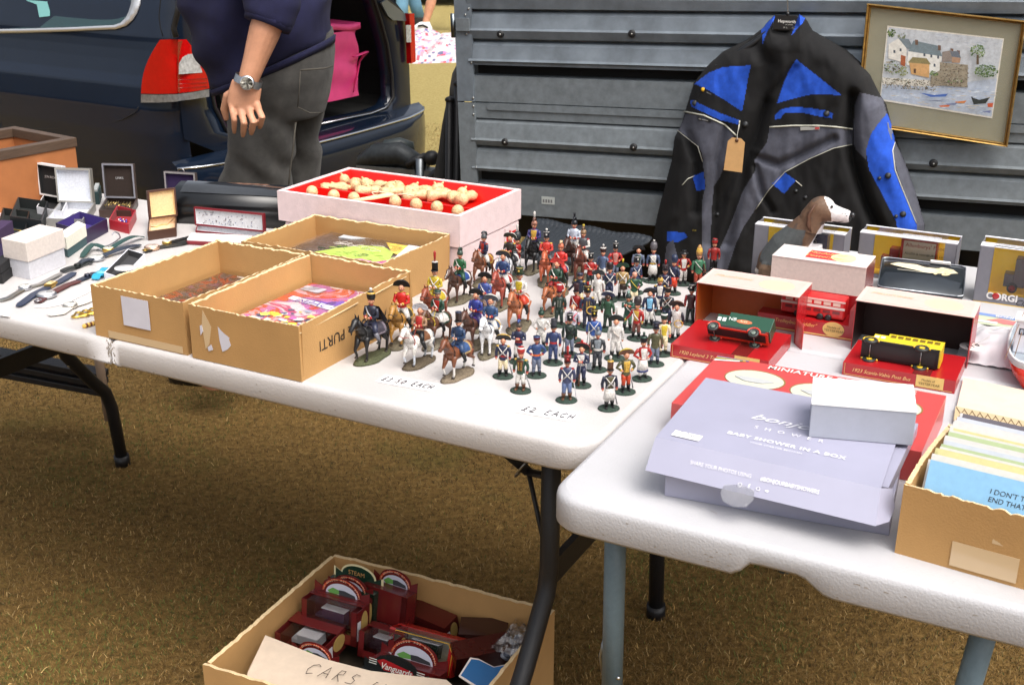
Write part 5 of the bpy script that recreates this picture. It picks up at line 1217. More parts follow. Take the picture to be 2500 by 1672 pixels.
# ---------------------------------------------------------------- price strips taped to the long table
def price_strip(lab, x, y, x2, y2, txt, wd, hh):
    t = thing('price_strip', lab, 'price note', at((x+x2)/2, (y+y2)/2))
    a, b = at(x, y), at(x2, y2); ex = (b-a).normalized(); ey = V((-ex.y, ex.x, 0))
    mb = MB(); mb.pbox(a-ex*.006-ey*.007+UP*.0006, ex*((b-a).length+.014), ey*(hh*2.1), UP*.0003, mat('clear_tape_white', S(240, 240, 240), .12, coat=.6)); mb.build('tape', t)
    mb = MB(); handwrite(mb, txt, a+UP*.0012, ex, ey, hh, wd, .0006, P_MATT, S(50, 40, 50)); mb.build('handwriting', t)
price_strip('handwritten £3.50 each price strip below the mounted figures', 930, 930, 1052, 952, '£3.50 EACH', .0068, .015)
price_strip('handwritten £2 each price strip below the standing figures', 1272, 1004, 1388, 1024, '£2 EACH', .0086, .016)
# ---------------------------------------------------------------- jewellery boxes
VEL = lambda n, c: mat(n, c, .95, noise_amt=.2, noise_scale=200, sheen=.3)
def tray_box(name, lab, cat, fl, fr, bl, h, outer, inner, wall=.003, z=TZ, m=None, group=None, rim=None, depth=None):
    o, X, Y = frame3(fl, fr, bl, z); m = m or P_SATIN
    t = thing(name, lab, cat, o+X/2+Y/2, 0, group); ex, ey = X.normalized(), Y.normalized()
    mb = MB(); c = [o, o+X, o+X+Y, o+Y]; n = [V() for _ in c]
    ci = [o+ex*wall+ey*wall, o+X-ex*wall+ey*wall, o+X+Y-ex*wall-ey*wall, o+Y+ex*wall-ey*wall]
    d = depth or h*.8
    f4 = [(i, (i+1) % 4) for i in range(4)]
    mb.add(c+[p+UP*h for p in c]+[p+UP*h for p in ci], [(i, j, 4+j, 4+i) for i, j in f4]+[(4+i, 4+j, 8+j, 8+i) for i, j in f4]+[(3, 2, 1, 0)], m, [outer]*4+[rim or outer]*4+[outer])
    b = mb.build('box_base', t)
    mb = MB(); mb.add([p+UP*h for p in ci]+[p+UP*(h-d) for p in ci], [(i, j, 4+j, 4+i) for i, j in f4]+[(4, 5, 6, 7)], P_CLOTH, inner); mb.build('lining', b)
    return t, o, X, Y
def lid(t, o, X, Y, z, hL, th, outer, inner, tilt, txt=None, m=None, rim=None, fr_=.004):
    """open lid hinged on the far edge, leaning back by tilt; faces the viewer"""
    ex = X.normalized(); ey = Y.normalized(); m = m or P_SATIN
    a = o+Y+UP*z; up = (UP*math.cos(tilt)+ey*math.sin(tilt)); nr = up.cross(ex).normalized()
    if nr.dot(ey) > 0: nr = -nr
    W = X.length
    c = [a, a+ex*W, a+ex*W+up*hL, a+up*hL]
    mb = MB(); bk = [p-nr*th*.0 for p in c]; ft = [p+nr*th for p in c]
    cen = sum(ft, V())/4; fi = [ft[0]+ex*fr_+up*fr_, ft[1]-ex*fr_+up*fr_, ft[2]-ex*fr_-up*fr_, ft[3]+ex*fr_-up*fr_]; fb = [p-nr*th*.7 for p in fi]
    f4 = [(i, (i+1) % 4) for i in range(4)]
    mb.add(bk+ft+fi, [(3, 2, 1, 0)]+[(i, j, 4+j, 4+i) for i, j in f4]+[(4+i, 4+j, 8+j, 8+i) for i, j in f4], m, [outer]*5+[rim or outer]*4)
    L = mb.build('lid', t)
    mb = MB(); mb.add(fi+fb, [(i, j, 4+j, 4+i) for i, j in f4]+[(4, 5, 6, 7)], P_CLOTH, inner)
    if txt: mb.text(txt, fb[0]+ex*(W*.5-fr_)+up*hL*.5+nr*.0008, ex, up, W*.07, P_SATIN, S(190, 190, 190), align='CENTER')
    mb.build('lining', L)
WHT, BLK_ = S(214, 214, 218), S(16, 16, 18)
def jewellery():
    G = 'open jewellery boxes'
    t, o, X, Y = tray_box('jewellery_box', 'tall white open jewellery box with a black lining, left at the back', 'jewellery box', (92, 528), (155, 540), (110, 496), .022, WHT, BLK_, group=G)
    lid(t, o, X, Y, .022, .075, .012, WHT, BLK_, .12, 'JON RICHARD', rim=S(236, 236, 236))
    t, o, X, Y = tray_box('jewellery_box', 'pale grey open jewellery box lined in white, between white and brown boxes', 'jewellery box', (115, 555), (205, 558), (150, 512), .020, S(140, 138, 134), S(222, 224, 230), group=G)
    lid(t, o, X, Y, .020, .078, .014, S(122, 120, 114), S(214, 218, 226), .12, rim=S(150, 148, 142))
    mb = MB(); mb.tube([o+X*.5+Y*.3+UP*.006, o+X*.55+Y*.4+UP*.010, o+X*.65+Y*.5+UP*.007], .0012, P_METAL, S(200, 200, 205)); mb.tube([o+X*.45+Y*.45+UP*.006, o+X*.5+Y*.6+UP*.008], .0012, P_METAL, S(200, 200, 205)); mb.build('earring', t)
    t, o, X, Y = tray_box('jewellery_box', 'brown-lined open jewellery box with a dark frame and a gold chain', 'jewellery box', (243, 532), (322, 534), (262, 500), .018, S(64, 48, 42), S(60, 44, 34), group=G)
    lid(t, o, X, Y, .018, .080, .012, S(74, 62, 58), S(44, 32, 26), .13, 'LINKS', rim=S(128, 128, 136))
    mb = MB(); rnd = random.Random(4)
    mb.tube([o+X*(.1+.8*i/40)+Y*(.45+.2*rnd.uniform(-1, 1))+UP*(.018+.003*rnd.random()) for i in range(41)], .0012, P_METAL, S(226, 200, 130), n=4); mb.build('chain', t)
    t, o, X, Y = tray_box('jewellery_box', 'open jewellery box with a deep purple lining and a silver clasp', 'jewellery box', (405, 515), (482, 520), (412, 495), .02, S(50, 40, 40), S(38, 20, 60), group=G)
    lid(t, o, X, Y, .02, .056, .012, S(70, 62, 60), S(42, 24, 66), .1, rim=S(140, 136, 136))
    c = o+X*.5+Y+UP*.08; mb = MB(); mb.tube([c+E1*a+UP*b for a, b in ((-.010, -.002), (-.006, .004), (.006, .004), (.010, -.002))], .0015, P_METAL, S(190, 190, 190)); mb.build('clasp', t)
    t, o, X, Y = tray_box('jewellery_box', 'brown leather ring box open to a cream silk lining', 'jewellery box', (362, 588), (432, 578), (365, 556), .020, S(70, 44, 32), S(226, 196, 160), group=G)
    lid(t, o, X, Y, .020, .062, .010, S(72, 46, 34), S(228, 200, 150), .1, rim=S(80, 50, 38))
    mb = MB(); mb.tube([o+X*a+Y*b+UP*(.021+.002*math.sin(a*30)) for a, b in ((.1, .3), (.3, .2), (.5, .3), (.7, .25), (.9, .6))], .001, P_METAL, S(216, 176, 90), n=4); mb.build('chain', t)
    t, o, X, Y = tray_box('jewellery_tray', 'black open tray box with a gold bracelet at the left end', 'jewellery tray', (-8, 590), (62, 600), (10, 528), .020, BLK_, S(14, 22, 20), group=G)
    mb = MB(); mb.tube([o+X*a+Y*.3+UP*(.010+.004*math.sin(a*3)) for a in (.3, .5, .7, .9)], .0012, P_METAL, S(222, 180, 90), n=4); mb.build('bracelet', t)
    t, o, X, Y = tray_box('jewellery_tray', 'dark green open tray box behind the black one with the bracelet', 'jewellery tray', (28, 560), (105, 572), (48, 512), .030, S(30, 36, 40), S(12, 22, 22), group=G)
    t, o, X, Y = tray_box('jewellery_box', 'purple open box holding a silver pendant on dark velvet', 'jewellery box', (140, 578), (208, 598), (198, 548), .030, S(40, 34, 66), S(60, 40, 124), group=G)
    mb = MB(); mb.tube([o+X*.35+Y*.3+UP*.012, o+X*.5+Y*.6+UP*.012], .0022, P_METAL, S(196, 180, 176)); mb.ell(o+X*.3+Y*.22+UP*.012, (.005, .005, .004), P_METAL, S(230, 230, 235)); mb.build('pendant', t)
    t, o, X, Y = tray_box('jewellery_box', 'small red box with a sparkling brooch inside', 'jewellery box', (268, 560), (316, 572), (288, 525), .022, S(176, 36, 48), S(150, 28, 40), group=G)
    mb = MB(); 
    for k in range(9): mb.ell(o+X*(.3+.05*k)+Y*(.45+.08*math.sin(k*2))+UP*.010, (.0025, .0025, .002), P_METAL, random.choice([S(230, 230, 240), S(90, 110, 220), S(240, 240, 240)]), nu=6, nv=4)
    mb.build('brooch', t)
    def tallbox(lab, fl, fr, bl, h1, c1, h2, c2):
        o, X, Y = frame3(fl, fr, bl); t = thing('gift_box', lab, 'gift box', o+X/2+Y/2, 0, 'closed gift boxes')
        mb = MB(); mb.pbox(o, X, Y, UP*h1, P_MATT, c1); mb.build('box_base', t, bevel=.001)
        if h2: 
            mb = MB(); e = .0025; ex, ey = X.normalized(), Y.normalized(); i = -e if h2 > h1 else e
            mb.pbox(o+ex*i+ey*i+UP*h1, X-ex*2*i, Y-ey*2*i, UP*h2, P_MATT, c2); mb.build('box_lid', t, bevel=.001)
    tallbox('cream lid box on a white base, tallest at the left of the watches', (20, 672), (75, 684), (108, 636), .036, S(206, 206, 212), .038, S(214, 204, 196))
    tallbox('white card box with a dark green side beside the cream box', (150, 622), (167, 630), (196, 590), .018, S(60, 88, 92), .026, S(238, 236, 220))
    tallbox('black slim box at the left edge of the table', (-25, 692), (8, 694), (10, 664), .018, S(20, 20, 22), .018, S(24, 24, 26))
    tallbox('dark purple box at the left edge behind the black slim box', (-40, 638), (-5, 640), (10, 600), .028, S(54, 40, 84), .028, S(60, 40, 74))
    tallbox('small dark green box behind the pale grey and brown boxes', (228, 500), (244, 500), (234, 482), .03, S(36, 60, 62), .006, S(160, 166, 166))
    # open white tray with a dark pad and a silvery disc
    t, o, X, Y = tray_box('watch_box', 'white open watch box with a dark pad and a pale card disc', 'watch box', (256, 685), (300, 700), (314, 626), .016, S(226, 226, 232), S(56, 56, 58), group=None)
    mb = MB(); mb.lathe([(.0, 0), (.019, 0), (.019, .002), (0, .002)], P_GLOSS, S(238, 236, 234), c=o+X*.75+Y*.3+UP*.018, n=24); mb.build('card_disc', t)
jewellery()
def wood_crate():
    TZ0 = TZ; o, X, Y = frame3((200, 478), (200, 478), (0, 520))
    t = thing('wooden_crate', 'large open wooden crate painted tan with a dark brown rim', 'crate', at(100, 500))
    a = at(0, 520); b = at(198, 476); d = (b-a).normalized(); a = a-d*.35; L = (b-a).length; n = V((-d.y, d.x, 0))
    h = zat(b, 336)-TZ
    OR = mat('tan_paint', S(170, 106, 60), .7, noise_amt=.12, noise_scale=20); BR = mat('brown_rim_wood', S(86, 68, 54), .55, noise_amt=.3, noise_scale=30, stretch=(1, 1, 8)); DK = mat('crate_inside', S(58, 42, 32), .9, noise_amt=.3, noise_scale=30)
    Wd = .24; th = .016
    for (p, q, r) in ((a, d*L, n*th), (a+n*(Wd-th), d*L, n*th), (b-d*th+n*th, d*th, n*(Wd-2*th)), (a+n*th, d*th, n*(Wd-2*th))):
        mb = MB(); mb.pbox(p, q, r, UP*(h-.022), OR); mb.build('side', t)
    for (p, q, r) in ((a-d*.004-n*.004, d*(L+.008), n*(th+.008)), (a+n*(Wd-th-.004)-d*.004, d*(L+.008), n*(th+.008)), (b-d*(th+.004)+n*(th+.004), d*(th+.008), n*(Wd-2*th-.008)), (a+n*(th+.004)-d*.004, d*(th+.008), n*(Wd-2*th-.008))):
        mb = MB(); mb.pbox(p+UP*(h-.022), q, r, UP*.022, BR); mb.build('rim', t, bevel=.0015)
    mb = MB(); mb.pbox(a+n*th+d*th, d*(L-2*th), n*(Wd-2*th), UP*.01, DK); mb.build('floor', t)
    c = at(8, 352, TZ+h-.03); g = thing('pale_bowl', 'pale round bowl sitting inside the wooden crate', 'bowl', c+d*.0)
    c = a+d*(L-.32)+n*(Wd*.55); mb = MB(); mb.lathe([(.02, .01), (.045, .03), (.052, h-.05), (.045, h-.02), (.02, h-.008), (0, h-.005)], P_MATT, S(186, 168, 146), c=c, n=20); mb.build('bowl_body', g)
wood_crate()
def black_case():
    # long black display case with a curved glazed lid, standing behind the pink boxes
    a, b = at(425, 545), at(700, 560); d = (b-a).normalized(); n = V((-d.y, d.x, 0))
    t = thing('display_case', 'long black case with a curved glossy glazed lid', 'case', (a+b)/2)
    m = mat('black_gloss_plastic', (.006, .007, .008), .3, coat=.15, noise_amt=.15, noise_scale=30)
    prof = [(0, 0), (-.005, .02), (-.004, .036), (.0, .040), (-.002, .044), (.0, .048), (.002, .054), (.010, .066), (.03, .078), (.055, .084), (.08, .078), (.10, .06), (.105, .02), (.10, 0)]
    L = (b-a).length+.05
    mb = MB(); rings = [[a+d*x+n*(y*k+(1-k)*.05)+UP*(z*k2) for y, z in prof] for x, k, k2 in ((-.012, .75, .8), (-.006, .93, .95), (0, 1, 1), (L, 1, 1))]
    mb.loft(rings, m, closed=True); mb.build('case_body', t)
    mb = MB(); q = lambda x, y, z: a+d*x+n*y+UP*z
    mb.add([q(.015, .012, .0695), q(L-.02, .012, .0695), q(L-.02, .03, .0793), q(L-.02, .055, .0853), q(L-.02, .075, .081), q(.015, .075, .081), q(.015, .055, .0853), q(.015, .03, .0793)], [(0, 1, 2, 7), (7, 2, 3, 6), (6, 3, 4, 5)], mat('smoky_window', (.03, .033, .036), .08, coat=1., noise_amt=.5, noise_scale=8), smooth=True); mb.build('window', t)
    # red case with a mottled satin lining, and a second beneath
    R_ = S(120, 26, 36); t, o, X, Y = tray_box('cutlery_case', 'long dark red case open to a mottled white lining', 'case', (478, 576), (650, 594), (482, 562), .012, R_, S(200, 200, 204))
    lid(t, o, X, Y, .012, .040, .008, R_, S(206, 206, 208), .15, rim=R_)
    mb = MB(); rnd = random.Random(8); up = UP*math.cos(.15)+Y.normalized()*math.sin(.15); nr = -Y.normalized()
    for k in range(60):
        x, z = rnd.uniform(.008, X.length-.02), rnd.uniform(.004, .030)**1; p = o+Y+X.normalized()*x+UP*.014+up*z+nr*.0042
        mb.ell(p, (.0012, .0006, .0012), P_MATT, rnd.choice([S(90, 70, 70), S(110, 120, 150), S(150, 140, 140)]), nu=5, nv=3)
    mb.build('stains', t)
    o, X, Y = frame3((455, 598), (610, 606), (468, 580)); t = thing('cutlery_case', 'closed white-topped slim case with a red edge in front of the open red case', 'case', o+X/2+Y/2)
    mb = MB(); mb.pbox(o, X, Y, UP*.008, P_SATIN, R_); mb.build('box_base', t, bevel=.002); mb = MB(); mb.pbox(o+UP*.008+X*.01+Y*.05, X*.98, Y*.9, UP*.004, P_SATIN, S(236, 230, 226)); mb.build('box_lid', t, bevel=.001)
black_case()
# ---------------------------------------------------------------- watches
def watch(lab, pts, dial, rd, strap, wS, case, face, buckle=None, squ=False, arch=0.):
    P = [at(*p) for p in pts]; D = at(*dial)
    t = thing('watch', lab, 'watch', D, 0, 'wristwatches laid out on the table')
    for k, seg in enumerate((([p for p in P if True][:len(P)//2]), P[len(P)//2:])):
        seg = seg+[D] if k == 0 else [D]+seg
        mb = MB(); L = []
        for i in range(len(seg)-1):
            for j in range(6): L.append(seg[i].lerp(seg[i+1], j/6))
        L.append(seg[-1]); n = len(L)
        vs_ = []
        for i, p in enumerate(L):
            d = (L[min(i+1, n-1)]-L[max(i-1, 0)]).normalized(); s_ = V((-d.y, d.x, 0)); q = i/(n-1); z = .003+arch*math.sin(math.pi*q); ww = wS*(.6 if i in (0, n-1) else 1)
            vs_ += [p-s_*ww+UP*z, p+s_*ww+UP*z, p+s_*ww*.9+UP*(z+.002), p-s_*ww*.9+UP*(z+.002)]
        fs = []
        for i in range(n-1):
            a = 4*i; fs += [(a+j, a+(j+1) % 4, a+4+(j+1) % 4, a+4+j) for j in range(4)]
        fs += [(3, 2, 1, 0), tuple(4*(n-1)+j for j in range(4))]
        mb.add(vs_, fs, strap[0], strap[1]); st_ = mb.build('strap', t)
        if k == 0 and buckle:
            mb = MB(); c = L[2]; mb.tube([c+V((.006*math.cos(a), .006*math.sin(a), .006)) for a in (0, 1.2, 2.4, 3.6, 4.8, 6.28)], .001, P_METAL, buckle, n=5); mb.build('buckle', st_)
    mb = MB()
    if squ: mb.box(D+UP*.006, (rd*1.5, rd*2.2, .007), P_METAL, case, R=Matrix.Rotation(math.atan2((P[-1]-D).y, (P[-1]-D).x)-math.pi/2, 3, 'Z'))
    else: mb.lathe([(rd*.8, .001), (rd, .003), (rd, .007), (rd*.85, .009)], P_METAL, case, c=D, n=22)
    cs = mb.build('case', t)
    mb = MB(); 
    if squ: mb.box(D+UP*.0098, (rd*1.1, rd*1.7, .0006), P_SATIN, face, R=Matrix.Rotation(math.atan2((P[-1]-D).y, (P[-1]-D).x)-math.pi/2, 3, 'Z'))
    else: mb.lathe([(rd*.84, .0085), (rd*.84, .0092), (0, .0092)], P_SATIN, face, c=D, n=22)
    mb.tube([D+UP*.0105, D+V((rd*.5, rd*.2, .0105))], .0004, P_MATT, (.03, .03, .03), n=4); mb.build('dial', cs)
LE, SV, GD = P_SATIN, S(196, 198, 202), S(214, 176, 96)
watch('watch with a dark green strap and small gold case', [(200, 632), (228, 612), (320, 595), (350, 583)], (265, 615), .012, (LE, S(40, 70, 66)), .007, GD, S(220, 216, 196), GD, arch=.010)
watch('watch with a dark strap and large silver case beside the green-strapped one', [(192, 650), (205, 648), (300, 618), (342, 602)], (236, 636), .017, (LE, S(44, 52, 66)), .008, SV, S(206, 206, 200), SV, arch=.006)
watch('black braided strap watch lying in front of the silver-cased one', [(150, 668), (172, 662), (208, 648), (226, 645)], (190, 655), .007, (LE, S(26, 30, 30)), .008, S(40, 44, 44), S(30, 30, 30), arch=.003)
watch('watch with a flat navy strap and square gold case', [(45, 752), (85, 722), (150, 690), (182, 670)], (125, 702), .010, (LE, S(44, 54, 76)), .008, GD, S(226, 206, 150), None, True)
watch('watch with a brown strap and large silver case at the front', [(92, 742), (98, 738), (165, 700), (195, 690)], (115, 726), .018, (LE, S(84, 40, 38)), .008, SV, S(190, 190, 190), SV)
watch('slim steel bracelet watch nearest the left edge', [(0, 738), (22, 732), (100, 698), (150, 672)], (62, 708), .012, (P_METAL, S(200, 198, 190)), .006, SV, S(226, 224, 214), None)
watch('chunky white strap watch lying near the front edge', [(118, 772), (150, 768), (205, 742), (222, 734)], (172, 752), .013, (LE, S(222, 216, 206)), .009, S(210, 206, 196), S(216, 212, 204), None)
watch('rose gold watch with a black strap behind the cardboard box', [(352, 618), (362, 616), (440, 600), (478, 590)], (372, 610), .016, (LE, S(24, 26, 26)), .008, S(226, 190, 160), S(214, 190, 176), GD)
watch('small gold watch with a black leather strap near the red case', [(398, 600), (420, 596), (445, 588), (470, 582)], (408, 598), .010, (LE, S(20, 20, 20)), .007, GD, S(230, 220, 200), GD)
watch('watch with a bright turquoise plastic strap next to the white watch box', [(232, 686), (240, 682), (258, 668), (268, 660)], (250, 674), .013, (LE, S(48, 160, 196)), .009, S(60, 170, 204), S(120, 200, 220), None, arch=.006)
watch('dark navy strap watch under the turquoise one', [(190, 690), (205, 684), (222, 676), (232, 670)], (214, 680), .006, (LE, S(40, 46, 60)), .007, S(50, 54, 66), S(60, 60, 70), None)
def trinkets():
    rnd = random.Random(9)
    t = thing('gold_brooch', 'ornate gold openwork brooch beside the cardboard box at the table front', 'brooch', at(205, 772))
    for k in range(3):
        mb = MB(); c = at(195+18*k, 774-5*k); mb.tube([c+V((.012*math.cos(a)*(1+.3*math.cos(3*a)), .012*math.sin(a)*(1+.3*math.cos(3*a)), .004)) for a in (2*math.pi*j/16 for j in range(17))], .0018, P_METAL, S(226, 186, 84), n=6); mb.build('loop', t)
    t = thing('bracelet', 'gold bracelet with brown beads at the front edge of the table', 'bracelet', at(218, 795))
    for k in range(6):
        mb = MB(); mb.ell(at(206+5*k, 796-1.5*k, TZ+.004), (.004, .004, .004), P_SATIN, S(110, 60, 30) if k % 2 else S(226, 186, 90), nu=8, nv=6); mb.build('bead', t)
    t = thing('chain_necklace', 'thin silver chain necklace snaking behind the green-strapped watch', 'necklace', at(262, 600))
    mb = MB(); mb.tube([at(x, y, TZ+.0015) for x, y in ((236, 610), (250, 604), (268, 598), (282, 590), (294, 580), (290, 570), (280, 566), (274, 572))], .0014, P_METAL, S(190, 192, 200), n=5); mb.build('chain', t)
    t = thing('greeting_card', 'pale folded card lying among the watches', 'card', at(170, 730))
    mb = MB(); mb.poly([at(x, y, TZ+.001) for x, y in ((82, 750), (140, 728), (224, 695), (228, 708), (160, 742), (110, 752))], P_MATT, S(236, 232, 230), off=UP*.0006); mb.build('card_sheet', t)
    t = thing('price_strip', 'small handwritten note on the far left table corner', 'price note', at(15, 765))
    mb = MB(); mb.poly([at(x, y, TZ+.0006) for x, y in ((0, 752), (28, 756), (24, 774), (0, 770))], P_MATT, S(240, 236, 232), off=UP*.0003); mb.build('paper', t)
    mb = MB(); handwrite(mb, '£5', at(3, 766), at(20, 768)-at(3, 766), V((0, 1, 0)), .008, .006, .0003, P_MATT, S(70, 60, 66)); mb.build('handwriting', t)
trinkets()
# ---------------------------------------------------------------- painted model soldiers
FP = mat('enamel_paint', None, .38, noise_amt=.5, noise_scale=420)
BASEM = mat('scenic_base', None, .9, noise_amt=.55, noise_scale=420, bump=.8, bump_scale=500)
FLESH = S(214, 150, 118)
NV, WH, RD, GR_, BK, CRM, GY, YL, BR_, LBL, OR_ = S(40, 46, 74), S(212, 208, 202), S(168, 40, 36), S(34, 68, 52), S(22, 22, 24), S(228, 212, 176), S(104, 112, 132), S(200, 176, 50), S(98, 64, 44), S(84, 118, 170), S(198, 92, 40)
GLD = S(206, 166, 72); BLU_ = S(44, 74, 140); TEAL_ = S(38, 66, 72); OLV = S(84, 82, 56)
def mk_hat(g, kind, c, col, col2, plume, s=1., yawv=V((0, -1, 0))):
    """hat standing on the head centre c (local), parts joined as one mesh"""
    mb = MB(); f = yawv; sd = V((0, 0, 1)).cross(f)
    R = Matrix((sd, f, V((0, 0, 1)))).transposed(); z = c.z; C_ = V((c.x, c.y, 0)); n = 12
    def ring(r, zz, ry=1., dy=0): return [C_+R @ V((r*math.cos(2*math.pi*j/n), r*ry*math.sin(2*math.pi*j/n)+dy, zz)) for j in range(n)]
    top = z
    if kind == 'shako':
        mb.loft([ring(.0041, z+.0015), ring(.0040, z+.004), ring(.0042, z+.007), ring(.0048, z+.0105), ring(.0048, z+.0112)], FP, [col, col, col, col2, col])
        mb.loft([ring(.0044, z+.0016, 1.35, .0012), ring(.0044, z+.0021, 1.3, .0012)], FP, BK); top = z+.011
        mb.ell(C_+f*.0044+V((0, 0, z+.0065)), (.0014, .0008, .0016), FP, col2, nu=6, nv=4)
    elif kind == 'tallshako':
        mb.loft([ring(.0040, z+.0015), ring(.0038, z+.006), ring(.0040, z+.0135), ring(.0041, z+.014)], FP, [col, col, col2, col2]); mb.loft([ring(.0044, z+.0016, 1.35, .0012), ring(.0044, z+.0021, 1.3, .0012)], FP, BK); top = z+.0138
    elif kind == 'bicorne':
        pts = []; 
        for i in range(15):
            a = math.pi*i/14; pts.append((-.0105*math.cos(a), .0085*math.sin(a)**.8+.0))
        for dy, cc in ((-.002, col), (.0022, col)):
            pass
        def P(x, zz, dy): return C_+sd*x+f*dy+V((0, 0, z+.001+zz))
        fr = [P(x, h, .0026*(1-abs(x)/.012)) for x, h in pts]; bk = [P(x, h, -.0026*(1-abs(x)/.012)) for x, h in pts]; m0 = len(pts)
        mb.add(fr+bk, [tuple(range(m0)), tuple(range(2*m0-1, m0-1, -1))]+[(i, m0+i, m0+i+1, i+1) for i in range(m0-1)]+[(m0-1, 2*m0-1, m0, 0)], FP, [col, col]+[col2]*(m0-1)+[col]); top = z+.0085
    elif kind == 'busby':
        mb.loft([ring(.0042, z+.0012), ring(.0050, z+.004), ring(.0050, z+.0085), ring(.0040, z+.0105)], FP, [col, col, col2, col]); top = z+.0105
    elif kind == 'bearskin':
        mb.loft([ring(.0043, z+.0010), ring(.0056, z+.005), ring(.0055, z+.010), ring(.0040, z+.0145), ring(.0015, z+.0155)], FP, [col, col, col, col2]); top = z+.0145
    elif kind == 'helmet':
        mb.loft([ring(.0044, z+.000), ring(.0043, z+.003), ring(.0034, z+.0058), ring(.001, z+.007)], FP, [col, col, col])
        mb.tube([C_-f*.0055+V((0, 0, z+.0045)), C_-f*.003+V((0, 0, z+.009)), C_+f*.001+V((0, 0, z+.0105)), C_+f*.0048+V((0, 0, z+.008))], [.0012, .0022, .0022, .0012], FP, col2, n=6); top = z+.010
    elif kind == 'tophat':
        mb.loft([ring(.0070, z+.0022), ring(.0070, z+.0027), ring(.0040, z+.0030), ring(.0039, z+.0075), ring(.0041, z+.0078)], FP, [col, col, col2, col]); top = z+.0075
    elif kind == 'mitre':
        mb.loft([ring(.0044, z+.001), ring(.0050, z+.007, .7), ring(.0036, z+.013, .5), ring(.0012, z+.018, .4)], FP, [col, col2, col]); top = z+.018
    elif kind == 'kepi':
        mb.loft([ring(.0043, z+.0012), ring(.0043, z+.0035), ring(.0048, z+.0052)], FP, [col2, col]); mb.loft([ring(.0044, z+.0016, 1.35, .0012), ring(.0044, z+.0020, 1.3, .0012)], FP, BK); top = z+.005
    elif kind == 'bald': mb.ell(C_-f*.0008+V((0, 0, z+.0015)), (.0040, .0042, .0030), FP, col, nu=8, nv=6)
    h = mb.build('hat', g)
    if plume:
        pc, ln = plume; mb = MB(); p = C_+V((0, 0, top)); d = V((.0008, 0, 1))
        mb.tube([p-d*.001, p+d*ln*.5, p+d*ln*.85, p+d*ln], [.0008, .0016, .0019, .0008], FP, pc, n=7); mb.build('plume', h)
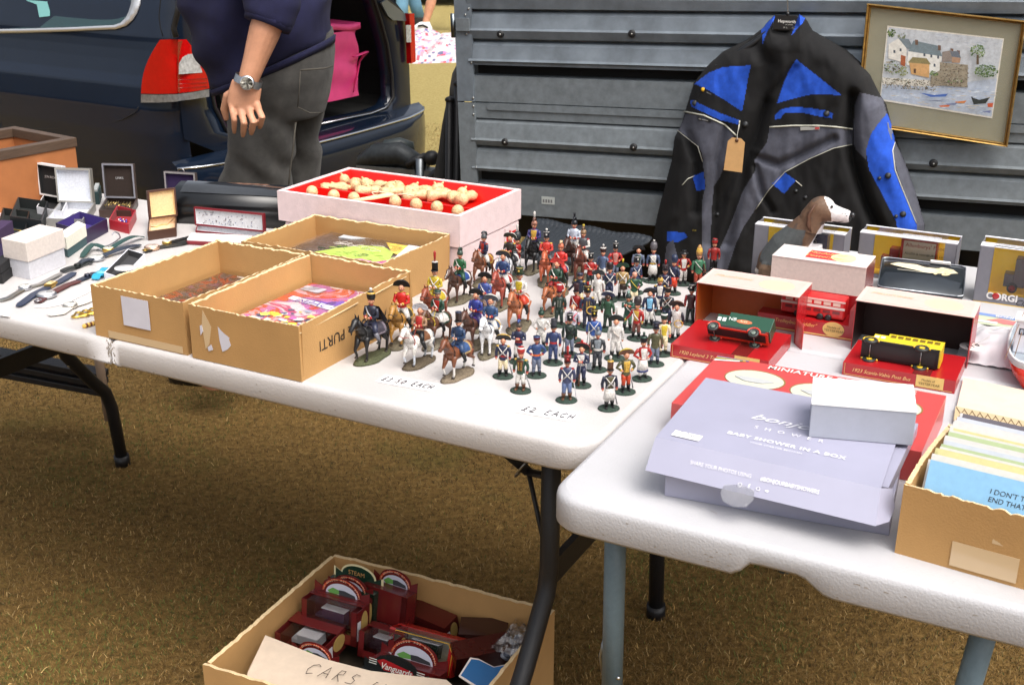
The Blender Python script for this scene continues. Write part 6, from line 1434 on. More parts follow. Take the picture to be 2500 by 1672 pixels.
def figure_body(mb, zf, spec, seat=False):
    """torso, arms and head of a figure; zf is hip height; facing -Y"""
    coat, belt, cuff, epa = spec.get('coat', NV), spec.get('belt'), spec.get('cuff', RD), spec.get('epa')
    vest = spec.get('vest', coat); n = 14
    def ring(rx, ry, z, dy=0, dx=0): return [V((dx+rx*math.cos(2*math.pi*j/n), dy+ry*math.sin(2*math.pi*j/n), z)) for j in range(n)]
    sh = zf+.0205
    rr = [(.0058, .0046, zf-.001), (.0054, .0042, zf+.004), (.0049, .0038, zf+.007), (.0060, .0044, zf+.012), (.0072, .0042, zf+.0175), (.0062, .0036, sh), (.0022, .0022, sh+.0015)]
    rings = [ring(*q) for q in rr]; vs_ = [p for r in rings for p in r]; fs = []; cs = []
    for i in range(len(rings)-1):
        for j in range(n):
            fs.append((i*n+j, i*n+(j+1) % n, (i+1)*n+(j+1) % n, (i+1)*n+j)); a = 2*math.pi*(j+.5)/n
            cs.append(spec['sash'] if (i == 1 and spec.get('sash')) else (vest if (math.sin(a) < -.72 and 1 <= i <= 4) else coat))
    mb.add(vs_, fs, FP, cs, True)
    if spec.get('tails'): mb.loft([ring(.0058, .0034, zf, .0012), ring(.0066, .003, zf-.010, .0022)], FP, spec['tails'])
    if spec.get('apron'): mb.loft([ring(.0058, .0048, zf+.003, -.0004), ring(.0072, .0054, zf-.006, -.0006), ring(.0076, .0056, zf-.013, -.0006)], FP, spec['apron'])
    if spec.get('hemband'): mb.loft([ring(.0078, .0058, zf-.0125, -.0006), ring(.0080, .006, zf-.0150, -.0006)], FP, spec['hemband'])
    if belt:
        mb.tube([(-.0058, -.0020, sh-.001), (-.001, -.0051, zf+.0125), (.0048, -.0040, zf+.0055)], .0010, FP, belt, n=5, flat=.5)
        if spec.get('cross', True): mb.tube([(.0058, -.0020, sh-.001), (.001, -.0053, zf+.0125), (-.0048, -.0040, zf+.0055)], .0010, FP, belt, n=5, flat=.5)
    if spec.get('buttons'):
        for k in range(6):
            for sx in (-.0018, .0018): mb.tube([(sx-.0009, -.0044-.0002*k*0, zf+.006+k*.002), (sx+.0009, -.0048, zf+.006+k*.002)], .0004, FP, spec['buttons'], n=4)
    if epa:
        for sx in (-1, 1): mb.ell((sx*.0068, 0, sh-.0005), (.0024, .0028, .0012), FP, epa, nu=8, nv=4)
    arms = spec.get('arms', 'down'); slv = spec.get('sleeve', coat)
    for sx in (-1, 1):
        S0 = V((sx*.0068, .0003, sh-.0015))
        if arms == 'down': E_, H_ = V((sx*.0092, .0012, zf+.009)), V((sx*.0088, -.0012, zf+.001))
        elif arms == 'hip': E_, H_ = (V((sx*.0120, .0012, zf+.010)), V((sx*.0060, -.0032, zf+.006)))
        elif arms == 'fold': E_, H_ = V((sx*.0092, -.0012, zf+.0095)), V((-sx*.001, -.0070, zf+.011))
        elif arms == 'aim': E_, H_ = V((sx*.0075, -.0055, sh-.006)), V((sx*.002, -.0105-sx*.002, sh-.002))
        elif arms == 'reins': E_, H_ = V((sx*.0090, -.001, zf+.0095)), V((sx*.0020, -.0088, zf+.008))
        elif arms == 'point': E_, H_ = (V((sx*.0105, -.002, zf+.010)), V((sx*.0170, -.006, zf+.001))) if sx < 0 else (V((sx*.0092, .0012, zf+.009)), V((sx*.0088, -.0012, zf+.001)))
        elif arms == 'raise': E_, H_ = (V((sx*.0120, -.001, sh+.001)), V((sx*.0110, -.002, sh+.010))) if sx < 0 else (V((sx*.0090, -.001, zf+.0095)), V((sx*.0020, -.0088, zf+.008)))
        mb.tube([S0, S0.lerp(E_, .5), E_, E_.lerp(H_, .75)], [.0024, .0023, .0020, .0017], FP, slv, n=8)
        mb.tube([E_.lerp(H_, .68), E_.lerp(H_, .86)], [.0021, .0020], FP, cuff, n=8)
        mb.ell(H_, (.0015, .0014, .0019), FP, spec.get('glove', FLESH), nu=7, nv=5)
    mb.tube([(0, 0, sh), (0, -.0003, sh+.004)], .0020, FP, spec.get('collar', cuff), n=8)
    hz = sh+.0068
    mb.ell((0, -.0004, hz), (.0034, .0038, .0044), FP, FLESH, nu=12, nv=8)
    mb.tube([(0, -.0040, hz+.0006), (0, -.0049, hz-.0008)], [.0006, .0009], FP, FLESH, n=5)
    for sx in (-1, 1): mb.ell((sx*.0013, -.0037, hz+.0008), (.0005, .0004, .0005), FP, (.03, .02, .02), nu=5, nv=3); mb.ell((sx*.0034, 0, hz), (.0007, .0011, .0014), FP, FLESH, nu=5, nv=3)
    mb.tube([(-.0012, -.0040, hz-.0016), (.0012, -.0040, hz-.0016)], .0004, FP, spec.get('mou', S(120, 60, 50)), n=4)
    mb.ell((0, .0006, hz+.0008), (.0036, .0037, .0040), FP, spec.get('hair', S(70, 50, 36)), nu=10, nv=6)
    return V((0, 0, hz+.0012))
def soldier(x, y, lab, yaw=0., sc=1., **k):
    """standing figure whose oval base is centred at photo position x, y"""
    p = at(x, y); t = thing('toy_soldier', lab, 'toy soldier', p, 0, 'painted standing toy soldiers')
    yw = math.radians(yaw) + math.atan2(-p.x, p.y)*-0; M = Matrix.Translation(p) @ Matrix.Rotation(yw, 4, 'Z') @ Matrix.Diagonal((sc*1.17, sc*1.17, sc*1.05, 1))
    T_ = lambda: MB(M)
    mb = T_(); n = 24
    mb.lathe([(.0134, 0), (.0140, .0008), (.0134, .0022), (.0118, .0030), (0, .0031)], BASEM, k.get('base', S(52, 70, 60)), n=24, ey=.86); mb.build('base', t)
    mb = T_(); zf = .0285; L, B, W_ = k.get('legs', WH), k.get('boots', BK), k.get('stance', .0042)
    bz = .012 if k.get('high', True) else .005
    for sx in (-1, 1):
        fy = -.001+.0022*sx*k.get('step', .6); hipp = V((sx*.0026, 0, zf)); kn = V((sx*(W_*.85), -.0012+fy*.5, .0165)); an = V((sx*W_, fy, .0058))
        mb.tube([hipp, hipp.lerp(kn, .5), kn, kn.lerp(an, .35)], [.0036, .0034, .0026, .0025], FP, L, n=9)
        mb.tube([kn.lerp(an, .3) if bz > .01 else kn.lerp(an, .8), kn.lerp(an, .6) if bz > .01 else kn.lerp(an, .9), an], [.0029, .0026, .0020] if bz > .01 else [.0024, .0023, .002], FP, B, n=9)
        if bz < .01: mb.tube([kn.lerp(an, .3), kn.lerp(an, .85)], [.0025, .0022], FP, L, n=9)
        mb.ell(an+V((sx*.0006, -.0022, -.0016)), (.0020, .0042, .0018), FP, B, nu=9, nv=6)
    mb.ell((0, .0002, zf), (.0058, .0046, .0036), FP, L, nu=12, nv=7)
    hc = figure_body(mb, zf, k); mb.build('figure', t)
    class G: pass
    def hatT():
        pass
    global _HM; _HM = M
    hat_in(t, k.get('hat', 'shako'), hc, k.get('hatc', BK), k.get('hatc2', WH), k.get('plume'), M)
    wpn = k.get('weapon')
    if wpn:
        mb = T_()
        if wpn == 'musket': mb.tube([(-.0098, -.004, .004), (-.0090, -.004, .016)], [.0014, .0009], FP, BR_, n=6); mb.tube([(-.0090, -.004, .014), (-.0070, -.003, .046)], .0006, FP, S(130, 130, 134), n=6)
        elif wpn == 'front': mb.tube([(-.001, -.009, .004), (.0, -.0085, .022)], [.0014, .001], FP, BR_, n=6); mb.tube([(.0, -.0085, .020), (.001, -.007, .044)], .0006, FP, S(130, 130, 134), n=6)
        elif wpn == 'slope': mb.tube([(.0088, -.004, .028), (.0060, .002, .056)], [.0012, .0006], FP, BR_, n=6)
        elif wpn == 'aim': mb.tube([(.003, -.003, .0475), (-.002, -.014, .0475), (-.006, -.026, .048)], [.0014, .0009, .0006], FP, BR_, n=6)
        elif wpn == 'sword': mb.tube([(.0088, -.002, .0285), (.0105, -.004, .018), (.012, -.0055, .006)], .0006, FP, S(200, 200, 204), n=5)
        elif wpn == 'scabbard': mb.tube([(.0066, .0, .026), (.0096, .003, .014), (.0118, .004, .004)], .0009, FP, S(170, 170, 172), n=5)
        elif wpn == 'shovel': mb.tube([(-.0100, -.005, .046), (-.0104, -.006, .014)], .0008, FP, BR_, n=6); mb.pbox((-.0138, -.0072, .0040), (.0068, 0, 0), (0, .0008, 0), (0, 0, .011), FP, S(120, 126, 132))
        elif wpn == 'drum': mb.lathe([(.0062, -.004), (.0064, -.0035), (.0062, .0035), (.0062, .004), (0, .004)], FP, k.get('drumc', GLD), c=(.001, -.0095, .026), n=14)
        elif wpn == 'horn': mb.tube([(.004+.006*math.cos(a), -.006, .031+.006*math.sin(a)) for a in (2*math.pi*j/12 for j in range(12))]+[(.010, -.006, .031)], .0008, FP, GLD, n=5)
        elif wpn == 'rod': mb.tube([(-.009, -.004, .004), (.002, -.008, .060)], .0006, FP, S(210, 210, 206), n=5)
        mb.build({'musket': 'musket', 'front': 'musket', 'slope': 'musket', 'aim': 'musket', 'sword': 'sword', 'scabbard': 'scabbard', 'shovel': 'shovel', 'drum': 'drum', 'horn': 'horn', 'rod': 'ramrod'}[wpn], t)
def hat_in(t, kind, hc, c1, c2, plume, M):
    if kind == 'none': return
    orig = MB.__init__
    def init(s, T=None): orig(s, M)
    MB.__init__ = init
    try: mk_hat(t, kind, hc, c1, c2, plume)
    finally: MB.__init__ = orig
def horse_parts(t, M, hc_, mane, saddle, trim, k):
    """walking horse about 55 mm long facing -Y; body, legs, head in one skin, then mane, tail, bridle, saddlecloth"""
    mb = MB(M); n = 14; bz = .0355
    def ring(y, rx, rz, z, tilt=0): return [V((rx*math.cos(2*math.pi*j/n), y+tilt*math.sin(2*math.pi*j/n)*rz, z+rz*math.sin(2*math.pi*j/n))) for j in range(n)]
    mb.loft([ring(.0270, .0020, .003, bz+.003), ring(.0250, .0062, .0072, bz+.001), ring(.0195, .0082, .0090, bz), ring(.010, .0080, .0082, bz-.001), ring(.0, .0078, .0086, bz-.0012), ring(-.010, .0078, .0095, bz-.0004), ring(-.0175, .0068, .0090, bz+.0008), ring(-.0215, .0040, .0055, bz+.003)], FP, hc_)
    up_ = k.get('neck', 1.)
    N0, N1_, N2_ = V((0, -.0175, bz+.004)), V((0, -.0235, bz+.0145*up_)), V((0, -.0262, bz+.0225*up_))
    mb.tube([N0, N0.lerp(N1_, .5), N1_, N2_], [.0080, .0064, .0048, .0040], FP, hc_, n=12, flat=.72)
    m_ = N2_+V((0, -.0125, -.0105 if up_ > .5 else -.012)); mb.tube([N2_+V((0, .0018, .0012)), N2_+V((0, -.003, -.0012)), N2_.lerp(m_, .62), m_, m_+V((0, -.0008, -.0012))], [.0030, .0042, .0029, .0026, .0018], FP, hc_, n=10)
    for sx in (-1, 1): mb.tube([N2_+V((sx*.0018, .001, .003)), N2_+V((sx*.0024, .0006, .0072))], [.0012, .0003], FP, hc_, n=5)
    sock = k.get('sock')
    LEG = [(-1, -.0165, 'f', k.get('lift', True)), (1, -.0150, 'f', False), (-1, .0205, 'h', False), (1, .0215, 'h', k.get('hlift', False))]
    for sx, y, kind, lift in LEG:
        x = sx*.0048; top = V((x, y, bz-.001))
        if kind == 'f':
            if lift: P_ = [top, V((x, y-.0045, bz-.011)), V((x, y-.0085, bz-.0175)), V((x, y-.0052, bz-.0245)), V((x, y-.0060, bz-.0270))]
            else: P_ = [top, V((x, y-.0005, bz-.010)), V((x, y-.0008, bz-.0165)), V((x, y-.0006, bz-.0270)), V((x, y-.0022, bz-.0305))]
        else:
            q = .004 if lift else 0
            P_ = [top+V((0, -.001, 0)), V((x, y-.0035, bz-.010)), V((x, y+.0030+q, bz-.0165)), V((x, y+.0015+q*1.6, bz-.0270+q*.6)), V((x, y+.0002+q*1.6, bz-.0305+q*.8))]
        r_ = [.0044, .0030, .0017, .0014, .0017] if kind == 'f' else [.0056, .0036, .0020, .0014, .0017]
        mb.tube(P_, r_, FP, [hc_, hc_, sock or hc_, sock or hc_], n=8)
        mb.tube([P_[-1]+V((0, 0, .0004)), P_[-1]+V((0, -.0012, -.0016))], [.0018, .0022], FP, k.get('hoof', S(50, 40, 36)), n=8)
    if k.get('blaze'): mb.tube([N2_+V((0, -.0050, .0014)), N2_.lerp(m_, .55)+V((0, -.0016, .0020)), m_+V((0, -.0022, .0012))], .0009, FP, WH, n=5)
    mb.build('horse', t)
    mb = MB(M); mb.tube([V((0, .0262, bz+.004)), V((0, .0300, bz+.001)), V((.0005, .0322, bz-.008)), V((.001, .0318, bz-.019))], [.0014, .0026, .0026, .0008], FP, mane, n=8); mb.build('tail', t)
    mb = MB(M); mb.tube([N2_+V((0, -.001, .0040)), N1_+V((0, .0052, .0020)), N0+V((0, .0062, .0050))], [.0014, .0020, .0012], FP, mane, n=7, flat=.6); mb.build('mane', t)
    mb = MB(M)
    for f_ in (.35, .8): c = N2_.lerp(m_, f_); d = (m_-N2_).normalized(); a = V((1, 0, 0)); b = d.cross(a); r = .0040-.0012*f_; mb.tube([c+a*r*math.cos(q)+b*r*1.05*math.sin(q) for q in (2*math.pi*j/10 for j in range(11))], .0004, FP, trim, n=4)
    c = N0+V((0, -.001, 0)); mb.tube([c+V((.0080*math.cos(q), .0010, .0085*math.sin(q))) for q in (2*math.pi*j/12 for j in range(13))], .0006, FP, trim, n=4)
    for sx in (-1, 1): mb.tube([m_+V((sx*.0028, .002, .002)), V((sx*.005, -.016, bz+.010)), V((sx*.0022, -.0072, bz+.0175))], .0004, FP, trim, n=4)
    mb.build('bridle', t)
    mb = MB(M); nn = 16
    def cloth(u, v):
        a = lerp(-.25, math.pi+.25, v); y = lerp(-.0055, .0185, u); e = 1.0+.03*math.sin(u*9); return V((.0086*e*math.cos(a), y, bz-.001+.0098*math.sin(a) if math.sin(a) > 0 else bz-.001+.012*math.sin(a)))
    def ccf(u, v): return trim2 if (u > .88 or v < .07 or v > .93) else saddle
    trim2 = k.get('edge', YL); mb.grid(cloth, 14, 16, FP, colf=ccf); mb.build('saddlecloth', t)
def rider(x, y, lab, hx, hy, horse=S(110, 62, 40), mane=S(40, 26, 20), saddle=RD, trim=BK, sc=1., gb=S(112, 104, 84), **k):
    """mounted figure; x,y = base centre in the photo, hx,hy = photo point the horse faces towards on the table"""
    p = at(x, y); q = at(hx, hy); d = q-p; yw = math.atan2(d.y, d.x)+math.pi/2
    t = thing('mounted_toy_soldier', lab, 'toy horseman', p, 0, 'painted mounted toy soldiers')
    M = Matrix.Translation(p) @ Matrix.Rotation(yw, 4, 'Z') @ Matrix.Diagonal((sc*1.28, sc*1.18, sc*1.16, 1))
    mb = MB(M); n = 30; rnd = random.Random(int(x*7+y))
    def br(r0, z): return [V((r0*.0125*(1+.10*math.sin(5*a+x))*math.cos(a), .001+r0*.0325*(1+.05*math.sin(3*a+y))*math.sin(a), z+(.0008*math.sin(7*a) if z > .002 else 0))) for a in (2*math.pi*j/n for j in range(n))]
    mb.loft([br(1, 0), br(1.02, .0012), br(.93, .0034), br(.5, .0042)], BASEM, gb); mb.build('base', t)
    horse_parts(t, M, horse, mane, saddle, trim, k)
    mb = MB(M); zf = .0468; L, B = k.get('legs', WH), BK
    lean = k.get('lean', 0)
    for sx in (-1, 1):
        hp, kn, an = V((sx*.0030, .0025, zf)), V((sx*.0100, -.0050, zf-.0095)), V((sx*.0112, .0005, zf-.0215))
        mb.tube([hp, hp.lerp(kn, .5), kn], [.0040, .0036, .0028], FP, L, n=9)
        mb.tube([kn, kn.lerp(an, .5), an], [.0028, .0026, .0018], FP, k.get('boots', B), n=9); mb.ell(an+V((0, -.0022, -.0010)), (.0017, .0038, .0015), FP, B, nu=8, nv=5)
    mb.ell((0, .0025, zf), (.0062, .0052, .0040), FP, L, nu=12, nv=7)
    MR = M @ Matrix.Translation((0, .0025, 0)) @ Matrix.Translation((0, 0, zf)) @ Matrix.Rotation(math.radians(k.get('twist', 0)), 4, 'Z') @ Matrix.Rotation(math.radians(lean), 4, 'X') @ Matrix.Translation((0, 0, -zf))
    m2 = MB(MR); kk = dict(k); kk.setdefault('arms', 'reins'); kk.pop('tails', None); hc = figure_body(m2, zf, kk)
    o = len(mb.v); mb.v += m2.v; mb.f += [[o+j for j in f] for f in m2.f]; mb.m += [0]*len(m2.f); mb.c += m2.c; mb.sm += m2.sm
    rd = mb.build('rider', t)
    if k.get('cape'):
        m3 = MB(MR); m3.grid(lambda u, v: V((lerp(-.0075, .0075, u)*(1+.5*v), .0045+.011*v+.0012*math.sin(u*14)*v, zf+.0205-.022*v)), 12, 8, FP, k['cape']); m3.build('cape', rd, solid=.0)
    hat_in(t, k.get('hat', 'shako'), hc, k.get('hatc', BK), k.get('hatc2', WH), k.get('plume'), MR)
    if k.get('sabre'):
        m3 = MB(MR); z = zf+.0215 if k.get('arms') != 'raise' else zf+.031
        (m3.tube([(-.0110, -.002, zf+.030), (-.0125, -.001, zf+.045)], .0006, FP, S(210, 210, 214), n=5) if k.get('arms') == 'raise' else m3.tube([(.0085, .002, zf), (.011, .008, zf-.012), (.012, .013, zf-.02)], .0008, FP, S(190, 190, 194), n=5)); m3.build('sabre', t)
F_ = 'shako'
FIG = [
 (1228, 920, 'soldier in navy coat with white crossed belts, cream breeches and a gold-edged black bicorne', dict(coat=NV, belt=WH, legs=CRM, hat='bicorne', hatc=BK, hatc2=GLD, epa=GLD, sash=RD, cuff=RD, weapon='scabbard', yaw=-8)),
 (1271, 955, 'green-coated hussar in white breeches with a red and white cap, at the front', dict(coat=GR_, vest=S(90, 50, 30), legs=WH, hat='busby', hatc=RD, hatc2=WH, epa=GLD, buttons=GLD, tails=GR_, weapon='scabbard', yaw=-20, boots=BR_)),
 (1383, 978, 'navy soldier with white crossed belts and a tall red plume on his shako', dict(coat=S(60, 66, 96), belt=WH, legs=S(96, 112, 150), hat='shako', hatc=S(110, 20, 20), hatc2=RD, plume=(RD, .014), epa=RD, cuff=RD, boots=BR_, yaw=-2, weapon='sword')),
 (1486, 998, 'foremost soldier, in navy with a white apron and a tall brown hat', dict(coat=S(34, 38, 58), belt=WH, vest=S(90, 84, 60), apron=WH, legs=WH, hat='tallshako', hatc=BR_, hatc2=GLD, plume=(WH, .008), yaw=12, weapon='scabbard')),
 (1526, 958, 'hussar in a green and gold jacket and orange-red breeches leaning on a sabre', dict(coat=OLV, vest=GLD, buttons=GLD, legs=S(186, 66, 34), hat='bicorne', hatc=BR_, hatc2=YL, cuff=GLD, weapon='scabbard', yaw=14, arms='hip')),
 (1567, 926, 'soldier in a red coat and white kilt with a blue hem and feathered green bonnet', dict(coat=RD, vest=WH, apron=WH, hemband=S(34, 50, 110), legs=WH, hat='busby', hatc=BK, hatc2=GR_, plume=(GR_, .006), boots=BK, high=False, arms='hip', yaw=18)),
 (1597, 890, 'soldier in an olive jacket and blue-grey trousers with a blue shako', dict(coat=OLV, legs=GY, hat='shako', hatc=S(30, 34, 46), hatc2=NV, high=False, yaw=-5, weapon='slope')),
 (1309, 918, 'soldier in a blue jacket with an orange sash and blue kepi', dict(coat=S(50, 74, 120), legs=GY, sash=OR_, hat='kepi', hatc=S(44, 60, 100), hatc2=RD, high=False, arms='hip', tails=OR_, yaw=6)),
 (1418, 942, 'soldier in a blue coat and red-topped bicorne holding a long musket in front', dict(coat=NV, vest=WH, belt=WH, cross=False, legs=NV, hat='bicorne', hatc=BK, hatc2=RD, plume=(RD, .005), arms='fold', cuff=RD, weapon='front', yaw=-16)),
 (1457, 904, 'steel-helmeted engineer in a breastplate resting a long shovel on his base', dict(coat=S(52, 56, 62), vest=S(126, 134, 140), belt=None, legs=S(54, 58, 66), sash=WH, hat='helmet', hatc=S(120, 130, 142), hatc2=S(110, 118, 130), weapon='shovel', yaw=-4)),
 (1350, 887, 'soldier in a plain blue coat and trousers with a pointed dark cap', dict(coat=S(46, 60, 100), legs=S(56, 70, 110), sash=RD, hat='tallshako', hatc=S(60, 62, 70), hatc2=S(48, 50, 58), arms='down', weapon='sword', yaw=-10, high=False)),
 (1266, 884, 'navy coated soldier in white breeches with a red sash and red and blue plume', dict(coat=NV, sash=RD, legs=WH, hat='helmet', hatc=S(80, 70, 60), hatc2=BLU_, plume=(RD, .009), tails=NV, yaw=-12, arms='fold')),
 (1320, 852, 'all-white soldier with crossed belts, black boots and a green helmet', dict(coat=WH, belt=S(200, 200, 196), legs=WH, hat='helmet', hatc=GR_, hatc2=GR_, cuff=WH, collar=WH, yaw=-4, arms='hip')),
 (1389, 868, 'soldier in a dark green coat and grey trousers with a black shako', dict(coat=S(34, 52, 44), belt=BK, legs=GY, hat='shako', hatc=BK, hatc2=WH, high=False, yaw=6, cuff=GR_, weapon='musket')),
 (1448, 858, 'bright blue coat soldier with white belts and a yellow-topped hat', dict(coat=S(52, 88, 160), belt=WH, legs=WH, hat='shako', hatc=BK, hatc2=YL, plume=(YL, .006), weapon='musket', yaw=-3)),
 (1501, 876, 'white coated cuirassier under a huge black bicorne with a white plume', dict(coat=WH, belt=S(190, 180, 170), cross=False, legs=WH, hat='bicorne', hatc=S(24, 30, 30), hatc2=BK, plume=(WH, .014), sc=1.06, yaw=-8, weapon='scabbard', cuff=WH, collar=WH)),
 (1364, 795, 'dark green soldier with a red and white striped tall cap', dict(coat=S(30, 48, 40), legs=S(36, 54, 48), hat='tallshako', hatc=S(180, 40, 50), hatc2=WH, vest=S(44, 62, 52), belt=None, buttons=S(150, 150, 140), weapon='sword', yaw=-6, cuff=RD, high=False)),
 (1432, 802, 'tall soldier in navy with rows of gold buttons and a black and gold shako', dict(coat=S(38, 42, 66), buttons=GLD, legs=S(44, 46, 66), epa=GLD, hat='shako', hatc=S(40, 36, 30), hatc2=GLD, plume=(RD, .006), cuff=RD, high=False, sc=1.08, yaw=8, weapon='horn')),
 (1617, 866, 'soldier in cream and orange carrying a musket under a green cap', dict(coat=CRM, vest=YL, legs=CRM, hat='busby', hatc=S(24, 50, 40), hatc2=WH, weapon='musket', yaw=10, high=False)),
 (1553, 828, 'soldier in a red coat with yellow trim striding beside the bicorne cuirassier', dict(coat=RD, vest=GLD, belt=WH, cross=False, legs=S(110, 64, 54), hat='bearskin', hatc=S(50, 44, 46), hatc2=S(50, 44, 46), yaw=-35, arms='point', cuff=YL)),
 (1583, 797, 'officer in navy with a pale blue embroidered chest and white breeches', dict(coat=NV, vest=S(120, 180, 214), legs=WH, hat='bicorne', hatc=BK, hatc2=S(60, 66, 80), epa=NV, cuff=S(120, 180, 214), yaw=0, weapon='scabbard')),
 (1648, 832, 'soldier in pale grey with dark sleeves blowing into a brown horn', dict(coat=S(196, 190, 186), sleeve=S(30, 32, 46), vest=S(206, 200, 196), legs=WH, hat='bicorne', hatc=S(40, 28, 26), hatc2=BR_, weapon='horn', yaw=-14)),
 (1414, 752, 'navy coated officer in cream breeches reaching out with one arm', dict(coat=S(36, 42, 60), legs=CRM, hat='kepi', hatc=S(60, 60, 80), hatc2=NV, epa=GLD, arms='point', yaw=-28, cuff=S(60, 60, 80))),
 (1517, 730, 'drummer in fawn and white with a tall green and yellow plume', dict(coat=S(170, 140, 90), belt=WH, legs=WH, hat='bicorne', hatc=GR_, hatc2=BK, plume=(YL, .008), weapon='drum', drumc=S(50, 34, 26), yaw=4)),
 (1546, 748, 'bald officer in green with a yellow sash and cream breeches', dict(coat=S(40, 78, 56), belt=YL, cross=False, legs=CRM, hat='bald', hatc=S(220, 160, 140), hatc2=WH, arms='hip', yaw=0, hair=S(214, 160, 140))),
 (1642, 717, 'soldier in a navy coat with a long orange-red apron and blue fur cap', dict(coat=NV, belt=S(226, 220, 214), cross=False, apron=S(204, 60, 30), legs=S(204, 60, 30), hat='bearskin', hatc=S(40, 50, 76), hatc2=S(40, 50, 76), yaw=-40, weapon=None)),
 (1666, 695, 'gentleman in a red coat, white trousers and a black round hat', dict(coat=RD, vest=WH, legs=WH, hat='tophat', hatc=BK, hatc2=BK, arms='hip', high=False, yaw=6, cuff=GLD)),
 (1592, 688, 'soldier in a slate blue jacket and white apron with a tall grey fur cap', dict(coat=S(66, 80, 108), vest=WH, belt=WH, cross=False, sash=GLD, apron=WH, legs=WH, hat='bearskin', hatc=S(96, 92, 96), hatc2=S(70, 66, 70), plume=(WH, .004), sc=1.05, yaw=-2)),
 (1500, 680, 'gunner in a red jacket and grey trousers with a black shako at the back', dict(coat=S(184, 50, 46), legs=GY, hat='shako', hatc=BK, hatc2=WH, plume=(WH, .004), arms='hip', high=False, yaw=10, vest=S(180, 120, 110))),
 (1470, 690, 'hussar in a grey-blue pelisse and red-bagged busby with a white tuft', dict(coat=S(84, 100, 130), legs=WH, hat='busby', hatc=S(50, 26, 26), hatc2=WH, plume=(WH, .005), yaw=-30, tails=S(84, 100, 130))),
 (1556, 684, 'stout officer in a grey greatcoat and green waistcoat with a black hat', dict(coat=S(106, 116, 136), vest=S(60, 84, 60), legs=WH, hat='bicorne', hatc=BK, hatc2=BK, tails=S(106, 116, 136), arms='down', yaw=-10, glove=FLESH)),
 (1486, 735, 'navy soldier with white crossed belts and a fur cap trimmed with red cord', dict(coat=S(36, 44, 72), belt=WH, legs=NV, hat='bearskin', hatc=S(40, 26, 26), hatc2=RD, cuff=RD, epa=RD, yaw=2)),
 (1458, 750, 'soldier in a white coat and black bicorne shouldering a long pole', dict(coat=WH, vest=WH, legs=WH, hat='bicorne', hatc=S(44, 50, 54), hatc2=BK, weapon='slope', yaw=-12)),
 (1440, 706, 'red coated bandsman in a white-edged black shako with arms folded', dict(coat=RD, belt=WH, cross=False, legs=S(40, 50, 50), hat='shako', hatc=BK, hatc2=WH, arms='fold', epa=WH, yaw=0)),
 (1482, 806, 'soldier in a dark green coat with a white-edged navy bicorne turned away', dict(coat=S(38, 72, 50), legs=S(40, 62, 50), hat='bicorne', hatc=NV, hatc2=WH, yaw=160, high=False)),
 (1405, 793, 'soldier in a scarlet jacket with a white belt hidden behind the striped cap', dict(coat=RD, belt=WH, cross=False, legs=S(226, 196, 170), hat='tallshako', hatc=S(60, 30, 36), hatc2=S(60, 30, 36), yaw=-30)),
 (1397, 832, 'white haired figure in a pink and blue coat raising a ramrod', dict(coat=S(190, 186, 196), belt=S(214, 60, 80), legs=NV, hat='none', hatc=CRM, hatc2=CRM, hair=S(214, 180, 140), weapon='rod', yaw=-10, cuff=RD)),
 (1531, 808, 'green soldier with a white belt, green helmet and orange collar', dict(coat=S(36, 76, 62), belt=WH, cross=False, legs=S(70, 110, 90), hat='helmet', hatc=S(34, 58, 54), hatc2=S(130, 160, 150), collar=OR_, arms='aim', yaw=-10)),
 (1626, 795, 'dark blue soldier with white crossed belts and a green roll over his shoulder', dict(coat=S(36, 42, 52), belt=WH, legs=NV, hat='busby', hatc=BK, hatc2=S(110, 80, 60), yaw=-5, sash=GR_, weapon='aim')),
 (1608, 765, 'soldier in a white waistcoat with navy sleeves and a gilt helmet', dict(coat=NV, vest=WH, legs=WH, hat='helmet', hatc=GLD, hatc2=BK, epa=GLD, yaw=-4, plume=None)),
 (1620, 738, 'navy soldier with crossed white belts and a rounded red plume', dict(coat=S(44, 40, 70), belt=WH, legs=NV, hat='shako', hatc=S(50, 40, 46), hatc2=S(70, 60, 66), plume=(RD, .009), cuff=RD, yaw=-6)),
 (1702, 706, 'grenadier in a green coat and tall gold mitre cap', dict(coat=S(56, 110, 80), belt=WH, cross=False, legs=S(150, 60, 40), hat='mitre', hatc=S(176, 130, 70), hatc2=GLD, sc=1.1, yaw=4, weapon='slope')),
 (1684, 790, 'dark jacketed soldier with red sleeves beside the truck box', dict(coat=S(60, 34, 36), sleeve=S(150, 40, 46), legs=S(30, 36, 34), hat='shako', hatc=BK, hatc2=WH, yaw=-24, weapon='slope', high=False)),
 (1551, 716, 'blue soldier in a black and white shako in front of the stout officer', dict(coat=S(48, 58, 90), belt=WH, legs=S(60, 70, 100), hat='shako', hatc=S(34, 36, 46), hatc2=WH, yaw=20, high=False)),
 (1740, 668, 'small red-hatted soldier partly hidden behind the green truck box', dict(coat=S(150, 40, 36), legs=BK, hat='busby', hatc=RD, hatc2=BK, yaw=0)),
 (1262, 668, 'soldier in a red tailcoat with teal sleeves and a white-plumed bearskin', dict(coat=RD, vest=RD, sleeve=TEAL_, belt=WH, cross=False, legs=WH, hat='bearskin', hatc=S(50, 54, 56), hatc2=S(50, 54, 56), plume=(WH, .013), tails=RD, arms='fold', sc=1.12, yaw=30)),
]
for x, y, lab, kw in FIG: soldier(x, y, 'toy '+lab if len(lab.split()) < 16 else lab, **kw)
HB, HD, HW, HK, HT, HC = S(118, 68, 42), S(66, 40, 30), S(222, 218, 212), S(24, 24, 26), S(172, 124, 56), S(146, 72, 48)
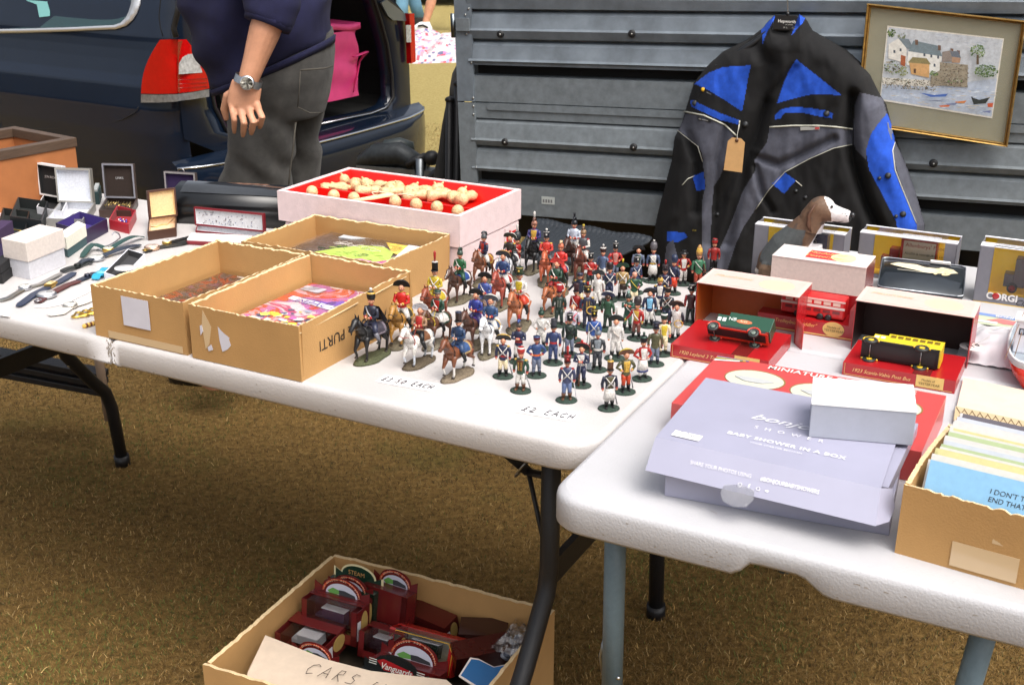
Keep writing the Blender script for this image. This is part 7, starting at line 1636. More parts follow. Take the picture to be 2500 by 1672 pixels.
RID = [
 (908, 876, 850, 905, 'black horse with a hussar in a dark furred cloak and white-plumed cap', dict(horse=HK, mane=BK, saddle=S(70, 66, 76), edge=S(130, 120, 130), coat=S(40, 44, 60), belt=S(180, 180, 184), cross=False, legs=S(50, 54, 76), hat='busby', hatc=BK, hatc2=GLD, plume=(WH, .005), cape=S(30, 32, 40), trim=S(60, 60, 60), sc=1.12, gb=S(84, 88, 60), boots=S(120, 120, 130))),
 (1022, 889, 964, 918, 'white horse with a red bridle and a brown-coated rider in a broad fur-edged hat', dict(horse=HW, mane=S(120, 130, 140), saddle=S(120, 78, 50), edge=WH, coat=S(150, 112, 80), vest=RD, sash=RD, legs=BK, hat='bicorne', hatc=S(170, 170, 176), hatc2=WH, trim=RD, lean=-14, sock=S(200, 206, 214), twist=20, gb=S(96, 84, 66), boots=BK)),
 (1118, 918, 1058, 950, 'foremost chestnut horse with white socks and a blue-coated rider', dict(horse=HB, mane=HD, saddle=S(56, 84, 130), edge=S(180, 150, 100), coat=S(38, 62, 96), legs=S(48, 72, 110), hat='tallshako', hatc=S(50, 36, 34), hatc2=NV, sock=WH, gb=S(128, 114, 94), cuff=S(38, 62, 96), hlift=True)),
 (982, 838, 950, 868, 'tan horse with a scarlet-coated rider in a black bicorne by the cardboard box', dict(horse=HT, mane=S(150, 140, 100), saddle=S(70, 66, 50), edge=GLD, coat=S(206, 40, 34), epa=GLD, vest=S(206, 40, 34), legs=WH, hat='bicorne', hatc=BK, hatc2=BK, cuff=GLD, sc=1.1)),
 (1068, 842, 1018, 868, 'dark bay horse with a white saddlecloth and a rider in a red and green coat', dict(horse=S(96, 60, 42), mane=BK, saddle=WH, edge=GR_, coat=GR_, vest=RD, belt=WH, cross=False, legs=WH, hat='kepi', hatc=GR_, hatc2=WH, trim=YL, gb=S(120, 112, 96))),
 (1062, 792, 1026, 818, 'bay horse with a rider all in yellow and a tall red plume', dict(horse=HC, mane=HD, saddle=YL, edge=WH, coat=YL, sleeve=YL, belt=WH, legs=YL, hat='tallshako', hatc=BK, hatc2=WH, plume=(RD, .015), cuff=WH, sc=1.08)),
 (1122, 735, 1078, 758, 'dark bay horse with a green-coated rider and a blue saddlecloth', dict(horse=S(84, 52, 38), mane=BK, saddle=BLU_, edge=WH, coat=S(40, 96, 60), belt=WH, cross=False, legs=S(40, 80, 60), hat='helmet', hatc=S(60, 80, 70), hatc2=S(40, 60, 50), blaze=True, hoof=BK)),
 (1180, 690, 1152, 708, 'brown horse with a red-breasted rider beside the pink box', dict(horse=HB, mane=HD, saddle=S(150, 90, 50), edge=GLD, coat=NV, vest=RD, legs=WH, hat='helmet', hatc=S(80, 84, 88), hatc2=S(70, 74, 78), epa=RD, twist=-30)),
 (1160, 845, 1118, 870, 'brown horse with a purple saddle and a royal blue rider in a black bicorne', dict(horse=S(96, 62, 50), mane=BK, saddle=S(96, 70, 140), edge=RD, coat=S(54, 66, 148), sash=RD, legs=S(60, 56, 110), hat='bicorne', hatc=BK, hatc2=BK, gb=S(120, 108, 88))),
 (1182, 800, 1150, 822, 'grey-saddled brown horse with a blue rider and a white strap across his chest', dict(horse=S(130, 106, 92), mane=HD, saddle=S(150, 130, 120), edge=WH, coat=S(66, 84, 150), belt=WH, cross=False, legs=S(60, 70, 120), hat='bicorne', hatc=BK, hatc2=BK)),
 (1196, 861, 1170, 888, 'pure white horse standing square with a rider in a blue tailcoat', dict(horse=S(236, 236, 236), mane=WH, saddle=S(60, 84, 120), edge=GLD, coat=S(50, 76, 116), vest=S(50, 76, 116), legs=WH, hat='bicorne', hatc=S(70, 74, 84), hatc2=WH, lift=False, collar=WH, trim=S(60, 60, 80))),
 (1226, 747, 1196, 772, 'red-chestnut horse with a navy rider in a gold-rimmed bicorne', dict(horse=S(160, 72, 56), mane=S(130, 60, 44), saddle=RD, edge=WH, coat=S(44, 66, 110), legs=WH, hat='bicorne', hatc=S(50, 54, 60), hatc2=S(180, 140, 80), sc=1.05)),
 (1243, 690, 1212, 712, 'grey horse with a dark-coated rider in a black and white bicorne', dict(horse=S(206, 208, 212), mane=S(90, 94, 100), saddle=S(60, 60, 66), edge=WH, coat=S(50, 46, 40), epa=GLD, legs=BK, hat='bicorne', hatc=S(40, 44, 34), hatc2=WH, plume=(RD, .004))),
 (1266, 802, 1236, 830, 'tan-chestnut horse stepping with a rider in white under a green and gold cap', dict(horse=S(176, 104, 66), mane=BR_, saddle=S(206, 72, 34), edge=WH, coat=WH, vest=YL, legs=S(196, 70, 50), hat='shako', hatc=S(50, 70, 44), hatc2=GLD, cuff=RD, sc=1.08)),
 (1302, 660, 1280, 682, 'black horse with a crested-helmet rider holding a white and red pennant', dict(horse=HK, mane=BK, saddle=S(50, 50, 60), edge=S(90, 90, 100), coat=S(54, 50, 110), vest=GLD, legs=BK, hat='helmet', hatc=S(160, 110, 90), hatc2=S(110, 80, 70), plume=(WH, .012), sc=1.05, sabre=True)),
 (1332, 690, 1322, 718, 'bright chestnut horse seen head-on with a red-jacketed rider in a black shako', dict(horse=S(196, 100, 66), mane=S(170, 90, 60), saddle=S(196, 76, 56), edge=RD, coat=S(202, 60, 50), belt=None, epa=GLD, legs=S(70, 76, 80), hat='shako', hatc=S(34, 38, 50), hatc2=WH, plume=(WH, .005))),
 (1366, 716, 1342, 742, 'grey-brown horse with a scarlet rider wearing a white crossbelt', dict(horse=S(104, 84, 66), mane=HD, saddle=S(60, 70, 110), edge=WH, coat=S(208, 50, 44), belt=WH, cross=False, legs=S(196, 60, 56), hat='helmet', hatc=S(200, 110, 80), hatc2=S(220, 190, 150))),
 (1398, 662, 1372, 682, 'dark brown horse with a white-coated rider in a tall black crested helmet', dict(horse=S(72, 44, 36), mane=BK, saddle=S(90, 60, 50), edge=RD, coat=S(200, 208, 222), legs=WH, hat='helmet', hatc=S(30, 34, 40), hatc2=S(26, 30, 36), plume=(S(28, 32, 38), .009), sc=1.08)),
 (1420, 684, 1398, 712, 'glossy brown horse with a breastplated rider in white sleeves and a yellow tuft', dict(horse=S(116, 60, 44), mane=HD, saddle=S(186, 90, 44), edge=WH, coat=S(80, 80, 84), sleeve=WH, legs=WH, hat='helmet', hatc=S(150, 120, 90), hatc2=S(110, 84, 60), plume=(YL, .005), epa=RD, blaze=True, sc=1.05)),
 (1352, 762, 1322, 782, 'brown horse with its head bowed and a rider in a green cloak and red cap', dict(horse=S(170, 98, 58), mane=BK, saddle=RD, edge=WH, coat=S(34, 66, 50), belt=WH, cross=False, legs=RD, hat='bicorne', hatc=S(214, 70, 64), hatc2=RD, neck=.45, cape=S(34, 64, 52), lean=-10)),
]
for x, y, hx, hy, lab, kw in RID: rider(x, y, lab, hx, hy, **kw)
# ---------------------------------------------------------------- things on the right-hand table
def U2(u, v, z=0.): return O2+E2*u+N2*v+UP*(TZ+z)
def rot2(a): a = math.radians(a); return E2*math.cos(a)+N2*math.sin(a), N2*math.cos(a)-E2*math.sin(a)
LAV = mat('lavender_card', S(160, 160, 180), .34, noise_amt=.07, noise_scale=9, spec=.8)
WC, GC = S(232, 232, 238), S(196, 198, 208)
REDC, GOLDC = S(168, 26, 32), S(222, 186, 112)
def lavender():
    t = thing('gift_box', 'large lavender baby shower box with white lettering and a partly open lid', 'box', U2(.26, .18))
    X, Y = rot2(6); o = U2(.133, .064); w_, d_, h = .268, .225, .044
    mb = MB(); mb.pbox(o, X*w_, Y*d_, UP*h, LAV); mb.build('box_base', t, bevel=.0012)
    P = lambda u, v, z: U2(u, v, z)
    mb = MB(); a, b, c, d = P(.111, .084, .067), P(.386, .074, .067), P(.374, .300, .067), P(.104, .300, .067)
    mb.hexa([p-UP*.0015 for p in (a, b, c, d)], (a, b, c, d), LAV)
    ld = mb.build('lid', t)
    mb = MB(); e = P(.112, .050, .037); f = b+(e-a)+(b-a)*.012
    cr = P(.400, .062, .028)
    mb.add([a, b, f, e, a-N2*.0012, b-N2*.0012, f-N2*.0012+UP*0, e-N2*.0012], [(0, 1, 2, 3), (7, 6, 5, 4), (3, 2, 6, 7), (0, 3, 7, 4), (1, 5, 6, 2)], LAV)
    g1, g2 = P(.398, .10, .058), P(.402, .085, .03)
    mb.add([b, f, P(.402, .054, .038), P(.404, .075, .046), P(.396, .09, .062)], [(0, 1, 2, 3, 4)], LAV, smooth=True)
    fl = mb.build('front_flap', ld)
    fx = (f-e).normalized(); fy = (a-e).normalized()
    mb = MB(); q = e+fx*.052+fy*.0215-N2*.0016
    mb.text('SHARE YOUR PHOTOS USING ', q, fx, fy, .0052, P_MATT, WC, lift=.0008, stretch=.80); mb.text('#BONJOURBABYSHOWERS', q+fx*.088, fx, fy, .0052, P_MATT, WC, lift=.0008, bold=.03, stretch=.80)
    for k in range(4):
        c0 = e+fx*(.118+.011*k)+fy*.011-N2*.0014
        if k in (0, 2): mb.tube([c0+fx*.0022*math.cos(s)+fy*.0022*math.sin(s)-N2*.0008 for s in (2*math.pi*j/10 for j in range(11))], .0005, P_MATT, WC, n=4)
        elif k == 1: mb.text('f', c0-fx*.001-fy*.002, fx, fy, .005, P_MATT, WC, lift=.0008, bold=.05)
        else: mb.poly([c0+fx*.0026*math.cos(s)+fy*.0016*math.sin(s)-N2*.001 for s in (.4, 1.6, 2.6, 3.6, 5)], P_MATT, WC)
    mb.build('lettering', fl)
    mb = MB(); mb.poly([e+fx*x+fy*y-N2*.002 for x, y in ((.100, .006), (.098, -.004), (.104, -.014), (.118, -.018), (.132, -.014), (.138, -.004), (.137, .008), (.120, .012))], mix_glass('clear_sticker', (.93, .93, .95), .05), off=-N2*.0004); mb.build('clear_seal', fl)
    mb = MB(); L = .0007; lx = (b-a).normalized(); ly = N2; o_ = a+UP*.0003
    mb.text('bonjour', o_+lx*.086+ly*.112, lx, ly, .018, P_MATT, WC, shear=.45, lift=L, stretch=1.35)
    mb.text('S H O W E R', o_+lx*.100+ly*.085, lx, ly, .0085, P_MATT, WC, lift=L, spacing=1.4)
    mb.text('BABY SHOWER IN A BOX', o_+lx*.075+ly*.052, lx, ly, .0085, P_MATT, WC, lift=L, bold=.04, spacing=1.12)
    mb.text('YOUR STARTER EDITION', o_+lx*.108+ly*.040, lx, ly, .0042, P_MATT, WC, lift=L); mb.build('lettering', ld)
    mb = MB(); k = (d+c)/2; mb.pbox(P(.378, .09, .046), E2*.014, N2*.20, UP*.016, LAV); mb.build('side_flap', t)
    s = thing('price_strip', 'small white 50p sticker on the lid corner of the lavender box', 'price note', o_+lx*.03+ly*.02)
    mb = MB(); q = o_+lx*.016+ly*.012+UP*.001; mb.pbox(q, lx*.036, ly*.016, UP*.0003, P_MATT, S(240, 240, 238)); mb.build('paper', s)
    mb = MB(); handwrite(mb, '50p', q+lx*.006+ly*.005+UP*.0008, lx, ly, .008, .0062, .0003, P_MATT, S(120, 120, 130)); mb.build('handwriting', s)
    t = thing('small_carton', 'plain white carton with shade coloured into its front standing on the lavender box', 'carton', U2(.33, .25, .06))
    a = U2(.279, .172, .0675); X = U2(.398, .206, .0675)-a; Y = (U2(.260, .258, .0675)-a)
    mb = MB(); mb.pbox(a, X, Y, UP*.044, mat('shaded_white_card', S(166, 170, 182), .7, noise_amt=.06, noise_scale=60), WC); mb.build('carton_body', t, bevel=.0008)  # white card coloured grey for the shade on its front; lid left white
    mb = MB(); mb.pbox(a-X*.004+UP*.0438-Y*.01, X*1.008, Y*1.02, UP*.0012, P_MATT, S(236, 236, 234)); mb.build('carton_lid', t)
lavender()
def midi():
    t = thing('window_box', 'flat red display box with oval windows and white capitals under the lavender box', 'toy box', U2(.24, .35))
    o = U2(.074, .246); w_, d_, h = .332, .204, .044
    RM = mat('pink_red_print', S(200, 74, 72), .3, spec=.8, noise_amt=.1, noise_scale=8)
    mb = MB(); mb.pbox(o, E2*w_, N2*d_, UP*h, RM); mb.build('box_body', t, bevel=.001)
    for k, (cx, cy) in enumerate(((.078, .135), (.175, .128), (.268, .130))):
        mb = MB(); c = o+E2*cx+N2*cy+UP*(h+.0004)
        ov = lambda r, z: [c+E2*(.044*r*math.cos(s))+N2*(.036*r*math.sin(s))+UP*z for s in (2*math.pi*j/32 for j in range(32))]
        mb.poly(ov(1, .0), P_SATIN, S(140, 112, 60)); mb.poly([p-N2*.002 for p in ov(.955, .0004)], P_GLOSS, S(206, 204, 186)); mb.build('oval_window', t)
        mb = MB(); q = c-N2*.006+UP*.001; mb.poly([q+E2*.026*math.cos(s)*(1+.2*math.sin(3*s))+N2*.009*math.sin(s) for s in (2*math.pi*j/20 for j in range(20))], P_GLOSS, S(188, 190, 190), off=UP*.0006); mb.build('packed_toy', t)
    mb = MB(); z = UP*(h+.0006)
    mb.text('MINIATURE TRANSPORTS', o+E2*.082+N2*(d_-.020)+z, E2, N2, .013, P_GLOSS, S(240, 230, 224), spacing=1.12, bold=.03, stretch=.93)
    for k, c_ in enumerate((S(70, 110, 150), S(206, 170, 60), S(60, 110, 80), S(236, 230, 226))): mb.poly([o+z+E2*x+N2*y+UP*.0001*k for x, y in ((.002, d_-.004-.005*k), (.05-.004*k, d_-.003-.002*k), (.05-.004*k, d_-.007-.002*k), (.002, d_-.010-.005*k))], P_GLOSS, c_)
    mb.build('lettering', t)
midi()
def truck(t_o, lab, name, body, chas, fend, bus=False, s=1.):
    a_ = math.radians(3 if bus else 30); t = thing(name, lab, 'toy truck', t_o); A, B, C_ = E2, N2*math.cos(a_)+UP*math.sin(a_), UP*math.cos(a_)-N2*math.sin(a_)           # length, truck-up (pointing away), width (vertical)
    W = .026*s; RW = Matrix((A, B, C_)).transposed()
    mb = MB(); mb.pbox(t_o+A*.030*s+B*.006, A*.072*s, B*.030*s, C_*W, P_GLOSS, body)
    if bus:
        for k in range(7): mb.pbox(t_o+A*(.033+.0095*k)*s+B*.022*s-B*.0+C_*(W+.0001), A*.0072*s, B*.009*s, C_*.0003, P_GLOSS, S(120, 100, 30))
    mb.build('body', t, bevel=.0008)
    mb = MB(); mb.pbox(t_o+A*.012*s+B*.006, A*.018*s, B*.022*s, C_*W, P_GLOSS, body)
    for k in (0, 1): mb.pbox(t_o+A*(.0135+.008*k)*s+B*.014*s+C_*(W+.0002), A*.006*s, B*.008*s, C_*.0003, P_GLOSS, S(206, 210, 206))
    cb = mb.build('cab', t, bevel=.0006)
    mb = MB(); mb.pbox(t_o+B*.0015, A*.100*s, B*.0045, C_*W, P_SATIN, (.02, .02, .02)); mb.pbox(t_o+B*.0005, A*.100*s, B*.002, C_*W*.14, P_SATIN, chas); mb.pbox(t_o+B*.0005+C_*W*.86, A*.100*s, B*.002, C_*W*.14, P_SATIN, chas)
    mb.pbox(t_o+A*.096*s+B*.001, A*.004*s, B*.005, C_*W, P_SATIN, chas); mb.build('chassis', t)
    for x in (.012, .078):
        for z in (W+.0015, -.0005):
            mb = MB(); R = .0088*s; c = t_o+A*x*s-B*.002+C_*z
            mb.lathe([(R*.55, -.002), (R*.95, -.0022), (R, 0), (R*.95, .0022), (R*.6, .002), (R*.55, .0012), (0, .0014)], P_SATIN, S(46, 50, 48), c=c, n=20, R=RW); w0 = mb.build('wheel', t)
            mb = MB(); mb.lathe([(R*.5, .0016), (R*.3, .0022), (0, .0022)], P_SATIN, fend if bus else S(110, 122, 112), c=c, n=14, R=RW); mb.build('hub', w0)
            mb = MB(); mb.tube([c+A*(R*1.15*math.cos(q))+B*(.001+R*1.15*math.sin(q)) for q in (math.pi*j/8 for j in range(9))], .0016, P_GLOSS, fend, n=6); mb.build('mudguard', t)
        mb = MB(); mb.tube([t_o+A*x*s-B*.002, t_o+A*x*s-B*.002+C_*W], .0008, P_METAL, S(180, 180, 180), n=6); mb.build('axle', t)
    mb = MB(); 
    if not bus:
        q = t_o+A*.044*s+B*.016*s+C_*(W+.0002); mb.poly([q+A*.026*(.5+.5*math.cos(a))+B*.004*math.sin(a)+B*.003 for a in (2*math.pi*j/16 for j in range(16))], P_GLOSS, S(206, 110, 70), off=UP*.0003); mb.text('ALES', q+A*.006+B*.001+UP*.0004, A, B, .0042, P_GLOSS, S(232, 210, 170)); mb.text('NB', t_o+A*.031*s+B*.018*s+C_*(W+.0002), A, B, .007, P_GLOSS, S(220, 226, 220), lift=.0006)
        mb.build('signwriting', t)
def yest(lab, u0, v0, w_, dp, hp, vu, du, hu, inner, txt, face='plinth', flap=True):
    """red toy box: shallow plinth in front, upended outer box open to the viewer behind it"""
    t = thing('toy_box', lab, 'toy box', U2(u0+w_/2, v0+dp/2), 0, 'red model car boxes')
    o = U2(u0, v0); fm = P_GLOSS
    mb = MB(); mb.pbox(o, E2*w_, N2*dp, UP*hp, fm, [REDC]*6); mb.pbox(o-N2*.0003+E2*.004+UP*.002, E2*(w_-.008), N2*.0002, UP*.0008, P_SATIN, GOLDC); mb.pbox(o+E2*.003-N2*.0003+UP*.002, E2*.0006, N2*.0002, UP*(hp-.003), P_SATIN, GOLDC); mb.build('plinth', t, bevel=.0006)
    mb = MB(); mb.pbox(o+E2*(w_*.62)+UP*(hp+.0002), E2*.026, N2*dp*.98, UP*.0003, fm, S(110, 30, 28)); mb.pbox(o+E2*(w_*.66)-N2*.0006+UP*hp*.15, E2*.040, N2*.0004, UP*hp*.85, P_SATIN, GOLDC)
    mb.text('Models of', o+E2*(w_*.66+.008)-N2*.001+UP*hp*.62, E2, UP, .0035, P_MATT, S(60, 40, 20), lift=.0004); mb.text('YESTERYEAR', o+E2*(w_*.66+.004)-N2*.001+UP*hp*.32, E2, UP, .004, P_MATT, S(60, 40, 20), lift=.0004); mb.build('gold_label', t)
    mb = MB(); mb.text(txt, o+E2*.014-N2*.0006+UP*hp*.42, E2, UP, .0058, P_MATT, S(236, 196, 130), shear=.35, lift=.0005); mb.build('lettering', t)
    q = U2(u0-.012, vu); wu = w_+.014; th = .0012
    mb = MB()
    mb.pbox(q+N2*du, E2*wu, N2*th, UP*hu, fm, REDC); mb.pbox(q, E2*th, N2*du, UP*hu, fm, REDC); mb.pbox(q+E2*(wu-th), E2*th, N2*du, UP*hu, fm, REDC)
    mb.pbox(q-E2*.0005+UP*hu, E2*(wu+.001), N2*(du+th), UP*th, fm, S(240, 204, 194)); ob = mb.build('outer_box', t)  # red card; top paled in colour for the sky glare on it
    mb = MB(); mb.pbox(q+E2*.0065+N2*.006+UP*(hu+th+.0002), E2*(wu-.013), N2*(du-.012), UP*.0002, P_GLOSS, S(238, 196, 186)); c = q+E2*wu*.72+N2*du*.5+UP*(hu+th+.0005); mb.poly([c+E2*.030*math.cos(a)+N2*.028*math.sin(a) for a in (2*math.pi*j/24 for j in range(24))], P_SATIN, S(232, 206, 170)); mb.text('Matchbox', q+E2*.014+N2*du*.55+UP*(hu+th+.0006), E2, N2, .012, P_SATIN, S(240, 190, 150), shear=.25); mb.build('top_print', ob)  # panel and print paled as well, glare put into their colour
    mb = MB(); I = P_SATIN if sum(inner) < 1.2 else P_MATT; e = .0004
    mb.quad(q+N2*(du-e)+E2*th, q+N2*(du-e)+E2*(wu-th), q+N2*(du-e)+E2*(wu-th)+UP*hu, q+N2*(du-e)+E2*th+UP*hu, I, inner)
    for x in (th+e, wu-th-e): mb.quad(q+E2*x, q+E2*x+N2*du, q+E2*x+N2*du+UP*hu, q+E2*x+UP*hu, I, inner)
    mb.quad(q+UP*(hu-e), q+E2*wu+UP*(hu-e), q+E2*wu+N2*du+UP*(hu-e), q+N2*du+UP*(hu-e), I, inner); mb.build('box_lining', ob)
    if flap:
        mb = MB(); f = q+E2*wu; mb.grid(lambda u, v: f+E2*(.018*u)-N2*(.010*u*(1-u)+.022*u)+UP*(v*hu*.55), 8, 4, fm, S(196, 70, 66)); mb.build('end_flap', ob, solid=.0008)
    return t
yest('red model box holding the green lorry, nearest the toy soldiers', -.024, .518, .160, .135, .022, .672, .088, .080, S(168, 78, 24), '1920 Leyland 3 Ton Subsidy Lorry')
truck(U2(.020, .572, .026), 'green toy lorry with a red chassis lying on its side on a red box', 'toy_lorry', S(24, 70, 50), S(206, 52, 30), S(206, 52, 30))
yest('red model box holding the yellow bus, with a dark interior', .238, .572, .167, .112, .021, .690, .082, .084, S(40, 16, 12), '1923 Scania-Vabis Post Bus', flap=False)
truck(U2(.258, .600, .023), 'yellow toy bus with a black underside lying on its side in a red box', 'toy_bus', S(222, 196, 44), S(18, 17, 18), S(226, 186, 40), True, 1.15)
def busbox():
    t = thing('toy_box', 'cream-lined upright toy box above a red boxed trolleybus, between the lorry and bus boxes', 'toy box', U2(.13, .80), 0, 'red model car boxes')
    q = U2(.043, .852); wu, du, hu, th = .166, .080, .092, .0012
    mb = MB(); mb.pbox(q, E2*wu, N2*.0012, UP*hu, P_MATT, S(214, 196, 186)); mb.pbox(q+N2*du, E2*wu, N2*th, UP*hu, P_GLOSS, REDC); mb.pbox(q+N2*.0014, E2*th, N2*(du-.0014), UP*hu, P_GLOSS, S(120, 50, 40)); mb.pbox(q+E2*(wu-th)+N2*.0014, E2*th, N2*(du-.0014), UP*hu, P_GLOSS, S(120, 50, 40)); mb.pbox(q-N2*.001+UP*hu, E2*wu, N2*(du+.003), UP*th, P_GLOSS, S(238, 226, 220)); ob = mb.build('outer_box', t)  # pale top carries sky glare in its colour
    mb = MB(); z = UP*(hu+th+.0004); mb.pbox(q+E2*.055+N2*.015+z, E2*.055, N2*.05, UP*.0002, P_GLOSS, S(214, 66, 70)); mb.poly([q+z+UP*.0004+E2*(.118+.022*math.cos(a))+N2*(.040+.026*math.sin(a)) for a in (2*math.pi*j/20 for j in range(20))], P_SATIN, S(236, 220, 170)); mb.text('Models of', q+z+UP*.0003+E2*.052+N2*.045, E2, N2, .012, P_SATIN, S(240, 200, 120), shear=.3); mb.text('Yesteryear', q+z+UP*.0003+E2*.05+N2*.024, E2, N2, .012, P_SATIN, S(240, 190, 110), shear=.3); mb.build('top_print', ob)
    mb = MB(); mb.pbox(q+E2*.09-N2*.0006+UP*.028, E2*.03, N2*.0004, UP*.0006, P_MATT, S(120, 104, 96)); mb.pbox(q+E2*.09-N2*.0006, E2*.0006, N2*.0004, UP*.028, P_MATT, S(120, 104, 96)); mb.build('cut_line', ob)
    o = U2(.058, .728); w_, d_, h = .166, .060, .054
    mb = MB(); mb.pbox(o, E2*w_, N2*d_, UP*.026, P_GLOSS, REDC); mb.pbox(o+N2*(d_-.002)+UP*.026, E2*w_, N2*.002, UP*(h-.020), P_GLOSS, REDC); mb.pbox(o+E2*(w_-.012)+UP*.026, E2*.012, N2*(d_-.002), UP*(h-.026), P_GLOSS, REDC); mb.pbox(o-N2*.0004+UP*.002, E2*w_, N2*.0003, UP*.002, P_SATIN, GOLDC); tr = mb.build('window_tray', t)
    mb = MB(); c = o+E2*.130-N2*.001+UP*.016; mb.poly([c+E2*.018*math.cos(a)+UP*.013*math.sin(a) for a in (2*math.pi*j/20 for j in range(20))], P_SATIN, GOLDC, off=-N2*.0004); mb.text('Models of', c-E2*.011+UP*.002-N2*.001, E2, UP, .004, P_MATT, S(60, 50, 20)); mb.text('YESTERYEAR', c-E2*.015-UP*.004-N2*.001, E2, UP, .0042, P_MATT, S(60, 50, 20)); mb.text('Trolleybus "Diddler"', o+E2*.030+UP*.015-N2*.001, E2, UP, .0062, P_SATIN, S(240, 190, 110), shear=.3); mb.build('lettering', tr)
    b = thing('toy_bus', 'red double-decker toy trolleybus in the window of its red box', 'toy bus', o+E2*.08+UP*.028)
    p = o+E2*.035+N2*.012+UP*.029; mb = MB(); mb.pbox(p, E2*.108, N2*.030, UP*.036, P_GLOSS, S(206, 40, 40)); mb.build('body', b, bevel=.003)
    mb = MB(); mb.pbox(p+UP*.0175-N2*.0006, E2*.108, N2*.0004, UP*.004, P_GLOSS, S(226, 216, 206)); mb.pbox(p+UP*.030-N2*.0006, E2*.108, N2*.0004, UP*.003, P_GLOSS, S(232, 200, 190))
    for k in range(6): mb.pbox(p+E2*(.008+.016*k)+UP*.0235-N2*.0007, E2*.012, N2*.0004, UP*.0055, P_GLOSS, S(226, 196, 180)); mb.pbox(p+E2*(.008+.016*k)+UP*.010-N2*.0007, E2*.012, N2*.0004, UP*.005, P_GLOSS, S(120, 40, 40))
    mb.build('windows', b)
    for x in (.030, .068, .082): 
        mb = MB(); mb.lathe([(.0058, 0), (.0058, .003), (.003, .0034), (0, .0034)], P_SATIN, S(30, 30, 32), c=p+E2*x-N2*.0005+UP*.002, R=Matrix((E2, UP, -N2)).transposed(), n=16); mb.build('wheel', b)
busbox()
def tin():
    t = thing('car_tin', 'shiny dark tin with a pale racing car picture and number 75 on the lid', 'tin', U2(.27, 1.08))
    a, b, c, d = at(2142, 700, TZ+.022), at(2352, 726, TZ+.022), at(2340, 645, TZ+.05), at(2155, 628, TZ+.05)
    m = mat('glossy_tin', (.03, .04, .05), .16, metal=.7, noise_amt=.5, noise_scale=14, coat=.8)
    X, Y = b-a, d-a; n = X.cross(Y).normalized(); r = .09
    def rr(k, off): 
        pts = []
        for cx, cy, q0 in ((1-r, r*.8, -90), (1-r, 1-r*.8, 0), (r, 1-r*.8, 90), (r, r*.8, 180)):
            for i in range(6): q = math.radians(q0+18*i); pts.append(a+X*(.5+(cx-.5+r*math.cos(q))*k)+Y*(.5+(cy-.5+r*.8*math.sin(q))*k)+n*off)
        return pts
    mb = MB(); mb.loft([rr(.985, -.024), rr(.99, -.006), rr(1.01, -.005), rr(1.01, -.001), rr(.98, .001)], m, caps=True); mb.build('tin_body', t)
    mb = MB(); rim = rr(1.0, .001); mb.tube(rim+[rim[0]], .0011, P_METAL, S(200, 205, 210), n=5); mb.build('rolled_rim', t)
    P = lambda x, y: a+X*x+Y*y+n*.0018
    mb = MB(); mb.poly([P(x, y) for x, y in ((.10, .78), (.2, .86), (.42, .86), (.52, .80), (.68, .80), (.72, .86), (.86, .82), (.92, .72), (.80, .66), (.55, .62), (.45, .66), (.30, .70), (.18, .74))], P_SATIN, S(226, 214, 180)); mb.text('75', P(.62, .60), X, Y, .022, P_SATIN, S(226, 206, 160), shear=.3, bold=.05); mb.pbox(P(.2, .62), X*.4, Y*.012, n*.0003, P_SATIN, S(200, 196, 180)); mb.build('lid_picture', t)
    mb = MB(); mb.pbox(P(.58, .955), X*.24, Y*.06, n*.004, P_MATT, S(232, 230, 224)); mb.build('hinge_label', t)
tin()
YC = S(240, 196, 20)
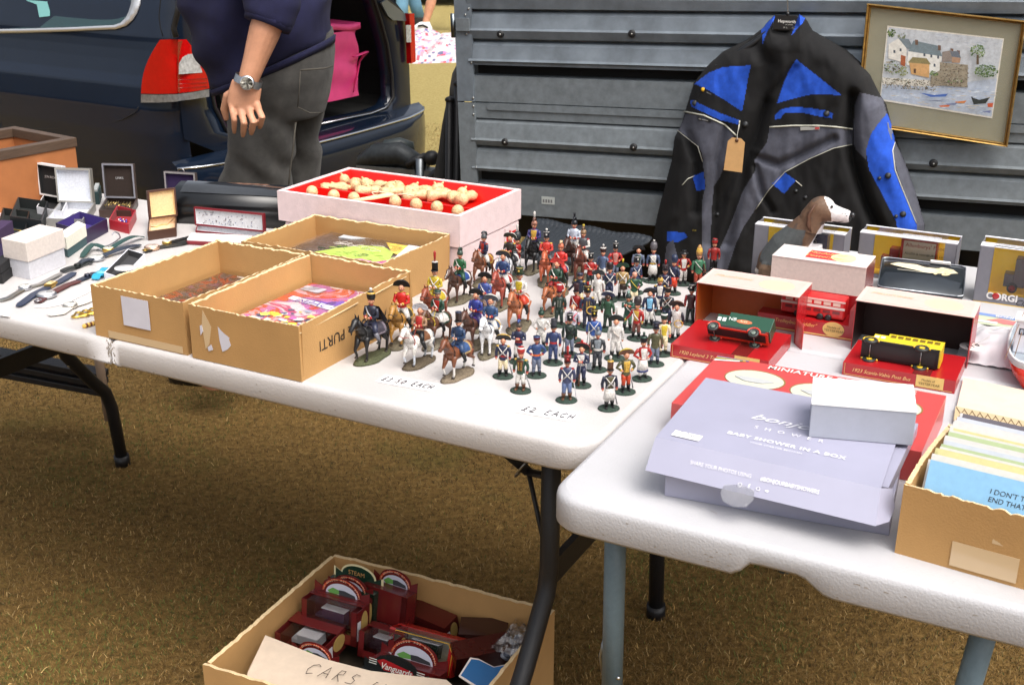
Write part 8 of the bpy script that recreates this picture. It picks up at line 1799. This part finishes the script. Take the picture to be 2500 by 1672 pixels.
def corgi(lab, fl, w_, ytop, dpt, veh, txt=None, big=False):
    o = at(*fl); h = zat(o, ytop)-TZ; t = thing('toy_box', lab, 'toy box', o+E2*w_/2, 0, 'grey window boxes of model vehicles'); g = S(122, 121, 128)
    X, Y = E2*w_, N2*dpt; s = .16 if not big else .12
    PY = P_SATIN
    mb = MB(); th = .0015
    mb.pbox(o+Y-N2*th, X, N2*th, UP*h, PY, YC); mb.pbox(o, X, Y, UP*th, PY, YC); mb.pbox(o, E2*th, Y, UP*h, PY, g); mb.pbox(o+X-E2*th, E2*th, Y, UP*h, PY, g)
    fb = h*(.18 if big else .1)
    mb.pbox(o, E2*w_*s, N2*th, UP*h, PY, g); mb.pbox(o+X*(1-s*.75), X*s*.75, N2*th, UP*h, PY, g); mb.pbox(o+E2*w_*s, X*(1-1.75*s), N2*th, UP*fb, PY, g)
    mb.pbox(o+UP*h, X, Y*.35, UP*th, PY, S(230, 230, 234)); mb.pbox(o+UP*h+Y*.9, X, Y*.1, UP*th, PY, S(226, 226, 230)); mb.build('box_card', t)  # white top strips are a highlight put into the card colour
    mb = MB(); x0 = o+X*(s+.0)-N2*.0005
    mb.grid(lambda u, v: x0+X*((1-1.75*s)*u)+(UP*(fb+(h-fb)*min(1, v*1.4)) + Y*(max(0, v-.7)/.3*.85))+UP*.0018, 6, 12, mix_glass('clear_window', (.97, .97, .97), .03, .05), smooth=False); mb.build('window', t)
    p = o+X*.27+N2*dpt*.3+UP*fb; v = veh; tb = thing(v['n'], v['lab'], 'toy vehicle', p)
    mb = MB(); L = w_*.5; mb.pbox(p+E2*L*.3+UP*.010, E2*L*.75, N2*dpt*.4, UP*(h-fb)*.8, P_GLOSS, v['body']); mb.pbox(p+E2*L*.08+UP*.010, E2*L*.2, N2*dpt*.38, UP*(h-fb)*(.5 if not big else .62), P_GLOSS, v['cab']); mb.build('body', tb, bevel=.001)
    mb = MB(); mb.pbox(p+E2*L*.28+UP*(.010+(h-fb)*.8), E2*L*.8, N2*dpt*.42, UP*.003, P_GLOSS, v.get('roof', WC)); mb.pbox(p+UP*.010-E2*L*.08, E2*L*.16, N2*dpt*.3, UP*(h-fb)*.28, P_GLOSS, v['cab']); mb.build('roof', tb)
    for x in (.08, .85):
        mb = MB(); mb.lathe([(.009, 0), (.009, .004), (.005, .0045), (0, .0045)], P_SATIN, (.02, .02, .02), c=p+E2*L*x-N2*.001+UP*.009, R=Matrix((E2, UP, -N2)).transposed(), n=16); w0 = mb.build('wheel', tb); mb = MB(); mb.lathe([(.006, .0046), (0, .005)], P_SATIN, v.get('hub', REDC), c=p+E2*L*x-N2*.001+UP*.009, R=Matrix((E2, UP, -N2)).transposed(), n=14); mb.build('hub', w0)
    if v.get('txt'):
        mb = MB(); q = p+E2*L*.36-N2*.0008+UP*.010; hh = (h-fb)*.8; mb.pbox(q+UP*hh*.32, E2*L*.66, N2*.0003, UP*hh*.62, P_GLOSS, v['sign'])
        for k, (s_, hz, c_) in enumerate(v['txt']): mb.text(s_, q+E2*L*.04-N2*.0008+UP*hh*(.76-.24*k), E2, UP, hz, P_MATT, c_, lift=.0004)
        mb.build('signwriting', tb)
    if txt:
        mb = MB(); mb.text('CORGI', o+E2*.022-N2*.001+UP*.009, E2, UP, .0125, P_MATT, S(230, 226, 224), bold=.05); mb.lathe([(.0062, 0), (.0062, .0006), (.004, .0007)], P_GLOSS, REDC, c=o+E2*.0385-N2*.001+UP*.0152, R=Matrix((E2, UP, -N2)).transposed(), n=16); mb.text('Classics', o+E2*.072-N2*.001+UP*.004, E2, UP, .0105, P_MATT, (.02, .02, .02), shear=.4); mb.build('lettering', t)
        mb = MB()
        for k in range(5): q = o+E2*(.02+.012*k)+UP*(h+.0022); mb.poly([q, q+E2*.005, q+E2*.017+N2*.012, q+E2*.012+N2*.012], P_MATT, S(120, 120, 126))
        mb.build('top_print', t)
corgi('grey and yellow window box with a blue van, behind the dog ornament', (1833, 672), .172, 548, .062, dict(n='toy_van', lab='blue toy van in the window box behind the dog ornament', body=S(40, 44, 100), cab=S(60, 90, 170), sign=S(50, 46, 96), roof=S(190, 200, 220), txt=[('VALLS', .010, S(206, 200, 190)), ('PUR', .006, S(160, 150, 120))]))
corgi('grey and yellow window box with a red food van, behind the dark tin', (2088, 672), .180, 568, .064, dict(n='toy_van', lab='red toy van lettered for foods in the middle window box', body=S(186, 50, 32), cab=S(150, 44, 34), sign=S(216, 206, 176), txt=[("Allenburys' Foods", .0078, S(160, 50, 36)), ('ALLEN & HANBURYS, Ltd.', .0048, S(36, 70, 50)), ('LONDON & WARE', .0048, S(230, 220, 210))]))
corgi('large grey window box of a red-roofed taxi van at the right edge', (2374, 734), .20, 600, .075, dict(n='toy_taxi', lab='black and red toy delivery van in the rightmost window box', body=S(40, 40, 44), cab=S(60, 52, 54), roof=S(220, 50, 30), sign=S(60, 60, 66), txt=[('LONDON', .006, S(190, 190, 190)), ('AUTO', .005, S(190, 190, 190))]), txt=True, big=True)
def dog():
    t = thing('dog_ornament', 'seated beagle ornament in brown, grey and white looking right', 'ornament', at(1895, 692))
    PD = at(1900, 690); DPm = mat('dog_glaze', None, .6, noise_amt=.25, noise_scale=160, bump=.3, bump_scale=500)
    def D(x, y, off=0.): return onp(x, y, PD-N2*off, N2)
    s = (D(1901, 600)-D(1900, 600)).length
    mb = MB()
    def T(pts, rs, off=0., n=18): mb.tube([D(x, y, off) for x, y in pts], [r*s for r in rs], DPm, n=n)
    T([(1890, 672), (1900, 640), (1925, 600), (1955, 570), (1975, 545)], [46, 50, 44, 36, 30])
    T([(1975, 560), (1985, 530), (1998, 512)], [32, 30, 28]); mb.ell(D(2005, 512), (34*s, 27*s, 32*s), DPm, nu=18, nv=14)
    T([(2015, 516), (2045, 524), (2070, 529), (2078, 530)], [25, 19, 15, 11]); T([(1985, 600), (1988, 640), (1992, 690)], [22, 17, 14], .012); T([(1985, 600), (1992, 640), (1998, 690)], [22, 17, 14], -.012)
    for o_ in (.024, -.024): mb.ell(D(1885, 662, o_), (34*s, 16*s, 36*s), DPm); T([(1880, 690), (1915, 694)], [13, 11], o_)
    T([(1862, 680), (1850, 660), (1856, 640)], [10, 8, 5], .01)
    def col(c):
        r = (c-D(2000, 520)); x, z = r.dot(E2)/s, r.z/s; n_ = noise.noise(c*60)*5
        if x > 72: return S(26, 26, 28)
        if x > 33 - max(0, z-8)*.75 - n_*.3 and z > -18-n_: return S(214, 210, 210)
        if -25 > z > -130 and x > 12+(z+25)*.467: return S(206, 202, 204)
        if x > 6 and z < -14 and x > 24+.55*(z+14)+n_: return S(212, 208, 206)
        if z < -38 and x < -22+n_+(z+38)*.1 and x > -125: return S(78, 82, 82) if z > -130 else S(120, 96, 74)
        if z < -150: return S(206, 200, 192)
        return S(104, 78, 58) if n_ > -1.5 else S(84, 68, 56)
    remesh(mb, .0016, 3, col, DPm).build('body', t)
    mb = MB(); EA = lambda o_: [(1992, 498), (1978, 520), (1976, 548), (1984, 566)]
    for o_ in (.0145, -.0145):
        mb = MB(); P_ = [D(x, y, o_) for x, y in EA(o_)]; mb.tube(P_, [9*s, 17*s, 20*s, 10*s], DPm, S(84, 54, 36), n=12, flat=.35); mb.build('ear', t)
        mb = MB(); mb.ell(D(2031, 505, o_*.85), (3.4*s, 3.4*s, 3.4*s), P_GLOSS, (.02, .015, .01), nu=8, nv=6); mb.build('eye', t)
    mb = MB(); mb.ell(D(2081, 525), (6.5*s, 7*s, 6*s), P_GLOSS, (.012, .012, .014)); mb.build('nose', t)
    mb = MB(); rnd = random.Random(3)
    for k in range(22): x, y = rnd.uniform(2036, 2068), rnd.uniform(520, 536); mb.ell(D(x, y, 14*s), (1.2*s, .8*s, .8*s), P_MATT, S(70, 66, 70), nu=5, nv=3)
    mb.tube([D(2032, 541, 14*s), D(2046, 543, 13*s), D(2064, 540, 10*s)], 1.*s, P_MATT, S(60, 50, 50), n=4); mb.build('muzzle_markings', t)
dog()
def edgebits():
    t = thing('bagged_figures', 'clear polythene bag with a printed header and a round £10 tag', 'bag', U2(.44, .85))
    FILM = mix_glass('polythene', (.95, .95, .97), .12, .12)
    mb = MB(); mb.grid(lambda u, v: U2(.385+.125*u, .71+.20*v, .004+.022*math.sin(math.pi*u)*math.sin(math.pi*v)+.005*noise.noise(V((u*7, v*7, 1)))), 30, 30, mat('white_film', S(226, 224, 228), .18, noise_amt=.1, noise_scale=20, bump=.6, bump_scale=40)); mb.build('bag_body', t)
    mb = MB(); mb.pbox(U2(.378, .905, .006), E2*.135, N2*.060, UP*.0012, P_GLOSS, S(196, 206, 176)); mb.poly([U2(.378+x, .905+y, .0076) for x, y in ((.0, .046), (.135, .040), (.135, .056), (.0, .060))], P_GLOSS, S(120, 150, 206)); mb.poly([U2(.378+x, .905+y, .0078) for x, y in ((.03, .022), (.05, .040), (.08, .036), (.10, .018), (.06, .012))], P_GLOSS, S(226, 130, 130)); mb.pbox(U2(.382, .912, .0078), E2*.045, N2*.010, UP*.0003, P_GLOSS, WC); mb.text('BONNIES', U2(.42, .950, .0082), E2, N2, .009, P_GLOSS, WC, bold=.04); mb.build('header_card', t)
    c = U2(.408, .722, .026); mb = MB(); mb.lathe([(.019, 0), (.019, .0008), (0, .0009)], P_MATT, S(236, 226, 222), c=c, n=24); mb.tube([c+UP*.002, c+N2*.05+E2*.02+UP*.004], .0005, P_MATT, S(200, 198, 190), n=4); tg = mb.build('tag', t)
    d1 = (E2*.6+N2*.8).normalized(); d2 = (N2*.6-E2*.8).normalized(); mb = MB(); handwrite(mb, '£10', c-d1*.012-d2*.005+UP*.001, d1, d2, .010, .007, .0006, P_MATT, (.03, .03, .05)); mb.build('handwriting', tg)
    # model fishing boat
    t = thing('model_boat', 'model fishing boat with a red hull, white wheelhouse and rigging lines', 'model boat', U2(.53, .72)); c = U2(.503, .632, 0); ln, bm = .26, .045
    def hull(k, z, q=1.): return [c+N2*(ln*.5*(1+math.cos(a))*(1 if 1 else 0))*1.0+E2*(-bm*k*math.sin(a)*abs(math.sin(a))**-.35 if abs(math.sin(a)) > 1e-6 else 0)+UP*z for a in (2*math.pi*(j+.5)/36 for j in range(36))]
    mb = MB(); mb.loft([hull(.5, .004), hull(.85, .018), hull(1, .034)], P_GLOSS, S(206, 50, 34), caps=True); hu = mb.build('hull', t)
    mb = MB(); mb.loft([hull(1.01, .034), hull(1.04, .044), hull(.96, .046), hull(.9, .040)], P_SATIN, [S(196, 202, 210), S(230, 230, 230), S(170, 180, 190)]); mb.build('deck', t)
    mb = MB(); w0 = c+N2*.055-E2*.034+UP*.040; mb.pbox(w0, E2*.034, N2*.035, UP*.052, P_SATIN, WC); wh = mb.build('wheelhouse', t, bevel=.002)
    for x in (.005, .019): mb = MB(); mb.pbox(w0+E2*x-N2*.0008+UP*.030, E2*.008, N2*.0006, UP*.010, P_GLOSS, S(40, 50, 70)); mb.pbox(w0+E2*(x+.0018)-N2*.0014+UP*.0318, E2*.0044, N2*.0006, UP*.0064, P_GLOSS, S(170, 180, 196)); mb.build('window', wh)
    mb = MB(); mb.pbox(w0-E2*.003-N2*.004+UP*.052, E2*.040, N2*.042, UP*.003, P_SATIN, S(236, 236, 236)); mb.build('wheelhouse_roof', wh)
    mb = MB(); mb.tube([c+N2*.028+UP*.04, c+N2*.030+UP*.075], [.006, .005], P_SATIN, S(110, 100, 70), n=10); mb.build('winch', t)
    mb = MB(); m0 = c+N2*.14-E2*.018+UP*.04; mb.tube([m0, m0-N2*.008+UP*.10], [.006, .004], P_SATIN, S(120, 104, 84), n=10); mb.build('mast', t)
    mb = MB(); mb.tube([c+N2*.16-E2*.006+UP*(.092+.012*math.sin(a))+E2*.012*math.cos(a) for a in (2*math.pi*j/14 for j in range(15))], .005, P_SATIN, WC, n=8); mb.build('lifebelt', t)
    for k in range(4): mb = MB(); mb.tube([m0-N2*.008+UP*.10+N2*.0, c+N2*(-.0+.02*k)-E2*(.04-.012*k)+UP*.046], .0006, P_SATIN, S(150, 120, 96), n=4); mb.build('rigging_line', t)
    for k in range(3): mb = MB(); mb.tube([m0-N2*.008+UP*.10, m0+UP*.19+E2*(.012+.004*k)+N2*.02*k], .0006, P_SATIN, S(160, 130, 104), n=4); mb.build('rigging_line', t)
    # cardboard box of cards at the right front corner
    t = thing('cardboard_box', 'brown cardboard box of comic greeting cards at the right front corner', 'box', U2(.5, .14)); X, Y = rot2(-6)
    cardbox(t, U2(.412, .056), X*.215, Y*.190, .086, 9)
    mb = MB(); q = U2(.412, .056)-Y*.0012; mb.pbox(q+X*.10+UP*.045, X*.055, -Y*.0003, UP*.03, MATS['clear_tape']); mb.pbox(q+X*.06+UP*.005, X*.07, -Y*.0003, UP*.03, MATS['clear_tape']); mb.build('tape', t)
    rnd = random.Random(6); q = U2(.412, .056)+X*.010; n = 26
    for k in range(n):
        y = .012+.160*k/n; tilt = math.radians(24); up_ = UP*math.cos(tilt)+Y*math.sin(tilt); h = .102+rnd.uniform(-.004, .004)+(.004 if k > 18 else 0); a = q+Y*(y-.006)+X*rnd.uniform(0, .006)+UP*.006
        if k == 0: col, lab = S(140, 190, 226), 'front comic card with a pale blue sky and a speech bubble'
        elif k > n-4: col, lab = (S(60, 150, 196), S(230, 228, 226), S(110, 104, 112))[n-1-k if n-1-k < 3 else 0], None
        else: col, lab = rnd.choice([S(214, 212, 208), S(206, 210, 220), S(216, 216, 210), S(200, 206, 214), S(214, 208, 150), S(216, 214, 210), S(180, 196, 150)]), None
        tt = thing('greeting_card', lab or 'greeting card filed upright in the right cardboard box behind the blue one', 'card', a, 0, 'greeting cards filed in the box')
        mb = MB(); mb.pbox(a, X*.185, (UP*0+up_.cross(X).normalized())*-.0014, up_*h, P_SATIN, col); mb.build('card_sheet', tt)
        if k == 0:
            nf = -up_.cross(X).normalized(); nf = nf if nf.dot(N2) < 0 else -nf
            B = lambda x, y: a+X*x+up_*y+nf*.0008
            mb = MB(); mb.poly([B(.066+.045*math.cos(s)+.038, .082+.0135*math.sin(s)) for s in (2*math.pi*j/24 for j in range(24))]+[], P_MATT, S(236, 238, 242), off=nf*.0002)
            mb.text("I DON'T THINK MUCH OF THE", B(.068, .0835)+nf*.0006, X, up_, .0058, P_MATT, (.03, .03, .03), shear=.1); mb.text('END THAT YOUR GETTING', B(.068, .0745)+nf*.0006, X, up_, .0058, P_MATT, (.03, .03, .03), shear=.1)
            mb.poly([B(.036+.013*math.cos(s), .078+.008*math.sin(s)) for s in (math.pi*j/10 for j in range(11))], P_MATT, S(50, 36, 28), off=nf*.0003); mb.poly([B(.014+x, .094+y) for x, y in ((0, 0), (.008, -.001), (.004, .002))], P_MATT, WC); mb.build('card_drawing', tt)
    t = thing('cardboard_flap', 'pale board sheet with a torn corner lying behind the card box', 'board', U2(.5, .42))
    mb = MB(); mb.poly([at(x, y, TZ+.003) for x, y in ((2352, 926), (2640, 985), (2640, 1080), (2330, 1018))], mat('pale_board', S(214, 194, 176), .9, noise_amt=.08, noise_scale=60), off=UP*.003); mb.build('sheet', t)
    t = thing('postcard', 'sepia postcard with a lattice pattern lying on the pale board', 'postcard', U2(.5, .35)); mb = MB(); Q = [(2333, 992), (2520, 1032), (2520, 1075), (2328, 1026)]; mb.poly([at(x, y, TZ+.0065) for x, y in Q], P_SATIN, S(196, 176, 140), off=UP*.0006); mb.build('card_sheet', t)
    mb = MB()
    for k in range(9):
        x = 2335+19*k; y = 994+4.1*k; mb.tube([at(x, y, TZ+.0074), at(x+22, y+34, TZ+.0074)], .0006, P_MATT, S(120, 98, 66), n=4); mb.tube([at(x+20, y+5, TZ+.0074), at(x, y+30, TZ+.0074)], .0006, P_MATT, S(120, 98, 66), n=4)
    mb.build('lattice_print', t)
edgebits()
# ---------------------------------------------------------------- box of boxed toy cars on the grass under the table
def underbox():
    zr = .20; bl, br, fl = at(816, 1357, zr), at(1344, 1488, zr), at(517, 1607, zr)
    X = br-bl; D_ = fl-bl; D_ = D_.normalized()*.40; X.z = D_.z = 0
    X = X*1.02; o = bl+D_; o.z = .004; Y = -D_; up = UP
    t = thing('cardboard_box', 'large cardboard box of toy car boxes on the grass under the table', 'box', o+X/2+Y/2)
    cardbox(t, o, X, Y, zr, 4, .007)
    ex, ey = X.normalized(), Y.normalized(); W_, L_ = X.length, Y.length
    def B(px, py, z): return at(px, py, z)
    mb = MB(); s_ = [B(x, y, z) for x, y, z in ((606, 1640, .172), (648, 1553, .182), (690, 1570, .18), (800, 1613, .178), (905, 1640, .178), (1090, 1662, .178), (1200, 1760, .17), (760, 1760, .16), (596, 1670, .165))]
    s = thing('cardboard_sign', 'torn cardboard sign reading Cars £1.50 each propped in the box of toy cars', 'sign', s_[8])
    mb.poly(s_, mat('grey_board', S(206, 188, 168), .9, noise_amt=.08, noise_scale=60), off=UP*.003); mb.build('board', s)
    a, b = B(750, 1632, .182), B(860, 1660, .182); d = (b-a).normalized(); q = V((-d.y, d.x, 0))
    mb = MB(); handwrite(mb, 'CARS', a-q*.012, d, q+UP*.0, .030, .018, .0007, P_MATT, S(60, 50, 44), .05, 1.45); c = B(900, 1672, .182); handwrite(mb, '£1.50 EACH', c-q*.014, d, q, .026, .0135, .0007, P_MATT, S(60, 50, 44), .05, 1.5); mb.build('handwriting', s)
    MR = S(96, 26, 26)
    def gbox(lab, p, yaw, tilt, w_, d_, h, col=MR, win=True, arch='steam', end=True, bar=False, line=None, car=S(60, 30, 40), g='boxed toy cars in the cardboard box'):
        """window box: origin p = lower front left corner; arch header stands at the back"""
        R = Matrix.Rotation(yaw, 3, 'Z') @ Matrix.Rotation(tilt, 3, 'X'); A, N_, U = R @ V((1, 0, 0)), R @ V((0, 1, 0)), R @ V((0, 0, 1)); p = V(p)
        t = thing('toy_car_box', lab, 'toy box', p, 0, g)
        mb = MB(); th = .0012
        mb.pbox(p+N_*(d_-th), A*w_, N_*th, U*h, P_GLOSS, col); mb.pbox(p, A*w_, N_*d_, U*th, P_GLOSS, col); mb.pbox(p, A*th, N_*d_, U*h, P_GLOSS, col); mb.pbox(p+A*(w_-th), A*th, N_*d_, U*h, P_GLOSS, col)
        mb.pbox(p, A*w_, N_*th, U*h*(.30 if win else 1), P_GLOSS, col); mb.pbox(p, A*.012, N_*th, U*h, P_GLOSS, col); mb.pbox(p+A*(w_-.012), A*.012, N_*th, U*h, P_GLOSS, col); mb.pbox(p+U*h+N_*d_*(.55 if win else 0), A*w_, N_*d_*(.45 if win else 1), U*th, P_GLOSS, col)
        cd = mb.build('box_card', t)
        if win:
            mb = MB(); mb.quad(p+A*.013+N_*(d_-.003)+U*.002, p+A*(w_-.013)+N_*(d_-.003)+U*.002, p+A*(w_-.013)+N_*(d_-.003)+U*(h-.002), p+A*.013+N_*(d_-.003)+U*(h-.002), P_MATT, S(196, 190, 160)); mb.build('backing_card', t)
            mb = MB(); c = p+A*w_*.30+N_*d_*.3+U*h*.32; mb.pbox(c, A*w_*.4, N_*d_*.4, U*h*.42, P_GLOSS, car); mb.pbox(c-A*w_*.12, A*w_*.12, N_*d_*.36, U*h*.22, P_GLOSS, car); mb.pbox(c-A*.002+U*h*.42, A*w_*.42, N_*d_*.42, U*.002, P_GLOSS, WC); mb.build('model_car', t, bevel=.0008)
            mb = MB(); mb.quad(p+A*.012+U*h*.30-N_*.0004, p+A*(w_-.012)+U*h*.30-N_*.0004, p+A*(w_-.012)+U*h-N_*.0004, p+A*.012+U*h-N_*.0004, MATS['clear_window']); mb.quad(p+A*.012+U*h, p+A*(w_-.012)+U*h, p+A*(w_-.012)+U*h+N_*d_*.55, p+A*.012+U*h+N_*d_*.55, MATS['clear_window']); mb.build('window', t)
        if line:
            mb = MB(); P = lambda x, y: p+A*x+U*y-N_*.0016; mb.tube([P(.004, .004), P(.004, h*.7), P(.014, h-.003), P(w_-.014, h-.003), P(w_-.004, h*.7), P(w_-.004, .004)], .0007, P_SATIN, line, n=4); mb.build('gold_outline', t)
        if end:
            mb = MB(); e = p+A*(w_+.0004)+N_*d_*.6+U*h*.55; mb.poly([e+N_*d_*.26*math.cos(s)+U*h*.36*math.sin(s) for s in (2*math.pi*j/18 for j in range(18))], P_SATIN, S(176, 148, 86), off=A*.0003); mb.pbox(p+A*(w_+.0004)+N_*d_*.06+U*h*.15, N_*d_*.24, A*.0003, U*h*.55, P_SATIN, S(200, 200, 206)); mb.build('end_labels', t)
        if bar:
            mb = MB(); q = p+A*w_*.70-N_*.0008+U*h*.06; mb.pbox(q, A*w_*.25, N_*.0004, U*h*.24+U*.012, P_SATIN, S(206, 206, 210))
            rnd = random.Random(1); x = .002
            while x < w_*.25-.003: ww = rnd.uniform(.0005, .0014); mb.pbox(q+A*x+U*.003-N_*.0003, A*ww, N_*.0002, U*(h*.24+.008), P_MATT, (.02, .02, .02)); x += ww+rnd.uniform(.0005, .0012)
            mb.build('barcode', t)
        if arch:
            k = .72 if arch != 'plain' else .8; z0 = h; P = lambda x, y, f=0: p+A*x+U*(z0+y)+N_*(d_-.001)-N_*f
            pts = [(0, 0), (w_, 0), (w_, .020)]+[(w_/2+w_*.5*k*math.cos(s)*.98, .012+w_*.20*math.sin(s)) for s in (math.pi*j/14 for j in range(15))]+[(0, .020)]
            mb = MB(); mb.poly([P(x, y) for x, y in pts], P_GLOSS, col if arch != 'green' else S(226, 214, 170), off=-N_*.001); hd = mb.build('header', t)
            mb = MB()
            if arch == 'steam':
                band = [(w_/2+w_*.33*math.cos(s), .002+w_*.26*math.sin(s)) for s in (math.pi*(j+.6)/15.2 for j in range(15))]; mb.tube([P(x, y, .0016) for x, y in band], .0036, P_GLOSS, S(206, 92, 56), n=6, flat=.25)
                mb.poly([P(x, y, .0014) for x, y in [(w_/2+w_*.29*math.cos(s), .001+w_*.20*math.sin(s)) for s in (math.pi*j/12 for j in range(13))]], P_GLOSS, S(190, 192, 206)); mb.poly([P(x, y, .0017) for x, y in ((w_*.24, .006), (w_*.34, .014), (w_*.5, .010), (w_*.5, .004), (w_*.3, .001))], P_GLOSS, S(96, 150, 76)); mb.poly([P(x, y, .0018) for x, y in ((w_*.45, .012), (w_*.55, .013), (w_*.74, .008), (w_*.76, .002), (w_*.46, .002))], P_GLOSS, S(54, 58, 62))
                tx = 'THE GOLDEN AGE OF STEAM'
                for i, ch in enumerate(tx):
                    s = math.pi*(1-(i+1.2)/(len(tx)+1.6)); d1 = (A*math.sin(s)*1-U*math.cos(s)*1); d2 = (A*math.cos(s)+U*math.sin(s))
                    if ch != ' ': mb.text(ch, P(w_/2+w_*.33*math.cos(s)*.965, .002+w_*.26*math.sin(s)*.95, .0032), d1, d2, .0038, P_MATT, S(240, 220, 190), lift=.0003, align='CENTER')
            elif arch == 'van':
                mb.poly([P(w_*x, y, .0014) for x, y in ((.2, .020), (.3, .026), (.75, .018), (.8, .008), (.32, .006))], P_GLOSS, S(150, 30, 34)); mb.text('Vanguards', P(w_*.26, .009, .0018), A, U, .011, P_MATT, S(206, 204, 196), shear=.3, bold=.02)
                for sx in (.08, .82):
                    for i in range(3): mb.pbox(P(w_*sx, .012+.004*i, .0016), A*w_*.12, -N_*.0002, U*.0015, P_MATT, S(196, 194, 186))
            elif arch == 'green': mb.poly([P(w_*.04+x*.92, y*.9, .0014) for x, y in pts], P_GLOSS, S(28, 54, 40)); mb.text('STEAM', P(w_*.3, .012, .0018), A, U, .009, P_MATT, S(206, 150, 90))
            mb.build('header_print', hd)
        return t
    # yaw so that box fronts face the viewer, slightly turned like the photo
    yw = math.atan2(ex.y, ex.x)
    z = .11
    def bp(px, py, zz): return at(px, py, zz)
    gbox('burgundy lying box with a barcode, lowest at the left of the pile', bp(674, 1590, .125), yw-.02, .0, .108, .075, .042, bar=True, car=S(180, 184, 190), arch=None)
    gbox('burgundy window box with an arched steam train header, second from the left front', bp(735, 1540, .135), yw-.02, -.12, .120, .045, .068, car=S(90, 60, 90))
    gbox('burgundy arched box standing behind the steam train header box', bp(775, 1515, .14), yw-.03, -.12, .10, .035, .060, win=False)
    gbox('dark green arched box with a cream border at the back', bp(790, 1490, .14), yw-.05, -.1, .112, .035, .062, col=S(28, 50, 38), arch='green', win=False, end=False)
    gbox('burgundy arched box tilted against the back wall', bp(880, 1500, .145), yw-.10, -.2, .10, .035, .062, win=False, end=False)
    gbox('red window box outlined in gold with a dark green car', bp(938, 1610, .115), yw+.0, -.42, .135, .055, .062, col=S(166, 34, 28), arch=None, line=S(230, 180, 50), end=False, car=S(30, 44, 34))
    gbox('burgundy arched steam box in front of the gold-outlined red one', bp(905, 1655, .115), yw-.02, -.25, .135, .030, .040, win=False, end=False)
    gbox('black arched box with silver winged lettering just behind the cardboard sign', bp(870, 1672, .13), yw-.04, -.25, .130, .02, .028, col=S(26, 28, 28), arch='van', win=False, end=False)
    gbox('half-hidden burgundy arched box behind the left part of the sign', bp(690, 1650, .12), yw-.03, -.1, .10, .03, .035, win=False, end=False)
    gbox('dark burgundy box leaning diagonally right of the red one', bp(1110, 1650, .12), yw+.75, .3, .11, .04, .045, col=S(66, 24, 22), arch=None, win=False)
    gbox('burgundy window box standing in the middle gap of the pile', bp(872, 1600, .125), yw-.05, -.2, .075, .05, .05, bar=True, arch=None)
    gbox('burgundy window box lying deep in the middle of the pile', bp(850, 1560, .10), yw+.3, -.5, .10, .05, .05, arch=None)
    gbox('maroon closed box wedged behind the gold-outlined red one', bp(985, 1535, .095), yw-.2, .2, .11, .04, .05, col=S(84, 26, 24), arch=None, win=False)
    gbox('small dark box half buried near the bag of parts', bp(1120, 1600, .10), yw+.35, .1, .09, .05, .05, col=S(60, 34, 30), arch=None, win=False)
    gbox('olive window box lying flat at the right of the pile', bp(1150, 1640, .10), yw-.5, -1.2, .10, .05, .045, col=S(92, 88, 66), arch=None, end=False)
    t = thing('toy_car_box', 'blue open-fronted toy box with a wavy top and red circle', 'toy box', bp(1180, 1640, .13), 0, 'boxed toy cars in the cardboard box')
    K = .185; F = lambda x, y: at(x, y, K-.0006*(y-1600)*.6)
    mb = MB(); Q = [(1120, 1650), (1148, 1605), (1168, 1608), (1206, 1628), (1236, 1622), (1268, 1640), (1252, 1700), (1180, 1690)]; mb.poly([F(*q)+UP*.001 for q in Q], P_GLOSS, S(226, 214, 206), off=-UP*.002); mb.poly([F(1195+(x-1195)*.93, 1652+(y-1652)*.88)+UP*.002 for x, y in Q], P_GLOSS, S(38, 96, 150), off=UP*.0005); mb.build('header', t)
    mb = MB(); c = F(1240, 1650)+UP*.0035; mb.lathe([(.014, 0), (.014, .0006), (0, .0008)], P_GLOSS, S(206, 50, 44), c=c, n=20); mb.text('FO', F(1222, 1662)+UP*.0045, ex, ey, .015, P_MATT, WC); mb.text('Queen', F(1206, 1690)+UP*.0045, ex, ey, .014, P_MATT, S(150, 186, 210), shear=.3); mb.build('header_print', t)
    t = thing('polythene_bag', 'small crumpled clear bag of parts in the right corner of the toy car box', 'bag', bp(1270, 1580, .13))
    c = bp(1265, 1590, .15); mb = MB(); mb.grid(lambda u, v: c+ex*(.07*(u-.5))+ey*(.10*(v-.4))+UP*(.02+.018*math.sin(math.pi*u)*math.sin(math.pi*v)+.012*noise.noise(V((u*8, v*8, 3)))), 34, 34, mix_glass('crinkled_bag', (.92, .92, .94), .16, .15), smooth=False); mb.build('bag_film', t)
    mb = MB(); rnd = random.Random(2)
    for k in range(14): mb.ell(c+ex*rnd.uniform(-.02, .02)+ey*rnd.uniform(-.035, .015)+UP*rnd.uniform(.0, .02), (.009, .007, .006), P_MATT, rnd.choice([S(170, 176, 186), S(200, 200, 204), S(90, 96, 110)]), nu=8, nv=5)
    mb.build('contents', t)
    t = thing('packing_card', 'dull olive card lining and packing at the bottom of the toy car box', 'packing', o+X*.5+Y*.5)
    mb = MB(); mb.grid(lambda u, v: o+X*(.02+.96*u)+Y*(.02+.96*v)+UP*(.085+.015*noise.noise(V((u*6, v*6, 5)))), 24, 24, mat('packing_paper', S(60, 50, 36), .9, noise_amt=.6, noise_scale=25)); mb.build('crumpled_sheet', t)
underbox()
